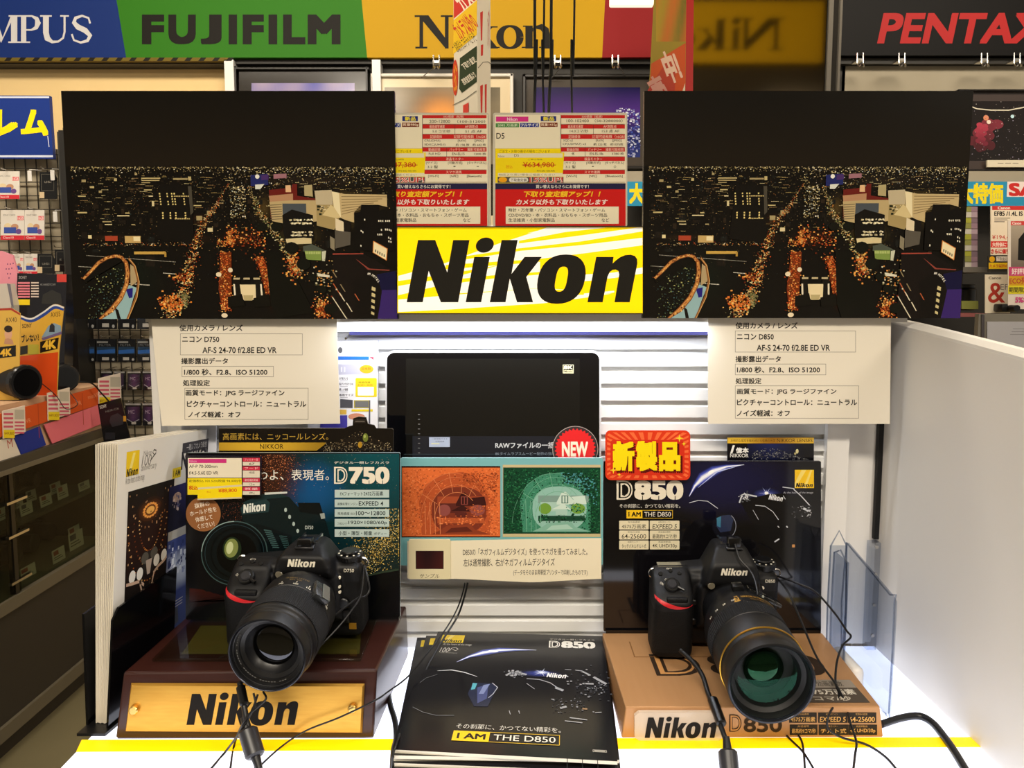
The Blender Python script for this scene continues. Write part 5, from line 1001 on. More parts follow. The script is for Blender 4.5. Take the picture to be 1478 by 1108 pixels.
pr = Print(plane_y(.9765), O, sc); pr.slab(rr(95, 612, 382, 885, 10), .0016, '#ded3ac', '#cfc4a0'); pr.rect(143, 690, 335, 815, '#2c0f0e'); pr.grad(150, 696, 330, 810, lambda u, v: mixc('#1c0b0c', '#4a1a16', abs(u - .4) + .2 * v), 6, 4); pr.T('サンプル', 172, 848, 306, 878, '#4a4030', 0, .25)
pr.mb.build('slide_mount', M_PRINT, t)
# screen protector pack behind the left sheet
O, sc = (455, 460), 1 / 5.536
t = thing('protector_pack', PY(520, 625, 1.01), 'white screen protector pack with a yellow label hanging behind the left sheet', 'accessory pack')
pr = Print(plane_y(1.006), O, sc); pr.slab(R4(-60, 176, 499, 905), .008, '#e6e6ec', '#d0d0dc'); pr.rect(-60, 300, 430, 328, '#2c6ac0'); pr.poly([(430, 304), (466, 304), (466, 330)], '#c9485a'); pr.rect(300, 230, 410, 236, '#e2b0b8', False); pr.rect(300, 284, 410, 290, '#e2b0b8'); pr.ell(200, 250, 18, 24, '#5a5a5e'); pr.rect(-60, 362, 499, 446, '#b9b9cc'); pr.ell(410, 402, 55, 34, '#d8a82c'); pr.T('日本製', 372, 388, 444, 408, '#b5482a'); pr.T('II', 205, 385, 240, 425, '#dadae4')
for k, s in enumerate(('が使える', '貼り付けOK', '優しい強度', '専用サイズ')): pr.T(s, 192, 466 + k * 44, 262 + (k % 2) * 44, 486 + k * 44, '#4c4c5a', .01); pr.rect(200, 494 + k * 44, 260, 497 + k * 44, '#9a9aa6', False)
pr.poly(rr(322, 472, 492, 624, 10), '#e0c92c'); pr.rect(340, 544, 468, 612, '#ecebf0'); pr.T('液晶保護', 345, 500, 440, 514, '#6a6020'); pr.T('お試し価格', 340, 522, 460, 536, '#c06a2c'); pr.poly([(200, 640), (300, 648), (300, 712), (200, 710)], '#4c4c54'); pr.frame(310, 650, 434, 712, 8, '#a89c2c'); pr.rect(318, 656, 426, 706, '#6f6f70'); pr.rect(290, 722, 460, 740, '#ddc62e'); pr.ell(330, 780, 66, 26, '#c98a70'); pr.rect(40, 770, 256, 880, '#4a44a8'); pr.rect(190, 724, 250, 762, '#d8b04c'); pr.poly([(430, 650), (440, 650), (440, 880), (425, 880)], '#5a5a66')
pr.mb.build('card', M_GLOSS, t); b = MB(); p = PY(500, 488, 1.0); b.tube([p + Vector((0, .03, .004)), p + Vector((0, -.004, 0))], .0015, 6); b.build('hook', M_STEEL, t)
pr = board('leaflet', 1.009, R4(262, 606, 312, 660), .002, '#dcdfe9'); pr.rect(262, 606, 275, 660, '#c9ccda'); tag(pr.mb.build('leaflet', M_PRINT), 'pale blank leaflet under the left data sheet', 'leaflet')

# ------------------------------------------------------------------ wooden display base
M_WOOD = mat('dark_mahogany', '#3c1d16', .32, coat=.2, noise=(60, '#2a120e', (.3, 6, 6)))
M_GOLD = mat('brushed_gold', '#e0b050', .34, .75, noise=(40, '#c99238', (1, 1, 8)))
M_GLASS = clear_mat('glass_sheet', '#e8efe9', 1.4, gain=.8)
ZA = TZ + .0695
t = thing('wooden_base', PZ(350, 1066, TZ), 'dark mahogany display base with a screwed golden front plate', 'display base')
f0 = PZ(166, 1067, TZ); f1 = PZ(539, 1066, TZ); e0 = PZ(178, 970, ZA); e1 = PZ(544, 966, ZA); g0 = PZ(267, 894, ZA); g1 = PZ(580, 893, ZA)
bk0 = Vector((g0.x - .003, 1.0, TZ)); bk1 = Vector((g1.x, 1.0, TZ)); g0 = Vector((g0.x, .985, ZA)); g1 = Vector((g1.x, .985, ZA))
b = MB(); b.hull([f0, f1, bk0, bk1, e0, e1, g0, g1], bevel=.0022); b.build('plinth', M_WOOD, t)
n_ = (f1 - f0).cross(e0 - f0).normalized(); n_ = n_ if n_.y < 0 else -n_
fr = plane_of(f0, n_); pr = Print(fr); 
pl = [(189.5, 985), (526.5, 986), (523, 1057), (181, 1055)]
b = MB(); b.prism([fr(x, y, .0035) for x, y in [(192, 987.5), (524, 988.5), (520.5, 1054.5), (184, 1052.5)]], [fr(x, y, .0002) for x, y in pl]); pt = b.build('gold_plate', M_GOLD, t)
pr = Print(lambda x, y, h: fr(x, y, h + .0036)); pr.nikon(271, 997, 432, 1043.5, '#151210'); pr.mb.build('lettering', M_PRINT, pt)
for x, y in ((197, 1021), (510, 1019)):
    b = MB(); c = fr(x, y, .0034); b.cyl(c, c + n_ * .005, .0046, 16, bev=.001); b.build('plate_screw', mat('gold_knob', '#dcb86a', .25, .9), pt)
b = MB(); zt = ZA + .0001; q = [PZ(262, 944, ZA), PZ(519, 944, ZA), PZ(522, 903, ZA), PZ(290, 903, ZA)]; b.add([p + Vector((0, 0, .0004)) for p in q], [(0, 1, 2, 3)]); b.build('gold_inlay', mat('old_gold_inlay', '#7a6530', .35, .5), t)
b = MB(); q = [PZ(219, 956, ZA), PZ(521, 955, ZA)]; b.bbox(q[0].x, q[1].x, q[0].y, .975, ZA + .0008, ZA + .0042, .0008, 1); tag(b.build('glass_sheet', M_GLASS), 'clear glass sheet lying on the mahogany base', 'glass')

# ------------------------------------------------------------------ gold box base
M_GBOX = mat('satin_gold_card', '#bd8f62', .42, .3, noise=(30, '#b58658', (6, .5, 1)))
ZB = TZ + .033
t = thing('gold_base', PZ(1080, 1064, TZ), 'low satin gold display box with dark feature tags along its front', 'display base')
F0 = PZ(897, 1065, TZ); F1 = PZ(1275, 1064, TZ); E0 = PZ(903, 1020, ZB); E1 = PZ(1270, 1019, ZB); G0 = PZ(869, 911, ZB); G1 = PZ(1185, 911, ZB)
G0.y = G1.y = .99
b = MB(); b.hull([F0, F1, E0, E1, G0, G1, Vector((G0.x, .992, TZ)), Vector((G1.x, .992, TZ))], bevel=.0012); bx = b.build('box', M_GBOX, t)
n2 = (F1 - F0).cross(E0 - F0).normalized(); n2 = n2 if n2.y < 0 else -n2; ff = plane_of(F0, n2)
pr = Print(lambda x, y, h: ff(x, y, h + .0003), (1030, 880), 1 / 5.278, eps=8e-6)
for i, (x0, s1, s2) in enumerate(((575, '4575万画素', '最高約9コマ/秒'), (795, 'EXPEED 5', 'チルト式'), (1020, '64-25600', '4K UHD/30p'))):
    w = (210, 222, 218)[i]
    pr.rect(x0, 780, x0 + w, 858, '#2c2620'); pr.rect(x0 + 4, 872, x0 + w + 6, 950, '#2c2620'); pr.T(('有効画素数', '画像処理エンジン', '常用ISO感度')[i], x0 + 60, 784, x0 + 150, 800, '#b58c54'); pr.T(s1, x0 + 12, 812, x0 + w - 12, 850, '#d9a860', .012, .12 if i == 1 else 0); pr.T(('高速連写', '画像モニター', '高画質動画')[i], x0 + 64, 876, x0 + 150, 892, '#b58c54'); pr.T(s2, x0 + 20, 902, x0 + w - 8, 938, '#d9a860', .01)
pr.T('D', 118, 795, 212, 925, '#3a2a18', .02); pr.T('D', 128, 802, 204, 918, '#c89058', -.012); pr.T('D', 140, 812, 196, 908, '#3a2a18', -.03); pr.T('850', 228, 818, 520, 930, '#3a2a18', .02)
pr.mb.build('front_print', M_PRINT, bx)
tp = lambda x, y, h: PZ(x, y, ZB) + Vector((0, 0, h + .0003))
dev = lambda: None
# artwork on the lid is laid out in the lid's own metres
LX = lambda x, y: (PZ(x, y, ZB).x, PZ(x, y, ZB).y)
pr = Print(lambda x, y, h: Vector((x, -y, ZB + .0002 + h)))
d0 = LX(948, 975); d1 = LX(1002, 944)
pr.T('D', d0[0], -d1[1], d1[0], -d0[1], '#2e2116', .03); pr.T('D', d0[0] + .005, -d1[1] + .004, d1[0] - .006, -d0[1] - .004, '#b8834c', -.01); pr.T('D', d0[0] + .011, -d1[1] + .008, d1[0] - .009, -d0[1] - .008, '#2e2116', -.02)
pr.T('850', d1[0] + .01, -d1[1], d1[0] + .14, -d0[1], '#2e2116', .02)
p0 = LX(1168, 1014); p1 = LX(1232, 981); x0, x1 = LX(1178, 982)[0], LX(1256, 1014)[0]; ya, yb = -p1[1], -p0[1]; hh = yb - ya
pr.rect(x0 - .03, ya, x1, ya + hh * .36, '#8a8074'); pr.rect(x0 - .03, ya + hh * .36, x1, yb, '#4c433a'); pr.T('有効画素数', x0 - .01, ya + hh * .06, x1 - .012, ya + hh * .3, '#4a4238', .01); pr.T('4575万画素', x0 - .025, ya + hh * .42, x1 - .006, ya + hh * .66, '#c9c2b4', .02); pr.T('9コマ/秒', x0 - .025, ya + hh * .72, x1 - .016, ya + hh * .92, '#b5ac9c', .02)
q0 = LX(905, 940); q1 = LX(1225, 952)
for (xa, yy, xb, y2) in ((q0[0] + .006, -LX(905, 948)[1], LX(1160, 948)[0], 0),): pr.rect(xa, yy - .0006, xb, yy + .0006, '#7d5630')
pr.rect(q0[0] + .006, -LX(905, 926)[1], q0[0] + .0075, -LX(905, 948)[1], '#7d5630')
pr.mb.build('lid_print', M_PRINT, bx)
b = MB(); o_ = [(921, 1024), (1035, 1024), (1041, 1028), (1041, 1060), (1036, 1064), (921, 1064), (915, 1060), (915, 1029)]; b.prism([ff(x, y, .006) for x, y in o_], [ff(x, y, .0006) for x, y in o_]); ac = b.build('acrylic_plate', mat('acrylic_plate', '#e6d8c4', .08, spec=.6, alpha=.45), t); ac['label'] = 'clear chamfered acrylic name plate'
pr = Print(lambda x, y, h: ff(x, y, h + .0063)); pr.nikon(929, 1029.5, 1032.5, 1060, '#14110f'); pr.mb.build('lettering', M_PRINT, ac)

# ------------------------------------------------------------------ promotion boards behind the cameras
O, sc = (260, 600), 1 / 4.4667; YA = PZ(420, 893, ZA + .0045).y
t = thing('camera_poster_board', PZ(420, 893, ZA), 'black and teal promotion board with a camera picture and five pale tags', 'promotion board')
pr = Print(plane_y(YA), O, sc); rnd = random.Random(5); pr.slab(rr(36, 238, 1418, 1313, 10), .004, '#0b0b0e', '#8a979a')
def bgc(u, v):
    c = mixc('#0c0c10', '#0c4a52', max(0, min(1, (u - .42) * 2.4)) * max(0, 1 - v * 1.25)); c = mixc(c, '#11538e', max(0, 1 - ((u - .6) / .16) ** 2 - ((v - .22) / .2) ** 2) * .8)
    c = mixc(c, '#3a2016', max(0, 1 - ((u - .42) / .14) ** 2 - ((v - .14) / .2) ** 2) * .9); return mixc(c, '#1f2a1c', max(0, min(1, (u - .75) * 3)) * max(0, 1 - abs(v - .55) * 3) * .8)
pr.grad(42, 244, 1412, 1307, bgc, 28, 24)
pr.dots(900, lambda r: (min(800, max(520, r.gauss(610, 80))), min(560, 250 + abs(r.gauss(0, 130)))), (.8, 2.6), ['#9a5230', '#c26a3c', '#6e3a24', '#d98a5a', '#4a281a'], rnd)
pr.dots(300, lambda r: (r.uniform(270, 420), r.uniform(500, 700)), (.8, 2.2), ['#5a3020', '#8a4a2c', '#3a2018'], rnd)
pr.dots(300, lambda r: (r.uniform(700, 1400), r.uniform(250, 480)), (.6, 1.8), ['#1c6a74', '#c9a87a', '#2a8a8a', '#134a6a'], rnd)
pr.dots(2600, lambda r: (lambda t: (min(1408, 1120 + 310 * t + r.gauss(0, 60)), min(1030, max(600, 1000 - 330 * t + r.gauss(0, 75)))))(r.random()), (1, 3.2), ['#c9a53c', '#e8c860', '#8a6c24', '#5a4a1c', '#f2e0a0', '#3c3414'], rnd)
pr.poly([(800, 1120), (1100, 1060), (1412, 985), (1412, 1307), (42, 1307), (42, 1180)], '#08090c'); pr.stroke([(960, 1090), (1100, 1056), (1300, 1008), (1410, 990)], [2, 8, 12, 12], '#2c3a2c')
for k in range(6): pr.poly([(60 + 0 * k, 1110 + k * 26), (150 + k * 40, 1120 + k * 12), (260 + k * 50, 1190), (60, 1200)], mixc('#3a1410', '#0b0b0e', k / 6))
# pictured camera
pr.poly([(385, 600), (420, 548), (520, 508), (640, 498), (705, 525), (760, 585), (900, 620), (940, 680), (985, 840), (1005, 1010), (700, 1060), (480, 820), (400, 660)], '#0f1c1e'); pr.poly([(390, 596), (420, 552), (540, 520), (578, 560), (570, 620), (400, 636)], '#22383a'); pr.poly([(400, 560), (520, 506), (640, 498), (700, 522), (560, 535), (430, 570)], '#1a2e30'); pr.poly([(760, 560), (900, 560), (925, 640), (770, 620)], '#0a1012')
for k in range(4): pr.ell(680 + k * 26, 606 + k * 45, 9, 14, '#aebdb8', n=12, up=False)
pr.up(); pr.poly([(545, 494), (690, 488), (690, 500), (545, 508)], '#cfd2cc'); pr.poly([(900, 630), (930, 625), (935, 660), (910, 665)], '#9aa39e')
pr.nikon(404, 560, 552, 618, '#e6e8e0', -.12); pr.T('D750', 805, 708, 858, 730, '#cfd6d0', 0, .1)
pr.poly([(330, 690), (520, 700), (720, 770), (720, 900), (560, 1080), (300, 1100)], '#0c1416')
for k in range(9): pr.poly([(540 + k * 7, 730 + k * 14), (590 + k * 6, 740 + k * 13), (592 + k * 6, 747 + k * 13), (540 + k * 7, 739 + k * 14)], '#3a5656', False)
for k in range(7): pr.poly([(640 + k * 5, 770 + k * 12), (690 + k * 3, 775 + k * 12), (690 + k * 3, 780 + k * 12), (640 + k * 5, 777 + k * 12)], '#2e4a4a', False)
pr.up(); pr.ell(350, 885, 215, 208, '#0c1315', n=44, rot=-.2); pr.ring(350, 885, 212, 205, 7, '#3c5252', 44, 0, 2 * pi, -.2); pr.ring(350, 885, 190, 184, 4, '#22343a', 44, 0, 2 * pi, -.2); pr.ring(350, 885, 212, 205, 5, '#8fa5a2', 24, 3.4, 4.9, -.2); pr.ring(365, 885, 165, 160, 10, '#05080a', 44); pr.ell(365, 885, 130, 130, '#040506', n=36); pr.ell(335, 855, 60, 75, '#1c2a1a'); pr.ell(330, 852, 44, 62, '#7f8a4c', n=24, rot=.2); pr.ell(320, 850, 22, 40, '#c6cf9a', n=20, rot=.2)
pr.ell(150, 632, 112, 112, '#96623a', n=40)
for k, (s, x0, x1) in enumerate((('抜群の', 92, 190), ('ホールド性を', 62, 236), ('体感して', 98, 210), ('ください！', 112, 222))): pr.T(s, x0, 555 + k * 44, x1, 588 + k * 44, '#eee0cc', .012, 0, -.19)
pr.T('わよ、表現者。', 500, 345, 960, 415, '#e9e6dc', .002); pr.T('デジタル一眼レフカメラ', 993, 292, 1348, 309, '#e2e6dc', .005)
def dlogo(pr, x0, y0, x1, y1, num, col, bg):
    w = x1 - x0; pr.T('D', x0, y0, x0 + w * .24, y1, col, .03); pr.T('D', x0 + w * .03, y0 + (y1 - y0) * .08, x0 + w * .225, y1 - (y1 - y0) * .08, bg, -.005); pr.T('D', x0 + w * .06, y0 + (y1 - y0) * .14, x0 + w * .2, y1 - (y1 - y0) * .14, col, -.0); pr.T('l', x0 + w * .1, y0 + (y1 - y0) * .2, x0 + w * .13, y1 - (y1 - y0) * .2, bg); pr.T(num, x0 + w * .265, y0, x1, y1, col, .045)
    for k in range(3): xx = x0 + w * (.265 + .735 * (k + .5) / 3); pr.rect(xx - w * .006, y0 + (y1 - y0) * .8, xx + w * .006, y1 + 1, bg, False)
    pr.up()
dlogo(pr, 993, 328, 1350, 437, '750', '#ece4d0', '#0e4450')
for i, (ya, s0, s1) in enumerate(((476, 'FXフォーマット', '2432万画素'), (538, '画像処理エンジン', 'EXPEED 4'), (600, '常用感度 ISO', '100～12800'), (663, 'フルHD D-ムービー', '1920×1080/60p'), (729, '小型・薄型・軽量', 'ボディー'))):
    pr.rect(997, ya, 1348, ya + 50, '#b9cbc8')
    if i == 4: pr.T(s0, 1022, ya + 12, 1238, ya + 40, '#1c2a2c', .01); pr.T(s1, 1250, ya + 20, 1332, ya + 38, '#1c2a2c', .01)
    elif i == 0: pr.T(s0, 1032, ya + 15, 1178, ya + 38, '#1c2a2c', .008); pr.T(s1, 1184, ya + 10, 1310, ya + 38, '#1c2a2c', .008)
    else: pr.T(s0, 1016, ya + 20, (0, 1144, 1128, 1080)[i], ya + 38, '#1c2a2c', .006); pr.T(s1, (0, 1152, 1134, 1086)[i], ya + 12, (0, 1310, 1324, 1334)[i], ya + 40, '#1c2a2c', .01)
pr.mb.build('board', M_GLOSS, t)
b = MB(); p = PY(262, 890, YA); q = PY(577, 896, YA); b.box(p.x + .01, q.x, YA - .006, YA + .012, ZA + .0044, ZA + .009); b.build('stand_foot', clear_mat('clear_acrylic', '#eef2f4', 1.45), t)

O2, sc2 = (860, 600), 1 / 4.344; YB = PZ(1030, 912, ZB).y
t = thing('camera_poster_board', PZ(1030, 912, ZB), 'glossy black promotion board with a blue light arc and six cream tags', 'promotion board')
pr = Print(plane_y(YB), O2, sc2); pr.slab(rr(48, 284, 1412, 1350, 8), .004, '#0e0d10', '#5a5a60')
def bgc(u, v): return mixc('#0d0c0f', '#16163a', max(0, 1 - ((u - .55) / .4) ** 2 - ((v - .12) / .22) ** 2))
pr.grad(52, 288, 1408, 1346, bgc, 20, 16)
arc = [(585, 505), (620, 440), (670, 388), (740, 345), (820, 318), (930, 306)]
for k in range(9): w = 1.25 - k / 8.; pr.stroke(arc, [4 * w, 26 * w, 64 * w, 58 * w, 24 * w, 2], c3('#171842', '#4a58c4', '#f2f5ff', (k / 8) ** 1.3))
pr.ell(722, 352, 20, 10, '#ffffff', rot=-.5); pr.stroke([(640, 450), (760, 350), (900, 312)], [1, 9, 1], '#b9c4f0')
star = [];
for k in range(24): r = (52 if k % 4 == 0 else 24) if k % 2 == 0 else 8; star.append((1070 + r * cos(2 * pi * k / 24), 484 + r * .8 * sin(2 * pi * k / 24)))
pr.glow(1070, 490, 95, 40, '#4450a8', '#111124', 9); pr.poly(star, '#b9c4f4'); pr.ell(1070, 484, 12, 9, '#ffffff')
pr.poly([(900, 530), (1000, 510), (1080, 490), (1180, 486), (1300, 520), (1345, 590), (1340, 900), (1140, 940), (1000, 700)], '#101013')
wht = '#c9ccd2'
for L, w in (([(585, 545), (640, 530), (700, 534), (765, 580)], 4), ([(900, 545), (915, 500), (930, 488), (960, 496), (1010, 505)], 9), ([(1000, 560), (1060, 566), (1110, 600), (1145, 650)], 4), ([(1170, 446), (1200, 450), (1245, 456)], 5), ([(1240, 460), (1285, 500), (1340, 560)], 6), ([(1300, 580), (1345, 596)], 14), ([(1175, 500), (1188, 522)], 4), ([(985, 590), (1020, 650)], 3), ([(1120, 790), (1150, 770)], 8), ([(1195, 690), (1202, 700)], 8), ([(1140, 690), (1150, 700)], 6)): pr.stroke(L, w, wht)
pr.dots(60, lambda r: (r.gauss(935, 16), r.gauss(510, 14)), (1.5, 5), ['#8a8c90', '#d8dade', '#4a4c52'], rnd); pr.dots(60, lambda r: (r.uniform(1230, 1350), r.uniform(560, 640)), (1, 4), ['#6a6c70', '#b8babe', '#3a3c42'], rnd); pr.rect(1230, 806, 1248, 824, '#c28a4c')
pr.ell(800, 690, 70, 78, '#16161e'); pr.poly([(760, 640), (790, 625), (840, 620), (862, 650), (845, 720), (780, 730), (755, 690)], '#2c3450'); pr.poly([(757, 640), (785, 628), (782, 700), (760, 690)], '#3f7894'); pr.ring(800, 690, 78, 84, 4, '#8c90a0', 20, -.9, .9)
pr.nikon(1084, 494, 1174, 530, '#e4e4e6', .16)
pr.rect(1247, 338, 1367, 452, '#f2c41c'); pr.poly([(1247, 420), (1290, 338), (1320, 338), (1250, 452), (1247, 452)], '#f6dc70'); pr.poly([(1300, 452), (1345, 338), (1357, 338), (1318, 452)], '#f6dc70'); pr.nikon(1253, 420, 1361, 447, '#14110c'); pr.T('At the heart of the image', 1175, 474, 1362, 490, '#a9aab0', 0, .15)
dlogo(pr, 130, 405, 548, 525, '850', '#e9e0cc', '#0e0d10'); pr.T('その刹那に、かつてない精彩を。', 148, 551, 530, 577, '#d6d2c6', .004)
def iam(pr, x0, y0, x1, y1, k, w=2.5):
    xm = x0 + (x1 - x0) * k; h = y1 - y0; pr.frame(x0, y0, x1, y1, w, '#dcb42c'); pr.rect(x0, y0, xm, y1, '#f0c322'); pr.T('I AM', x0 + (xm - x0) * .12, y0 + h * .22, xm - (xm - x0) * .1, y1 - h * .22, '#14120e', .03); pr.T('THE D850', xm + (x1 - xm) * .06, y0 + h * .22, x1 - (x1 - xm) * .06, y1 - h * .22, '#e2dcd0', .004)
iam(pr, 192, 590, 482, 642, .345)
for i, (x0, x1, a, s) in enumerate(((146, 331, '有効画素数', '4575万画素'), (338, 524, '画像処理エンジン', 'EXPEED 5'), (146, 331, '常用ISO感度', '64-25600'), (338, 524, '高速連続撮影', '最高約9コマ/秒'), (146, 331, '画像モニター', 'タッチパネルチルト式'), (338, 524, '高画質動画', '4K UHD/30p'))):
    y = 656 + (i // 2) * 62; pr.poly(rr(x0, y, x1, y + 56, 5), '#e2d8b8'); pr.T(a, x0 + 54, y + 4, x0 + 130, y + 14, '#3a342a'); pr.T(s, x0 + 16, y + 22, x1 - 16, y + 50, '#2c261e', .004, .15 if i == 1 else 0)
pr.mb.build('board', mat('glossy_black_print', attr=True, rough=.07, spec=.6), t)
b = MB(); p = PY(874, 905, YB); q = PY(1183, 913, YB); b.box(p.x, q.x, YB - .004, YB + .01, ZB, ZB + .004); b.build('stand_foot', M_BLACKG, t)

# toppers peeking above the boards
pr = board('topper_card', YA + .012, [(250, 80), (1060, 80), (1085, 68), (1112, 62), (1116, 16), (1150, 5), (1198, 10), (1210, 50), (1250, 60), (1262, 80), (1368, 82), (1375, 90), (1375, 330), (250, 330)], .003, '#14100d', O, sc, '#4a4238')
pr.T('高画素には、ニッコールレンズ。', 275, 110, 955, 156, '#b9963c', .002); pr.grad(250, 172, 940, 224, lambda u, v: mixc('#8a6a1c', '#d8ae34', .5 + .5 * sin(u * 4)), 12, 2); pr.poly([(880, 224), (905, 205), (925, 190), (945, 172), (945, 224)], '#14100d'); pr.T('NIKKOR', 515, 181, 666, 213, '#1c160c', .004)
rnd = random.Random(9); pr.dots(420, lambda r: (lambda x: (x, r.uniform(max(30, 96 + abs(x - 1155) * .5), 226)))(r.uniform(920, 1368)), (1, 3.4), ['#3a3026', '#8a7a5a', '#5a4a34', '#c9bb96', '#241c16'], rnd)
for k in range(22): x = 900 + k * 21; y = 110 + abs(x - 1155) * .42; pr.rect(x, y, x + 14, 226, '#1f1914', False)
pr.up(); pr.dots(200, lambda r: (r.uniform(920, 1368), r.uniform(170, 228)), (.8, 2.4), ['#a89872', '#6a5a40', '#d8caa4'], rnd); pr.rect(1122, 20, 1196, 46, '#2c2622'); pr.rect(1130, 34, 1190, 37, '#8a8276'); pr.ell(1195, 140, 17, 28, '#6f7a34'); pr.ell(1160, 186, 14, 20, '#b58a2a'); pr.ell(1190, 132, 7, 11, '#a8b464')
tag(pr.mb.build('topper_card', M_GLOSS), 'black and gold lens topper card with a stepped outline, above the teal board', 'topper card', 'lens topper cards')
pr = board('topper_card', YB + .012, R4(825, 135, 1367, 420), .003, '#0c0c12', O2, sc2, '#3a3a40')
pr.grad(825, 136, 1367, 172, lambda u, v: mixc('#9a6a1c', '#dcb23a', .5 + .5 * sin(u * 7 + 1)), 12, 2); pr.T('圧倒的な描写を極め続ける信頼の光学', 845, 145, 1125, 165, '#4a340c'); pr.T('NIKKOR LENSES', 1136, 143, 1358, 165, '#4a340c', .004); pr.grad(950, 174, 1360, 276, lambda u, v: mixc('#0c0c12', '#1c2456', max(0, 1 - abs(u - .35) * 2) * (1 - v * .6)), 8, 4)
pr.T('1', 842, 184, 872, 236, '#e6e4de', .01, .2); pr.T('億本', 878, 198, 958, 234, '#e6e4de', .03); pr.T('NIKKOR', 842, 237, 957, 260, '#e6e4de', .004)
pr.dots(300, lambda r: (lambda x: (x, r.uniform(190 + abs(x - 1090) * .35, 272)))(r.uniform(980, 1340)), (1, 4), ['#3a3c40', '#6a6c70', '#1c1c22', '#8c8c88'], rnd); pr.ell(1262, 222, 9, 14, '#d9cf9a'); pr.ell(1250, 236, 7, 7, '#b9ae7a')
tag(pr.mb.build('topper_card', M_GLOSS), 'small black and gold lens topper card above the blue-arc board', 'topper card', 'lens topper cards')
pr = board('new_product_plate', YB - .006, rr(60, 92, 592, 402, 34), .003, '#d8391c', O2, sc2, '#b8321a')
for k in range(36):
    a, c = 2 * pi * k / 36, 2 * pi * (k + .5) / 36; f = lambda a, s: (326 + 255 * s * max(-1, min(1, 1.35 * cos(a))), 247 + 144 * s * max(-1, min(1, 1.35 * sin(a)))); pr.poly([f(a, .6), f(c, .6), f(c, 1), f(a, 1)], '#ec6a3a', False)
pr.up(); pr.poly(rr(92, 150, 556, 372, 20), '#d0301a')
for s, x0, y0, x1, y1 in (('新', 106, 157, 242, 346), ('製', 251, 157, 386, 346), ('品', 396, 164, 530, 346)): pr.T(s, x0 + 6, y0 + 10, x1 + 14, y1 + 14, '#5a0f0c', .09); 
for s, x0, y0, x1, y1 in (('新', 106, 157, 242, 346), ('製', 251, 157, 386, 346), ('品', 396, 164, 530, 346)): pr.T(s, x0, y0, x1, y1, '#f6d812', .055)
for cx, cy, r in ((524, 140, 26), (552, 175, 16), (110, 340, 24), (146, 368, 14)): pr.poly([(cx + (r if k % 2 == 0 else r * .28) * cos(pi / 4 * k), cy + (r if k % 2 == 0 else r * .28) * sin(pi / 4 * k)) for k in range(8)], '#f2d02c')
tag(pr.mb.build('new_product_plate', M_GLOSS), 'orange red rounded plate with three big yellow characters', 'plate')
pr = board('price_tag', YA - .006, [(32, 256), (522, 262), (520, 512), (40, 512)], .003, '#1c1822', O, sc, '#2c2836')
pr.rect(50, 272, 397, 398, '#e6dcc4'); pr.rect(56, 277, 299, 304, '#c8327c'); pr.T('Nikon', 60, 284, 106, 299, '#e6a8c4'); pr.T('AF-P 70-300mm', 58, 315, 240, 335, '#2a241e', .012); pr.T('f/4.5-5.6E ED VR', 58, 357, 245, 378, '#2a241e', .012); pr.rect(48, 402, 397, 508, '#f0d81c'); pr.T('定価税込 101,520(税抜 94,000)を', 56, 410, 394, 430, '#4a4014', .006); pr.T('税込', 56, 449, 114, 478, '#c8341c', .02)
for k, (s, v) in enumerate((('フィルター径', '67'), ('フード', 'HB-82'), ('最短撮影距離', '1.2 m'), ('質量', '680 g'))): y = (270, 326, 402, 458)[k]; pr.rect(404, y, 514, y + 24, '#c8324a'); pr.T(s, 416, y + 4, 502, y + 19, '#f0d0d0'); pr.rect(404, y + 26, 514, y + (50 if k != 1 else 72), '#dcd2be'); pr.T(v, 445, y + 32, 480, y + 46, '#2c2620', .01)
pr.poly([(115, 462), (400, 442), (398, 532), (112, 542)], '#f2d616'); pr.poly([(115, 462), (400, 442), (400, 454), (115, 474)], '#d9cba0'); pr.T('¥88,800', 246, 468, 366, 496, '#d0421c', .015, 0, -.03); pr.T('税込', 172, 484, 198, 496, '#c8601c'); pr.poly([(112, 534), (398, 522), (398, 532), (112, 542)], '#cfc49c')
tag(pr.mb.build('price_tag', M_LAMINATE), 'yellow and white lens price tag clipped to the teal board corner', 'price tag')

# ------------------------------------------------------------------ brochures in the black rack at the left
def booklet(off, th, artf=None):
    ob = off * .58
    A0 = Vector((-.4215, .825, TZ + .0035)) + ob; B0 = Vector((-.4015, 1.0, TZ + .0035)) + ob; C0 = Vector((-.374, 1.004, TZ + .286)) + off; D0 = Vector((-.3995, .829, TZ + .2985)) + off
    def srf(u, v, h):     # u along the width, v downward from the top
        lo = A0 + (B0 - A0) * u; hi = D0 + (C0 - D0) * u; p = hi + (lo - hi) * v; n = ((B0 - A0) * v + (C0 - D0) * (1 - v)).cross(A0 - D0).normalized(); n = n if n.y < 0 or n.x > 0 else -n
        n = n if n.x > 0 else -n; return p + n * h
    mb = MB(); N = 6; g = lambda h: [srf(i / N, j / N, h) for j in range(N + 1) for i in range(N + 1)]
    fr, bk = g(0), g(-th); k = N + 1; W_ = H('#e3ddd2'); P_ = H('#cfc6b2')
    mb.add(fr, [(j * k + i, j * k + i + 1, (j + 1) * k + i + 1, (j + 1) * k + i) for j in range(N) for i in range(N)], W_, 0, True); mb.add(bk, [(j * k + i, j * k + i + 1, (j + 1) * k + i + 1, (j + 1) * k + i) for j in range(N) for i in range(N)], W_, 0, True)
    rim = [(j * k) for j in range(k)] + [N * k + i for i in range(1, k)] + [j * k + N for j in range(N - 1, -1, -1)] + [i for i in range(N - 1, 0, -1)]; m = len(rim)
    mb.add([fr[i] for i in rim] + [bk[i] for i in rim], [(i, (i + 1) % m, m + (i + 1) % m, m + i) for i in range(m)], P_)
    if artf: artf(Print(srf, eps=1e-5, mb=mb), srf)
    return mb
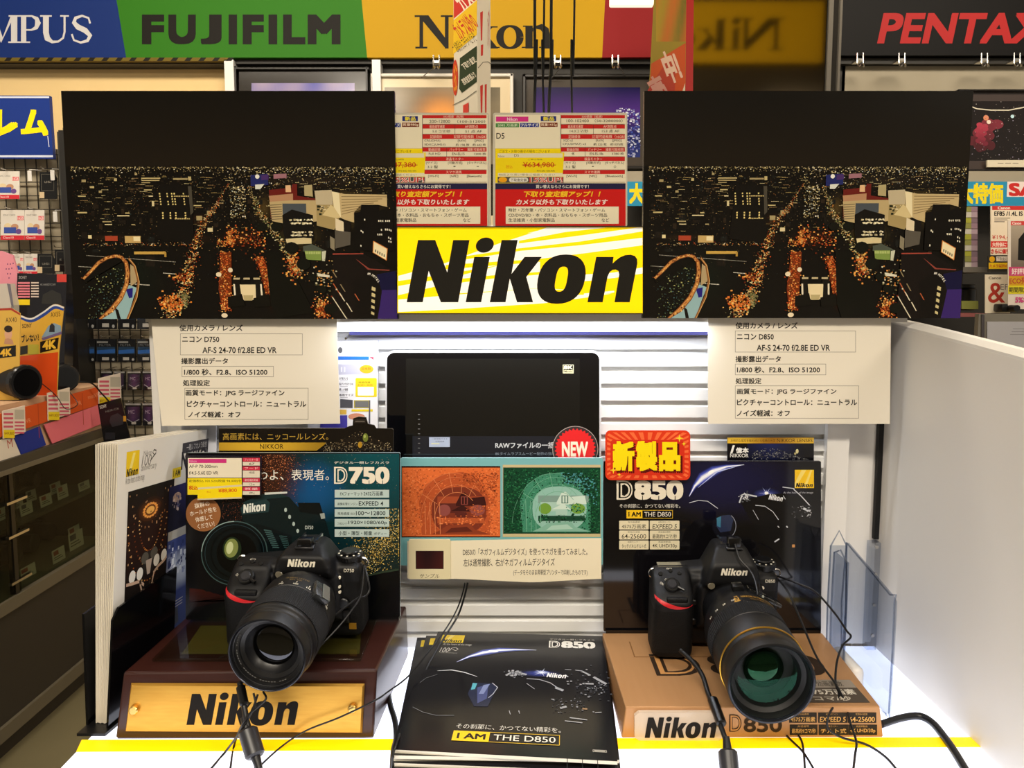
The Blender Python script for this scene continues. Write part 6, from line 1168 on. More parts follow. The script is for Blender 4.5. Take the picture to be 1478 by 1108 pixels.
def cov(pr, srf):
    V = lambda x, y: invert(srf, 100 + x / 4.923, 600 + y / 4.923)
    rnd = random.Random(2)
    def R(x0, y0, x1, y1, c, up=True): a = V(x0, y0); b_ = V(x1, y1); pr.grad(a[0], a[1], b_[0], b_[1], lambda u, v: c, 3, 4)
    R(408, 258, 494, 412, '#e8c21c'); a = V(425, 262); pr.poly([V(420, 400), V(455, 262), V(472, 260), V(440, 398)], '#f0dc7a'); a, c = V(408, 378), V(486, 415); pr.nikon(a[0], a[1], c[0], c[1], '#1a160f')
    a, c = V(530, 250), V(585, 272); pr.T('Nikon', *a, *c, '#8a8478'); a, c = V(516, 285), V(582, 345); pr.T('100', *a, *c, '#5a564e', -.01, .2); pr.stroke([V(575, 320), V(595, 290), (V(615, 265)), V(618, 245), V(603, 240), V(592, 258), V(604, 275)], .006, '#5a564e'); a, c = V(512, 350), V(620, 380); pr.T('anniversary', *a, *c, '#8a8478', 0, .2); a, c = V(400, 436), V(532, 468); pr.T('At the heart of the image', *a, *c, '#8a8478')
    R(806, 195, 1002, 225, '#3c3a40'); a, c = V(835, 203), V(975, 218); pr.T('一眼レフカメラ総合', *a, *c, '#c9c6c4'); a, c = V(800, 255), V(1000, 330); pr.T('NIKKOR', *a, *c, '#24222a', .03); R(735, 375, 790, 432, '#e8cc2a'); a, c = V(740, 388), V(786, 420); pr.T('I AM', *a, *c, '#3a3214', .02)
    x0, y0 = V(418, 540); x1, y1 = V(695, 1430); pr.grad(x0, y0, x1, y1, lambda u, v: mixc('#14100e', '#2c1710', max(0, 1 - abs(v - .35) * 3)), 5, 8)
    XX = lambda u, v: (x0 + (x1 - x0) * u, y0 + (y1 - y0) * v)
    c = XX(.48, .165); W_ = x1 - x0; pr.glow(*c, .3 * W_, .05, '#8a4a1a', '#1a110d', 6); 
    for k in range(16): a = 2 * pi * k / 16; pr.ell(c[0] + .14 * W_ * cos(a), c[1] + .025 * sin(a), .03 * W_, .005, '#f0a04a', n=8, up=False)
    pr.up(); pr.ell(*c, .09 * W_, .014, '#f2b45a', n=14)
    for rr0, ry in ((.42, .24), (.6, .34), (.8, .44)):
        for k in range(26):
            a = pi * (k + .5) / 26; u, v = .5 + rr0 * .5 * cos(a) * 1.2, .2 + ry * sin(a)
            if 0.02 < u < .98 and v < .98: pr.rect(*XX(u - .012, v - .004), *XX(u + .012, v + .004), rnd.choice(['#d98a3c', '#f0c07a', '#a85a24', '#6a3416']), False)
    pr.up(); pr.dots(50, lambda r: XX(r.uniform(.03, .97), r.uniform(.02, .5)), (.002, .006), ['#c99a6a', '#8a5a34'], rnd)
    W_ = x1 - x0; H_ = y1 - y0; pr.ell(*XX(.5, .52), .14 * W_, .08 * H_, '#2a2420'); pr.ell(*XX(.4, .48), .08 * W_, .04 * H_, '#5a544a', n=16); pr.ell(*XX(.6, .47), .08 * W_, .04 * H_, '#5a544a', n=16); pr.poly([XX(.42, .5), XX(.56, .5), XX(.52, .6), XX(.46, .6)], '#b9a594')
    for u, v in ((.14, .565), (.3, .57), (.66, .53), (.83, .52)): pr.ell(*XX(u, v), .068 * W_, .042 * H_, '#ece6da', n=18)
    for L in ([(.02, .6), (.14, .61), (.3, .62), (.4, .66)], [(.6, .61), (.7, .58), (.84, .56), (.9, .54)], [(.3, .62), (.36, .7)], [(.62, .6), (.56, .7)]): pr.stroke([XX(*p) for p in L], .012, '#c9a890')
    pr.dots(40, lambda r: XX(r.uniform(.3, .7), r.uniform(.6, .9)), (.003, .01), ['#3a2a22', '#241a16'], rnd)
    x0, y0 = V(708, 508); x1, y1 = V(1000, 805); pr.grad(x0, y0, x1, y1, lambda u, v: mixc('#141426', '#2c2a7a', max(0, u + .2 - v)), 4, 4); pr.ell(x0 + .1, y0 + .05, .05, .02, '#a88a7a', n=16); pr.dots(30, lambda r: (x0 + r.uniform(.05, .15), y0 + r.uniform(.03, .11)), (.003, .008), ['#8a7a7a', '#4a4a6a', '#c9b0a0'], rnd)
    for k in range(4): a, c = V(700, 830 + k * 16), V(860, 836 + k * 16); pr.rect(*a, *c, '#a9a59c', False)
    pr.up(); x0, y0 = V(695, 895); x1, y1 = V(1000, 1420); pr.grad(x0, y0, x1, y1, lambda u, v: mixc(mixc('#39457c', '#c9d0dc', max(0, 1 - ((u - .3) / .4) ** 2 - ((v - .3) / .18) ** 2)), '#4a5460', max(0, v - .55)), 10, 10)
    pr.dots(50, lambda r: (x0 + r.uniform(.02, .28), y0 + r.uniform(.02, .16)), (.004, .014), ['#8a94b4', '#d8dce4', '#2c3664'], rnd)
    pr.T('E ED', .47, .70, .56, .73, '#3a3a3e', .02); pr.T('70-300mm', .47, .745, .58, .757, '#8a8a8a')
    for k in range(3): pr.rect(.5, .70 + k * .012, .8, .704 + k * .012, '#b5b0a8', False)
    pr.up(); pr.poly([(.62, .74), (.74, .73), (.76, .8), (.62, .81)], '#4a4a50')
t_ = tag(booklet(Vector((0, 0, 0)), .0014, cov).build('brochure', M_PRINT), 'front brochure in the black rack, with the egg picture on its cover', 'brochure', 'brochures in the black rack')
t_['label'] = 'front brochure in the black rack, egg picture and yellow logo on its cover'
for k in range(1, 10):
    tag(booklet(Vector((-.0026 * k, .0003 * k, .0006 * ((k * 7) % 3 - 1))), .0013).build('brochure', M_PRINT), 'brochure standing behind the egg cover in the black rack, only its white edge showing', 'brochure', 'brochures in the black rack')
t = thing('brochure_rack', (-.42, .88, TZ), 'black plastic brochure rack at the left end of the luminous top', 'brochure rack')
b = MB(); o_ = [Vector((-.418, .816, TZ + .003)), Vector((-.402, .94, TZ + .003)), Vector((-.3915, .94, TZ + .134)), Vector((-.4065, .828, TZ + .128)), Vector((-.4085, .818, TZ + .118))]; b.prism(o_, [p + Vector((-.0022, .0003, 0)) for p in o_]); b.build('side_panel', M_BLACKG, t)
b = MB(); o_ = [Vector((-.4425, .823, TZ + .003)), Vector((-.434, .95, TZ + .003)), Vector((-.434, .95, TZ + .125)), Vector((-.444, .83, TZ + .12))]; b.prism(o_, [p + Vector((-.0024, .0003, 0)) for p in o_]); b.build('side_panel', M_BLACKG, t)
b = MB(); o_ = [Vector((-.4455, .806, TZ)), Vector((-.4165, .806, TZ)), Vector((-.3965, .95, TZ)), Vector((-.4365, .95, TZ))]; b.prism([p + Vector((0, 0, .003)) for p in o_], o_); b.build('floor_plate', M_BLACK, t)

# ------------------------------------------------------------------ catalogue pile in the middle
ZC = TZ + .024
def quad_catalog(px, z0, th, artf=None, dx=0, dy=0, rot=0):
    P4 = [PZ(x, y, ZC) for x, y in top_px]; zt = z0 + th; c_ = P4[3].copy(); P4 = [c_ + Matrix.Rotation(radians(rot), 3, 'Z') @ (p - c_) + Vector((dx, dy, zt - ZC)) for p in P4]; mb = MB(); up = Vector((0, 0, 1))
    srf = lambda u, v, h: (P4[0] * (1 - u) * (1 - v) + P4[1] * u * (1 - v) + P4[2] * u * v + P4[3] * (1 - u) * v) + up * (h + .0016 * max(0, v - .8) ** 2 * 10 * (1 - u))
    N = 6; k = N + 1; fr = [srf(i / N, j / N, 0) for j in range(k) for i in range(k)]; bk = [p - up * th for p in fr]; fs = [(j * k + i, j * k + i + 1, (j + 1) * k + i + 1, (j + 1) * k + i) for j in range(N) for i in range(N)]
    mb.add(fr, fs, H('#17171b'), 0, True); mb.add(bk, fs, H('#cfc9ba'), 0, True)
    rim = [(j * k) for j in range(k)] + [N * k + i for i in range(1, k)] + [j * k + N for j in range(N - 1, -1, -1)] + [i for i in range(N - 1, 0, -1)]; m = len(rim)
    mb.add([fr[i] for i in rim] + [bk[i] for i in rim], [(i, (i + 1) % m, m + (i + 1) % m, m + i) for i in range(m)], [H('#d9d2bf')] * 4)
    if artf: artf(Print(srf, eps=8e-6, mb=mb))
    return mb
CO = lambda x, y: (560 + x / 4.347, 900 + y / 4.347)
top_px = [CO(313, 50), CO(1352, 75), CO(1440, 862), CO(30, 792)]
def catart(pr):
    q = [PZ(x, y, ZC) for x, y in top_px]; ex = q[1] - q[0]; ey = q[3] - q[0]
    def UV(x, y):
        p = PZ(*CO(x, y), ZC); u = v = .5
        for _ in range(12):
            f = q[0] * (1 - u) * (1 - v) + q[1] * u * (1 - v) + q[2] * u * v + q[3] * (1 - u) * v - p
            a = (q[1] - q[0]) * (1 - v) + (q[2] - q[3]) * v; c = (q[3] - q[0]) * (1 - u) + (q[2] - q[1]) * u; d = a.x * c.y - a.y * c.x; u -= (f.x * c.y - f.y * c.x) / d; v -= (a.x * f.y - a.y * f.x) / d
        return u, v
    Lp = lambda L: [UV(*p) for p in L]
    def TT(s, x0, y0, x1, y1, c, b_=0., sh=0.): a = UV(x0, (y0 + y1) / 2); e = UV(x1, (y0 + y1) / 2); m0 = UV((x0 + x1) / 2, y0)[1]; m1 = UV((x0 + x1) / 2, y1)[1]; pr.T(s, a[0], m0, e[0], m1, c, b_, sh)
    a, c = UV(345, 68), UV(470, 118); a = (max(.012, a[0]), a[1]); pr.rect(a[0], a[1], c[0], c[1], '#e6c81e'); pr.poly([(a[0] + .02, c[1]), (a[0] + .05, a[1]), (a[0] + .075, a[1]), (a[0] + .035, c[1])], '#f0dd70'); pr.nikon(a[0] + .008, c[1] - (c[1] - a[1]) * .42, c[0] - .008, c[1] - .004, '#1a160e')
    TT('At the heart of the image', 345, 122, 525, 138, '#b5b2aa'); TT('100', 325, 148, 385, 178, '#b5b2aa', 0, .2); TT('anniversary', 325, 178, 436, 186, '#8a8880'); pr.stroke(Lp([(385, 170), (400, 152), (425, 148), (440, 158), (425, 168), (405, 160)]), .004, '#b5b2aa')
    TT('デジタル一眼レフカメラ', 1015, 94, 1295, 104, '#cfccc4'); a, c = UV(1010, 130), UV(1300, 130); dlogo(pr, a[0], UV(1150, 110)[1], c[0], UV(1150, 152)[1], '850', '#dedbd2', '#17171b')
    L = [(430, 240), (510, 205), (600, 180), (700, 165), (800, 162), (930, 165)]
    for k in range(8): w = 1 - k / 8.5; pr.stroke(Lp(L), [.003 * w, .03 * w, .07 * w, .06 * w, .03 * w, .002], c3('#1b1d2c', '#4c5cb4', '#f2f5ff', (k / 7) ** 1.3))
    pr.ell(*UV(660, 172), .03, .012, '#f6f8ff')
    a = UV(950, 312); pr.glow(a[0], a[1], .13, .034, '#3c4a9c', '#17171b', 9); a = UV(965, 306); pr.glow(a[0], a[1], .045, .018, '#c4d0f4', '#333d80', 6)
    st = []
    for k in range(20): r = (.05 if k % 4 == 0 else .024) if k % 2 == 0 else .007; a = UV(965, 305); st.append((a[0] + r * cos(2 * pi * k / 20), a[1] + r * .8 * sin(2 * pi * k / 20)))
    pr.poly(st, '#dfe6fa')
    pr.stroke(Lp([(200, 370), (240, 340), (310, 318)]), .004, '#5a5c60'); pr.stroke(Lp([(310, 295), (400, 290), (480, 305), (560, 332)]), [.002, .007, .007, .002], '#c9ccd0'); pr.stroke(Lp([(155, 522), (220, 555), (300, 575), (415, 575)]), .004, '#6a6c70')
    pr.poly(Lp([(530, 370), (590, 372), (660, 375), (690, 400), (660, 450), (625, 520), (540, 518), (500, 440)]), '#262c44'); pr.poly(Lp([(532, 372), (560, 374), (545, 410), (520, 415)]), '#5aa8b8'); pr.poly(Lp([(560, 400), (630, 380), (620, 470), (560, 500)]), '#48507c'); pr.poly(Lp([(600, 385), (640, 378), (600, 440), (570, 440)]), '#7a86b0'); pr.stroke(Lp([(655, 372), (688, 400), (660, 440), (630, 465)]), .004, '#b5b8c0')
    for P_, w in (([(740, 325), (775, 305), (830, 310), (870, 320)], .014), ([(870, 345), (950, 350), (1020, 372), (1060, 400)], .006), ([(1110, 288), (1150, 290)], .005), ([(1175, 292), (1220, 296)], .006), ([(1220, 300), (1270, 325)], .012), ([(1050, 400), (1100, 420)], .016), ([(1290, 335), (1370, 380)], .016), ([(1220, 376), (1290, 378)], .012), ([(1080, 530), (1120, 520)], .014), ([(870, 375), (920, 410)], .004), ([(1140, 590), (1250, 604)], .007), ([(1110, 610), (1220, 622)], .006), ([(760, 545), (768, 570)], .004), ([(820, 545), (826, 565)], .004), ([(1300, 560), (1340, 556)], .006), ([(1110, 320), (1130, 335)], .008)): pr.stroke(Lp(P_), w, '#9a9ca2')
    pr.dots(110, lambda r: UV(r.gauss(1270, 60), r.gauss(390, 50)), (.002, .006), ['#4a4c52', '#8a8c92', '#2c2e34'], random.Random(3)); pr.dots(60, lambda r: UV(r.gauss(800, 25), r.gauss(315, 10)), (.002, .007), ['#5a5c62', '#a8aab0'], random.Random(4)); pr.dots(60, lambda r: UV(r.uniform(1030, 1230), r.uniform(470, 560)), (.002, .005), ['#4a4c52', '#8a8c92', '#2c2e34'], random.Random(4))
    a = UV(1235, 535); pr.rect(a[0] - .012, a[1] - .005, a[0] + .012, a[1] + .005, '#9a7a5a')
    a, c = UV(995, 325), UV(1120, 325); pr.nikon(a[0], UV(1060, 312)[1], c[0], UV(1060, 340)[1], '#e2e2e4', .06)
    TT('その刹那に、かつてない精彩を。', 425, 640, 1085, 672, '#cfccc4'); a, c = UV(402, 715), UV(1078, 725); iam(pr, a[0], UV(700, 684)[1], c[0], UV(700, 748)[1], .345, .003)
    a, c = UV(1285, 800), UV(1372, 806); pr.frame(a[0], a[1] - .008, c[0], c[1] + .004, .002, '#b5b2aa'); pr.rect(a[0] + .006, a[1] - .004, c[0] - .006, c[1], '#b5b2aa')
N_CAT = 7; lab = {0: 'lowest catalogue', 1: 'second catalogue from the bottom', 2: 'third catalogue from the bottom', 3: 'middle catalogue', 4: 'third catalogue from the top', 5: 'catalogue just under the top one'}
jx = [(.004, -.01, 0), (-.001, -.006, 1), (.003, -.008, .5), (.002, -.005, 1.5), (-.001, -.002, 5.2), (.002, -.004, 3.4), (0, 0, 0)]
th = .024 / N_CAT
for k in range(N_CAT):
    top_ = k == N_CAT - 1
    def under(pr): pr.rect(.03, .03, .1, .1, '#e6c81e')
    m_ = quad_catalog(top_px, ZC - th * (N_CAT - k), th * .96, catart if top_ else under, *jx[k])
    tag(m_.build('catalogue', mat('catalogue_gloss', attr=True, rough=.2, spec=.5)), 'top black camera catalogue of the middle pile, lens picture and yellow slogan' if top_ else lab[k] + ' in the middle pile, its cream edge showing', 'catalogue', 'pile of black camera catalogues')

# ------------------------------------------------------------------ clear holders on the right
M_AC = clear_mat('clear_acrylic_sheet', '#dfe3ea', 1.45)
M_ACE = clear_mat('acrylic_edge', '#ccd2dc', 1.5)
t = thing('acrylic_holder', (.405, .9, TZ), 'empty clear acrylic leaflet holder between the gold base and the end panel', 'acrylic holder')
def clear(pts, th, name):
    b = MB(); b.prism(pts, [p + th for p in pts]); o = b.build(name, M_AC, t); e = MB(); e.tube(pts + [pts[0]], .0011, 5, sub=2); e.build('polished_edge', M_ACE, o)
XA = .402; pp = [PX(1222, 783, XA), PX(1285, 858, XA), PX(1291, 868, XA), PX(1283, 1026, XA), PX(1278, 1030, XA)]; pp[3].z = max(pp[3].z, TZ + .003); pp[4].z = TZ + .001; pp.append(Vector((XA, pp[0].y, TZ + .001))); clear(pp, Vector((.003, 0, 0)), 'side_panel')
XB = .383; pp = [PX(1204, 797, XB), PX(1222, 812, XB)]; pp += [Vector((XB, pp[1].y, TZ + .001)), Vector((XB, pp[0].y, TZ + .001))]; clear(pp, Vector((.003, 0, 0)), 'side_panel')
yb = PX(1222, 783, XA).y; clear([Vector((XB, yb, TZ + .001)), Vector((XA, yb, TZ + .001)), Vector((XA, yb, TZ + .15)), Vector((XB, yb, TZ + .15))], Vector((0, .003, 0)), 'back_panel')
b = MB(); b.bbox(XB + .004, XA - .001, .9, yb - .004, TZ + .001, TZ + .028, .006, 3); b.build('foot_block', M_WMETAL, t)
t = thing('acrylic_strip', (.46, 1.03, TZ), 'clear acrylic strip standing in the corner by the end panel', 'acrylic strip'); b = MB(); b.box(.452, .464, 1.015, 1.028, TZ, TZ + .14); b.build('strip', M_AC, t)
b = MB()
for z in (.02, .06, .1, .135): b.cyl((.458, 1.0145, TZ + z), (.458, 1.012, TZ + z), .0022, 8)
b.build('rivet', M_STEEL, t)

# ================================================================== CAMERAS
from mathutils.bvhtree import BVHTree
M_BODY = mat('camera_body', '#0c0c0e', .5, spec=.35, bump=(900, .25, .0004)); M_GRIP = mat('grip_rubber', '#09090a', .66, spec=.3, bump=(700, .7, .0008)); M_LENS = mat('lens_barrel', '#0d0d0f', .42, spec=.35, bump=(700, .15, .0003)); M_RUB = mat('ring_rubber', '#101114', .62, spec=.3)
M_RIM = mat('lens_rim', '#0e0e10', .2); M_INNER = mat('lens_inner', '#060607', .5); M_RED = mat('red_accent', '#c01f26', .35); M_GOLDR = mat('gold_ring', '#c79a3a', .28, .9); M_LOGO = mat('white_lettering', '#ded8c6', .4); M_BTN = mat('button_black', '#0b0b0c', .3); M_GT = mat('gold_lettering', '#b98f3e', .4, .3)
M_GLG = mat('coated_glass', '#020304', .05, spec=.5, ior=1.6, tint=(.2, .8, .4)); M_GLD = mat('dark_glass', '#020203', .03, spec=.6, ior=1.6, tint=(.8, .85, 1.))
M_GLT = clear_mat('front_element', '#ffffff', 1.5, (.16, .62, .4), .8)
MM = .001
def camera(pose, label, xl, xr, lens, name_txt, zb, zt, lz):
    dz = 0 if lens == 'gold' else -4; Mp, Fp = pose; y_ = (Mp - Fp).normalized(); x_ = y_.cross(Vector((0, 0, 1))).normalized(); z_ = x_.cross(y_)
    Mx = Matrix((x_, y_, z_)).transposed().to_4x4(); Mx.translation = Mp
    t = thing('slr_camera', Mp, label, 'camera', 'display cameras', Mx)
    V3 = lambda L: [Vector(p) * MM for p in L]
    b = MB(); gx = xl + 46
    b.bbox((gx - 16) * MM, xr * MM, 6 * MM, 46 * MM, zb * MM, 34 * MM, 7 * MM, 3); b.bbox((xl + 3) * MM, (gx) * MM, 0, 44 * MM, zb * MM, 34 * MM, 8 * MM, 3)
    secs = [(zb, -22, 3), (zb + 2, -26, 0), (zb + 8, -27.5, -.5), (-10, -26.5, 0), (6, -27, 0), (13 + dz, -26.5, 0), (18 + dz, -23.5, .5), (23 + dz, -17, 1), (28 + dz, -8, 1.5), (32.5 + dz, 1, 2.5), (36 + dz, 9, 4), (38 + dz, 14, 8)]; vs = []; fs = []
    for z, yf, ins in secs:
        for px_, py_ in rr(xl + ins, yf, gx - ins * .4, 22, 11 if yf < -3 else 6.5, 6): vs.append(Vector((px_, py_, z + max(0, py_ + 8) * .12 * (z > 15))) * MM)
    n = len(vs) // len(secs)
    for q in range(len(secs) - 1):
        for j in range(n): fs.append((q * n + j, q * n + (j + 1) % n, (q + 1) * n + (j + 1) % n, (q + 1) * n + j))
    fs += [tuple(range(n - 1, -1, -1)), tuple(len(vs) - n + j for j in range(n))]; b.add(vs, fs)
    b.hull(V3([(-34, -4, 22), (34, -4, 22), (-30, -11, 33), (30, -11, 33), (-27, -9, lz + 6), (27, -9, lz + 6), (-17, 10, zt), (17, 10, zt), (-16, 42, zt - 2), (16, 42, zt - 2), (-36, 46, 24), (36, 46, 24)]), bevel=3.5 * MM, seg=2)
    b.hull(V3([(xl + 10, 12, 24), (-18, 6, 24), (xl + 10, 40, 24), (-18, 40, 24), (xl + 12, 18, 37 + dz), (-18, 12, 43 + dz), (xl + 12, 38, 38 + dz), (-18, 40, 43 + dz)]), bevel=3 * MM); b.hull(V3([(20, 4, 26), (xr - 2, 10, 26), (20, 42, 26), (xr - 2, 42, 26), (20, 8, 42 + dz), (xr - 6, 14, 36 + dz), (20, 40, 43 + dz), (xr - 6, 40, 37 + dz)]), bevel=3 * MM)
    b.lathe([(0, -.006), (.0375, -.006), (.041, .004), (.043, .014), (.0, .016)], 48, Matrix.Rotation(pi / 2, 4, 'X') @ Matrix.Translation((0, 0, -.006)) @ Matrix.Scale(-1, 4, (0, 0, 1)))
    b.hull(V3([(-40, 4, -30), (-40, 4, 26), (40, 4, -30), (40, 4, 26), (-34, -3, -24), (-34, -3, 24), (34, -3, -24), (34, -3, 24), (-40, 14, -40), (40, 14, -40)]), bevel=3 * MM)
    me = bpy.data.meshes.new('tmp'); me.from_pydata([tuple(v) for v in b.v], [], b.f); o = bpy.data.objects.new('tmp', me); COL.objects.link(o)
    md = o.modifiers.new('r', 'REMESH'); md.mode = 'VOXEL'; md.voxel_size = 1.25 * MM
    dg = bpy.context.evaluated_depsgraph_get(); m2 = bpy.data.meshes.new_from_object(o.evaluated_get(dg)); bm = bmesh.new(); bm.from_mesh(m2)
    for _ in range(5): bmesh.ops.smooth_vert(bm, verts=bm.verts, factor=.5, use_axis_x=True, use_axis_y=True, use_axis_z=True)
    bvh = BVHTree.FromBMesh(bm); b = MB(); bm.verts.index_update(); b.v = [v.co.copy() for v in bm.verts]
    for f in bm.faces:
        c = f.calc_center_median() / MM; g = (c.x < gx + 2 and c.z < 6 and c.y < 30) or (c.x > 40 and c.z < 16 and c.z > zb + 8)
        b.f.append(tuple(v.index for v in f.verts)); b.c.append((.05, .05, .05)); b.m.append(1 if g else 0); b.sm.append(True)
    bm.free(); bpy.data.objects.remove(o)
    body = b.build('body', [M_BODY, M_GRIP], t, True)
    def hit(x, z, dflt=0.):
        h = bvh.ray_cast(Vector((x * MM, -.2, z * MM)), Vector((0, 1, 0))); return h[0] if h[0] else Vector((x * MM, dflt, z * MM))
    def top(x, y):
        h = bvh.ray_cast(Vector((x * MM, y * MM, .2)), Vector((0, 0, -1))); return h[0] if h[0] else Vector((x * MM, y * MM, .035))
    FM = lambda x, y, h: hit(x, -y) + Vector((0, -h - .0005, 0))
    pr = Print(FM); pr.nikon(-15.2, -lz - 4.1, 15.2, -lz + 4.1, (1, 1, 1)); pr.T(name_txt, 41, -30, 52, -26.6, (1, 1, 1)); pr.mb.build('lettering', M_LOGO, t, True)
    pr = Print(FM); pts = [(xl + 1.5 + (gx - xl - 4) * k / 16., 0) for k in range(17)]; arc = [(x, -(21 + dz - 12.5 * sin(pi * (.04 + .62 * (k / 16.))) + 2.2 * (k / 16.))) for k, (x, _) in enumerate(pts)]; w = [.8 + 4.6 * sin(pi * min(1, (k + 1.5) / 15.)) * (1 - k / 40.) for k in range(17)]; lanes = [[(x, y + ww * (q / 5. - .5)) for (x, y), ww in zip(arc, w)] for q in range(6)]; pr.h = 3e-4; [pr.poly([A_[i], A_[i + 1], B_[i + 1], B_[i]], (1, 0, 0), False) for A_, B_ in zip(lanes, lanes[1:]) for i in range(16)]; pr.mb.build('red_trim', M_RED, t, True)
    # controls on the grip
    sb = top(gx - 24, -8); sn = Vector((0, -.62, .8)).normalized(); b = MB(); b.cyl(sb - sn * .002, sb + sn * .0045, .0088, 28, bev=.001); b.build('power_ring', M_BTN, t, True); b = MB(); b.cyl(sb + sn * .003, sb + sn * .0064, .0058, 24, bev=.0012); b.build('shutter_button', mat('shutter_grey', '#26262a', .3), t, True)
    b = MB(); L_ = sb + sn * .0035; b.tube([L_ + Vector((.006, -.004, -.001)), L_ + Vector((.0125, -.008, -.003))], .0018, 8); b.build('power_lever', M_BTN, t, True)
    for x, y, r in ((gx - 13, 7, 2.4), (gx - 23, 10, 2.4), (gx - 35, 6, 2.6)): b = MB(); p = top(x, y); b.cyl(p - sn * .001, p + sn * .0016, r * MM, 16, bev=.0004); b.build('control_button', mat('rec_red', '#7a1c1c', .35) if x == gx - 14 else M_BTN, t, True)
    pr = Print(lambda x, y, h: top(x, -y) + Vector((0, -.3 * h, h + .0002))); pr.T('ISO', gx - 27, -14, gx - 21, -12, (1, 1, 1)); pr.T('ON', gx - 37, 4, gx - 33, 6.5, (1, 1, 1), 0, 0, .6); pr.T('OFF', gx - 31, 0, gx - 26, 2.5, (1, 1, 1), 0, 0, .3); pr.mb.build('button_marks', M_LOGO, t, True)
    b = MB(); p = hit(gx - 20, 18 + dz); b.bbox(p.x - .012, p.x + .012, p.y - .0025, p.y + .004, p.z - .003, p.z + .003, .002, 3); b.build('command_dial', M_GRIP, t, True)
    b = MB(); p = hit(-25, 29); b.cyl(p + Vector((0, .001, 0)), p + Vector((0, -.002, 0)), .0042, 20, bev=.0006); b.build('assist_lamp', mat('lamp_lens', '#6a6455', .1, spec=.8), t, True)
    for z, r in ((2, 3.4), (-22, 4.2)): b = MB(); p = hit(-41, z); b.cyl(p + Vector((0, .002, 0)), p + Vector((0, -.003, 0)), r * MM, 18, bev=.0008); b.build('function_button', M_BTN, t, True)
    b = MB(); p = hit(40, -8); b.cyl(p + Vector((0, .002, 0)), p + Vector((0, -.005, 0)), .0062, 22, bev=.001); b.build('release_button', M_BTN, t, True)
    b = MB(); p = hit(41, -24); b.bbox(p.x - .005, p.x + .005, p.y - .004, p.y + .002, p.z - .008, p.z + .008, .002, 2); b.build('focus_switch', M_BTN, t, True)
    b = MB()
    for z in (6, 12, 22): p = hit(37, z); b.cyl(p + Vector((0, .001, 0)), p + Vector((0, -.0012, 0)), .0016, 10)
    b.build('index_dot', M_LOGO, t, True)
    b = MB(); p = top(xr - 15, 26); b.cyl(p - Vector((0, 0, .002)), p + Vector((0, 0, .0065)), .0145, 40, bev=.001); b.ribbed(.0148, p.z, p.z + .0055, 30, .0006, Matrix.Translation((p.x, p.y, 0))); b.cyl(p + Vector((0, 0, .0065)), p + Vector((0, 0, .0095)), .0095, 28, bev=.001); b.build('mode_dial', M_BTN, t, True)
    b = MB()
    for k in range(7): a = pi * (.9 + k * .2); b.cyl(p + Vector((.0115 * cos(a), .0115 * sin(a), .006)), p + Vector((.0115 * cos(a), .0115 * sin(a), .0069)), .0011, 8)
    b.build('dial_marks', M_LOGO, t, True)
    p = top(0, 26); b = MB(); b.box(-.0095, .0095, p.y - .008, p.y + .012, p.z - .001, p.z + .001); b.box(-.0105, -.008, p.y - .008, p.y + .012, p.z, p.z + .003); b.box(.008, .0105, p.y - .008, p.y + .012, p.z, p.z + .003); b.build('hot_shoe', M_STEEL, t, True)
    for x in (xl + 6, xr): b = MB(); c = Vector((x * MM, .024, .030)); b.tube([c + Vector((.0055 * cos(a), 0, .0055 * sin(a))) for a in [2 * pi * k / 10 for k in range(11)]], .0011, 6, sub=2); b.cyl(c + Vector((-.004 if x > 0 else .004, 0, -.003)), c, .003, 10); b.build('strap_lug', M_STEEL, t, True)
    b = MB(); p = hit(xr - 10, zb + 14); b.box(p.x - .004, p.x + .004, p.y - .0006, p.y + .0005, p.z - .0035, p.z + .0035); b.build('format_badge', mat('badge_gold', '#b98a2c', .35, .5), t, True)
    if lens == 'gold':
        b = MB(); p = top(gx - 22, 22); b.box(p.x - .014, p.x + .014, p.y - .006, p.y + .008, p.z - .001, p.z + .0006); b.build('top_display', mat('lcd_grey', '#6e6a5c', .15), t, True)
    # lens
    LM = Matrix.Rotation(pi / 2, 4, 'X'); L = (Fp - Mp).length; k = lambda r, z: (r * MM, z * MM)
    lens_o = None
    def lath(nm, prof, m, par=None, seg=64):
        b = MB(); b.lathe([k(*p) for p in prof], seg, LM); return b.build(nm, m, par or t, True)
    if lens == 'gold':
        T_ = L / MM; s = T_ / 170.
        lo = lath('lens_barrel', [(30, -4), (32.5, 0), (33, 14), (33.6, 28 * s), (36, 36 * s), (39.5, 46 * s), (41.4, 56 * s), (42, 62 * s), (42, 76 * s), (42, 101 * s), (41.4, 101.5 * s), (41.4, 102.5 * s), (42.2, 103 * s), (42.4, 133 * s), (42.0, 134 * s), (41.5, 139 * s), (40.6, 141 * s), (40.6, 144 * s), (41.8, 146 * s), (42.3, 160 * s), (42.6, 168 * s), (42.4, T_), (41, T_ + .6), (39.4, T_ - 1), (38.4, T_ - 5)], M_LENS)
        b = MB(); b.ribbed(.0428, .077 * s, .1 * s, 110, .0006, LM); b.build('zoom_ring', M_RUB, lo, True)
        lath('gold_band', [(42.2, 135 * s), (42.9, 135.4 * s), (42.9, 137 * s), (42.0, 137.4 * s)], M_GOLDR, lo)
        lath('front_rim', [(41.2, T_ + .7), (40.2, T_ + .9), (39.2, T_ - .2), (38.8, T_ - 3)], mat('rim_edge', '#2c2e36', .15, .6), lo)
        lath('inner_ring', [(38.6, T_ - 3), (37.4, T_ - 6), (36.6, T_ - 10), (33.2, T_ - 12.5), (32.5, T_ - 13), (30, T_ - 30), (0, T_ - 31)], M_INNER, lo)
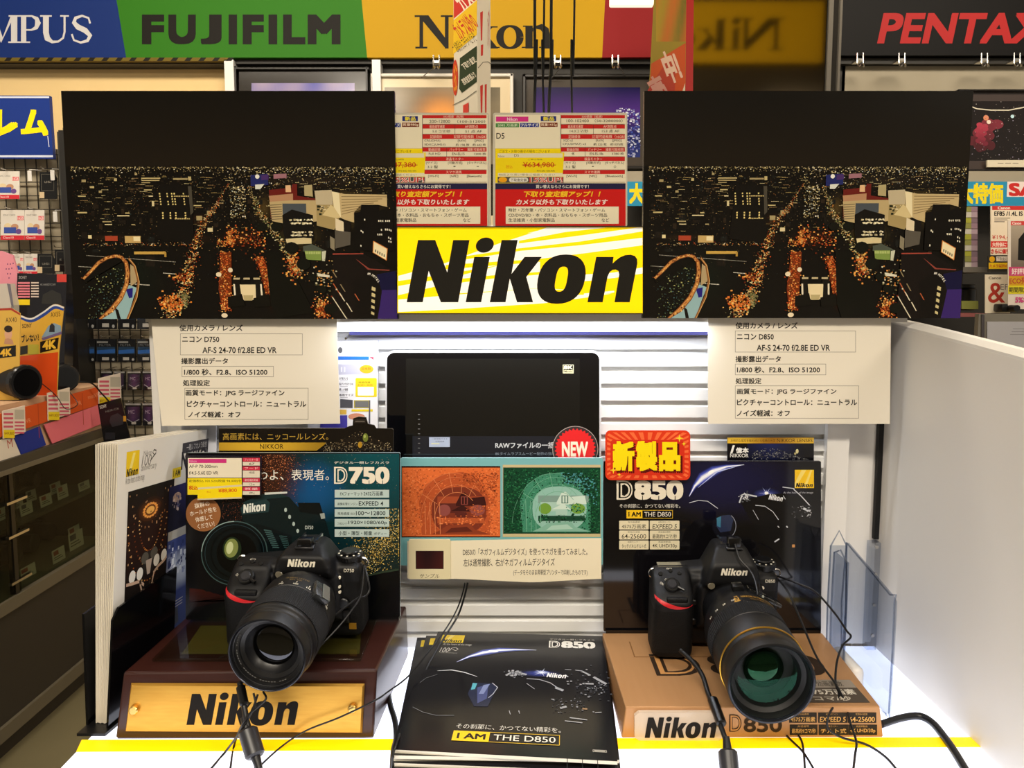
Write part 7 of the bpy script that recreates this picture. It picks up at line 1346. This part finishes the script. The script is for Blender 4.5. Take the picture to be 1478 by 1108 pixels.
        lath('front_element', [(32.6, T_ - 12.6)] + [(32.6 * cos(a), T_ - 12.6 + 6.5 * sin(a)) for a in [pi / 2 * q / 12 for q in range(1, 12)]] + [(.01, T_ - 6.1)], M_GLT, lo, 72)
        lath('inner_element', [(20 * cos(a), T_ - 28 + 7 * sin(a)) for a in [pi / 2 * q / 10 for q in range(0, 10)]] + [(.01, T_ - 21)], M_GLG, lo, 48)
        CP = lambda r: (lambda x, y, h: LM @ Vector(((r + h / MM + .05) * MM * cos(radians(90 - x)), (r + h / MM + .05) * MM * sin(radians(90 - x)), y * MM)))
        pr = Print(CP(42.3)); pr.T('NIKKOR 24-70mm 1:2.8E ED', -8, 63 * s, 46, 67 * s, (1, 1, 1), .01); pr.T('N', -19, 66 * s, -12, 72 * s, (1, 1, 1), .03); pr.ell(-16, 73.6 * s, 5, 1.3, (1, 1, 1)); pr.T('VR', -18, 62 * s, -12, 65 * s, (1, 1, 1), .02); pr.T('SWM IF Aspherical', 4, 70 * s, 34, 72.5 * s, (1, 1, 1)); pr.mb.build('gold_lettering', M_GT, lo, True)
        pr = Print(CP(42.6))
        for x, s_ in ((-52, '24'), (-38, '28'), (-24, '35'), (-66, '50')): pr.T(s_, x, 68 * s, x + 5, 71 * s, (1, 1, 1))
        pr.mb.build('scale_marks', M_LOGO, lo, True)
    else:
        T_ = L / MM
        lo = lath('lens_barrel', [(30, -4), (33, 0), (33.5, 6), (35, 12), (37.6, 18), (39.4, 26), (40, 36), (40, 56), (39.4, 56.5), (39.4, T_ - 30), (40, T_ - 29), (40.2, T_ - 24), (39.2, T_ - 22.5), (38.2, T_ - 21), (38.2, T_ - 17), (37.4, T_ - 16), (37.6, T_ - 3), (37.2, T_), (36.2, T_ + .5), (35, T_ - .8), (34.4, T_ - 5)], M_LENS)
        b = MB(); b.ribbed(.0401, .058, (T_ - 31) * MM, 150, .0003, LM); b.build('zoom_ring', M_RUB, lo, True)
        lath('front_rim', [(36.6, T_ + .5), (36, T_ + .8), (35.2, T_), (34.8, T_ - 2.4)], mat('rim_edge', '#2c2e36', .15, .6), lo)
        lath('inner_ring', [(34.6, T_ - 2), (34.2, T_ - 4), (33.6, T_ - 4.4), (33.4, T_ - 8), (30, T_ - 9), (29.6, T_ - 11), (26, T_ - 13), (25.4, T_ - 15), (20.6, T_ - 20), (0, T_ - 20.5)], mat('lens_inner_satin', '#121214', .33), lo)
        lath('front_element', [(20.4 * cos(a), T_ - 20 + 3.5 * sin(a)) for a in [pi / 2 * q / 10 for q in range(0, 10)]] + [(.01, T_ - 16.5)], M_GLD, lo, 56)
        CP = lambda r: (lambda x, y, h: LM @ Vector(((r + h / MM + .05) * MM * cos(radians(90 - x)), (r + h / MM + .05) * MM * sin(radians(90 - x)), y * MM)))
        pr = Print(CP(40)); pr.T('70-300mm 1:4.5-5.6E', -10, 38, 26, 41, (1, 1, 1)); pr.T('ED VR', -2, 42.5, 16, 45, (1, 1, 1)); pr.mb.build('gold_lettering', mat('dim_gold', '#6e5a30', .45), lo, True)
        pr = Print(CP(40.1))
        for x, s_ in ((-12, '70'), (10, '100'), (30, '135'), (50, '200'), (68, '300')): pr.T(s_, x - 3, 51, x + 4, 54, (1, 1, 1)); pr.rect(x, 47, x + .8, 50, (1, 1, 1))
        pr.mb.build('scale_marks', M_LOGO, lo, True)
        RP = lambda x, y, h: LM @ Vector((y * MM * cos(radians(x)), y * MM * sin(radians(x)), (T_ - 8.2) * MM + h)) 
        b = MB()
        for a in range(150, 300, 5):
            if a % 35: q = radians(a); b.box(-.0004, .0004, -.0009, .0009, 0, .0002, M=LM @ Matrix.Rotation(q, 4, 'Z') @ Matrix.Translation((.0318, 0, (T_ - 8.2) * MM)))
        b.build('ring_lettering', mat('dim_white', '#6a6a6a', .5), lo, True)
    return t, Mx, top, hit, LM
c1, M1, top1, hit1, LM1 = camera((Vector((PY(442, 860, .868).x, .868, ZA + .0552)), PY(385, 946, .745)), 'black camera with a ribbed zoom lens on the mahogany base', -83, 58, 'plain', 'D750', -50.5, 56, 43)
c2, M2, top2, hit2, LM2 = camera((Vector((PY(1054, 868, .93).x, .93, ZB + .0575)), PY(1114, 987, .765)), 'black camera with a gold-ringed zoom lens on the gold box', -92, 58, 'gold', 'D850', -53, 70, 46.5)

# ------------------------------------------------------------------ security tethers and cables
M_CABLE = mat('cable_black', '#101012', .4); M_CABLEG = mat('cable_grey', '#4a4a4e', .4)
Lw = lambda M_, p: M_ @ Vector(p)
def wire(label, pts, r=.0011, m=None, name='security_wire', g='thin security wires of the cameras'):
    b = MB(); b.tube([PY(*p) if not isinstance(p, Vector) else p for p in pts], r, 7); return tag(b.build(name, m or M_CABLE), label, 'wire', g)
def sensor(M_, p, ax, label, wpts, sz=(.008, .006, .005)):
    t = thing('security_sensor', Lw(M_, p), label, 'security sensor', 'security sensors on the cameras'); b = MB(); q = Vector(p)
    b.bbox(q.x - sz[0], q.x + sz[0], q.y - sz[1], q.y + sz[1], q.z, q.z + sz[2] * 2, .0018, 2, M=M_); b.build('sensor_body', mat('sensor_plastic', '#0d0d0e', .22), t)
    b = MB(); b.bbox(q.x - sz[0] * 1.25, q.x + sz[0] * 1.25, q.y - sz[1] * 1.2, q.y + sz[1] * 1.2, q.z - .001, q.z + .0022, .0009, 1, M=M_); b.build('sensor_pad', mat('sensor_pad', '#1c1c1e', .4), t)
    b = MB(); s0 = Lw(M_, q + Vector((sz[0] * ax[0], sz[1] * ax[1], sz[2]))); b.tube([s0] + [PY(*w) if not isinstance(w, Vector) else w for w in wpts], .0011, 7); b.build('sensor_lead', M_CABLE, t)
p = top1(0, 8)
sensor(M1, (p.x, p.y, p.z - .001), (1, 0), 'small black security sensor stuck on top of the camera on the mahogany base', [(462, 785, .885), (474, 789, .883), (466, 806, .874), (462, 828, .858), (463, 846, .845)])
def on_lens(M_, LM_, r, ang, t_): return LM_ @ Vector((r * MM * cos(radians(ang)), r * MM * sin(radians(ang)), t_ * MM))
t = thing('security_sensor', Lw(M1, on_lens(M1, LM1, 40, 42, 50)), 'dark square security sensor on the side of the ribbed lens', 'security sensor', 'security sensors on the cameras'); A_ = M1 @ LM1 @ Matrix.Rotation(radians(42), 4, 'Z') @ Matrix.Translation((.0403, 0, .05)) @ Matrix.Rotation(radians(20), 4, 'X')
b = MB(); b.bbox(-.001, .006, -.009, .009, -.011, .011, .0015, 2, M=A_); b.build('sensor_body', mat('sensor_grey', '#2a2c2e', .25), t); b = MB(); b.bbox(.0058, .0072, -.0085, .001, -.0105, .0105, .0006, 1, M=A_); b.build('sensor_cap', mat('sensor_cap', '#5a5f5c', .25), t)
p = top2(0, 10)
sensor(M2, (p.x + .003, p.y, p.z - .001), (0, -1), 'small black security sensor on top of the camera on the gold box', [(1068, 806, .915), (1082, 822, .905), (1090, 838, .89), (1094, 858, .875)], (.0075, .006, .0065))
t = thing('security_sensor', Lw(M2, on_lens(M2, LM2, 34, 95, 34)), 'small security sensor with clear bracket on the gold-ringed lens', 'security sensor', 'security sensors on the cameras'); A_ = M2 @ LM2 @ Matrix.Rotation(radians(94), 4, 'Z') @ Matrix.Translation((.0365, 0, .036))
b = MB(); b.bbox(-.001, .0075, -.006, .006, -.006, .006, .0014, 2, M=A_); b.build('sensor_body', M_BTN, t); b = MB(); b.bbox(-.002, .004, -.03, .012, -.004, .01, .0016, 2, M=M2 @ LM2 @ Matrix.Rotation(radians(62), 4, 'Z') @ Matrix.Translation((.0375, 0, .036))); b.build('clear_bracket', clear_mat('clear_bracket', '#dfe6e8', 1.45), t)
b = MB(); b.cyl(A_ @ Vector((.003, -.0065, -.003)), A_ @ Vector((.003, -.0072, -.003)), .001, 8); b.build('brass_contact', M_GOLDR, t)
lug1 = Lw(M1, (58 * MM, .024, .026)); lug2 = Lw(M2, (58 * MM, .024, .026))
zt_ = TZ + .002
wire('long thin wire loop from the strap lug of the mahogany base camera', [lug1, (524, 835, .875), (520, 860, .86), (508, 880, .845), (488, 905, .83), (462, 932, .815), (452, 940, .81)])
wire('short thin wire loop from the strap lug of the mahogany base camera', [lug1 + Vector((.001, 0, 0)), (531, 835, .875), (533, 852, .87), (526, 861, .865), (516, 863, .86), (480, 890, .84)])
wire('straight thin wire from the gold box camera lug down to the front', [lug2, (1138, 855, .91), (1160, 905, .88), (1180, 950, .855), (1205, 985, .835), (1218, 1010, .82), (1228, 1045, .79), (1236, 1070, .775), PZ(1234, 1090, zt_), PZ(1230, 1125, zt_)], .0012)
wire('thin wire from the gold box camera lug, kinked by the acrylic holder', [lug2 + Vector((.001, 0, .001)), (1152, 842, .915), (1178, 855, .91), (1205, 885, .9), (1222, 910, .895), (1228, 919, .893), (1216, 932, .885), (1208, 955, .87), (1206, 985, .84), (1211, 1005, .825), (1197, 1030, .795), (1195, 1050, .79), (1215, 1064, .785), PZ(1250, 1074, zt_), PZ(1278, 1092, zt_), PZ(1298, 1115, zt_)], .0012)
wire('thin wire on the luminous top under the gold-ringed lens, long one', [PZ(1126, 1052, zt_), PZ(1140, 1066, zt_), PZ(1160, 1086, zt_), PZ(1176, 1112, zt_)]); wire('thin wire on the luminous top under the gold-ringed lens, bent one', [PZ(1130, 1053, zt_), PZ(1148, 1058, zt_), PZ(1158, 1072, zt_), PZ(1162, 1112, zt_)])
wire('thin wire falling from under the ribbed lens, leftmost strand', [(372, 1002, .765), (362, 1030, .76), (345, 1058, .755), PZ(325, 1085, zt_), PZ(302, 1112, zt_)]); wire('thin wire falling from under the ribbed lens, middle strand', [(366, 1000, .765), (368, 1020, .76), (350, 1045, .757), PZ(338, 1075, zt_), PZ(332, 1112, zt_)]); wire('thin wire falling from under the ribbed lens, short loop at its front', [(380, 998, .765), (384, 1008, .76), (372, 1020, .758), (358, 1032, .757), (350, 1046, .757)])
def inline(label, pts, r, box, pose):
    t = thing('power_cable', PY(*pts[-1]) if not isinstance(pts[-1], Vector) else pts[-1], label, 'cable', 'cables with moulded filter boxes'); P_ = [PY(*p) if not isinstance(p, Vector) else p for p in pts]
    b = MB(); b.tube(P_, r, 10); b.build('cord', M_CABLE, t); a, c, rr1 = PY(*box[0]), PY(*box[1]), box[2]; b = MB(); b.cyl(a, c, rr1, 24, bev=.002); b.build('filter_box', mat('filter_plastic', '#26262a', .35), t)
    d = (c - a).normalized()
    for q in ((a - d * .012, a + d * .001, rr1 * .35, rr1 * .5), (c - d * .001, c + d * .012, rr1 * .5, rr1 * .35)): b = MB(); b.cyl(q[0], q[1], q[2], 14, r1=q[3]); b.build('strain_relief', M_CABLE, t)
    if pose: b = MB(); b.cyl(PY(*pose[0]), PY(*pose[1]), pose[2], 16, bev=.0015); b.build('plug', M_BTN, t)
inline('black cable with a filter box hanging below the ribbed lens', [(346, 985, .785), (351, 1010, .77), (356, 1040, .76), (362, 1060, .755), (366, 1080, .75), (370, 1096, .745), (372, 1125, .735)], .0028, ((357, 1052, .757), (369, 1092, .742), .0092), ((347, 990, .782), (353, 1018, .765), .0045))
inline('black cable with a filter box beside the gold-ringed lens', [(982, 938, .875), (1000, 955, .86), (1014, 975, .845), (1022, 1000, .825), (1032, 1025, .795), (1042, 1052, .775), (1048, 1070, .765), (1052, 1090, .755), (1055, 1130, .735)], .0026, ((1050, 1082, .757), (1055, 1135, .735), .0092), ((1028, 1008, .81), (1042, 1046, .778), .0052))
wire('long thin wire from the caption strip across the gold plate to the front', [(671, 841, .978), (668, 855, .98), (660, 878, .985), (645, 905, .96), (620, 938, .93), (590, 975, .88), (560, 998, .83), (542, 1010, .795), (490, 1035, .788), (442, 1054, .785), PZ(405, 1078, zt_), PZ(368, 1112, zt_)], .0009)
wire('thin wire from the caption strip running beside the catalogue pile', [(675, 841, .978), (670, 862, .98), (660, 890, .98), (638, 925, .95), (618, 960, .915), (606, 990, .885), (600, 1012, .865), (585, 1040, .82), PZ(574, 1068, ZC + .004), PZ(567, 1090, ZC), PZ(566, 1115, zt_)], .0012)
b = MB(); P_ = [PZ(561, 1003, zt_ + .002), PZ(564, 1020, zt_ + .003), PZ(570, 1040, zt_ + .003), PZ(572, 1065, zt_ + .002), PZ(568, 1085, zt_ + .002), PZ(566, 1125, zt_ + .002)]; b.tube(P_, .003, 8); tag(b.build('mains_lead', M_CABLE), 'flat black cord left of the catalogue pile', 'cable')
b = MB(); P_ = [PZ(1272, 1045, TZ + .004), PZ(1300, 1036, TZ + .004), PZ(1326, 1033, TZ + .004), PZ(1345, 1042, TZ + .004), PZ(1362, 1062, TZ + .004), PZ(1378, 1085, TZ + .004), PZ(1398, 1118, TZ + .004)]; b.tube(P_, .0038, 10); tag(b.build('mains_lead', M_CABLE), 'thick black cord curving out from behind the gold box over the yellow tape', 'cable')
b = MB(); P_ = [PZ(874, 938, TZ + .003), PZ(880, 965, TZ + .003), PZ(889, 985, TZ + .003), PZ(893, 1020, TZ + .003)]; b.tube(P_, .002, 8); tag(b.build('mains_lead', M_CABLE), 'short black cord between the catalogue pile and the gold box', 'cable')
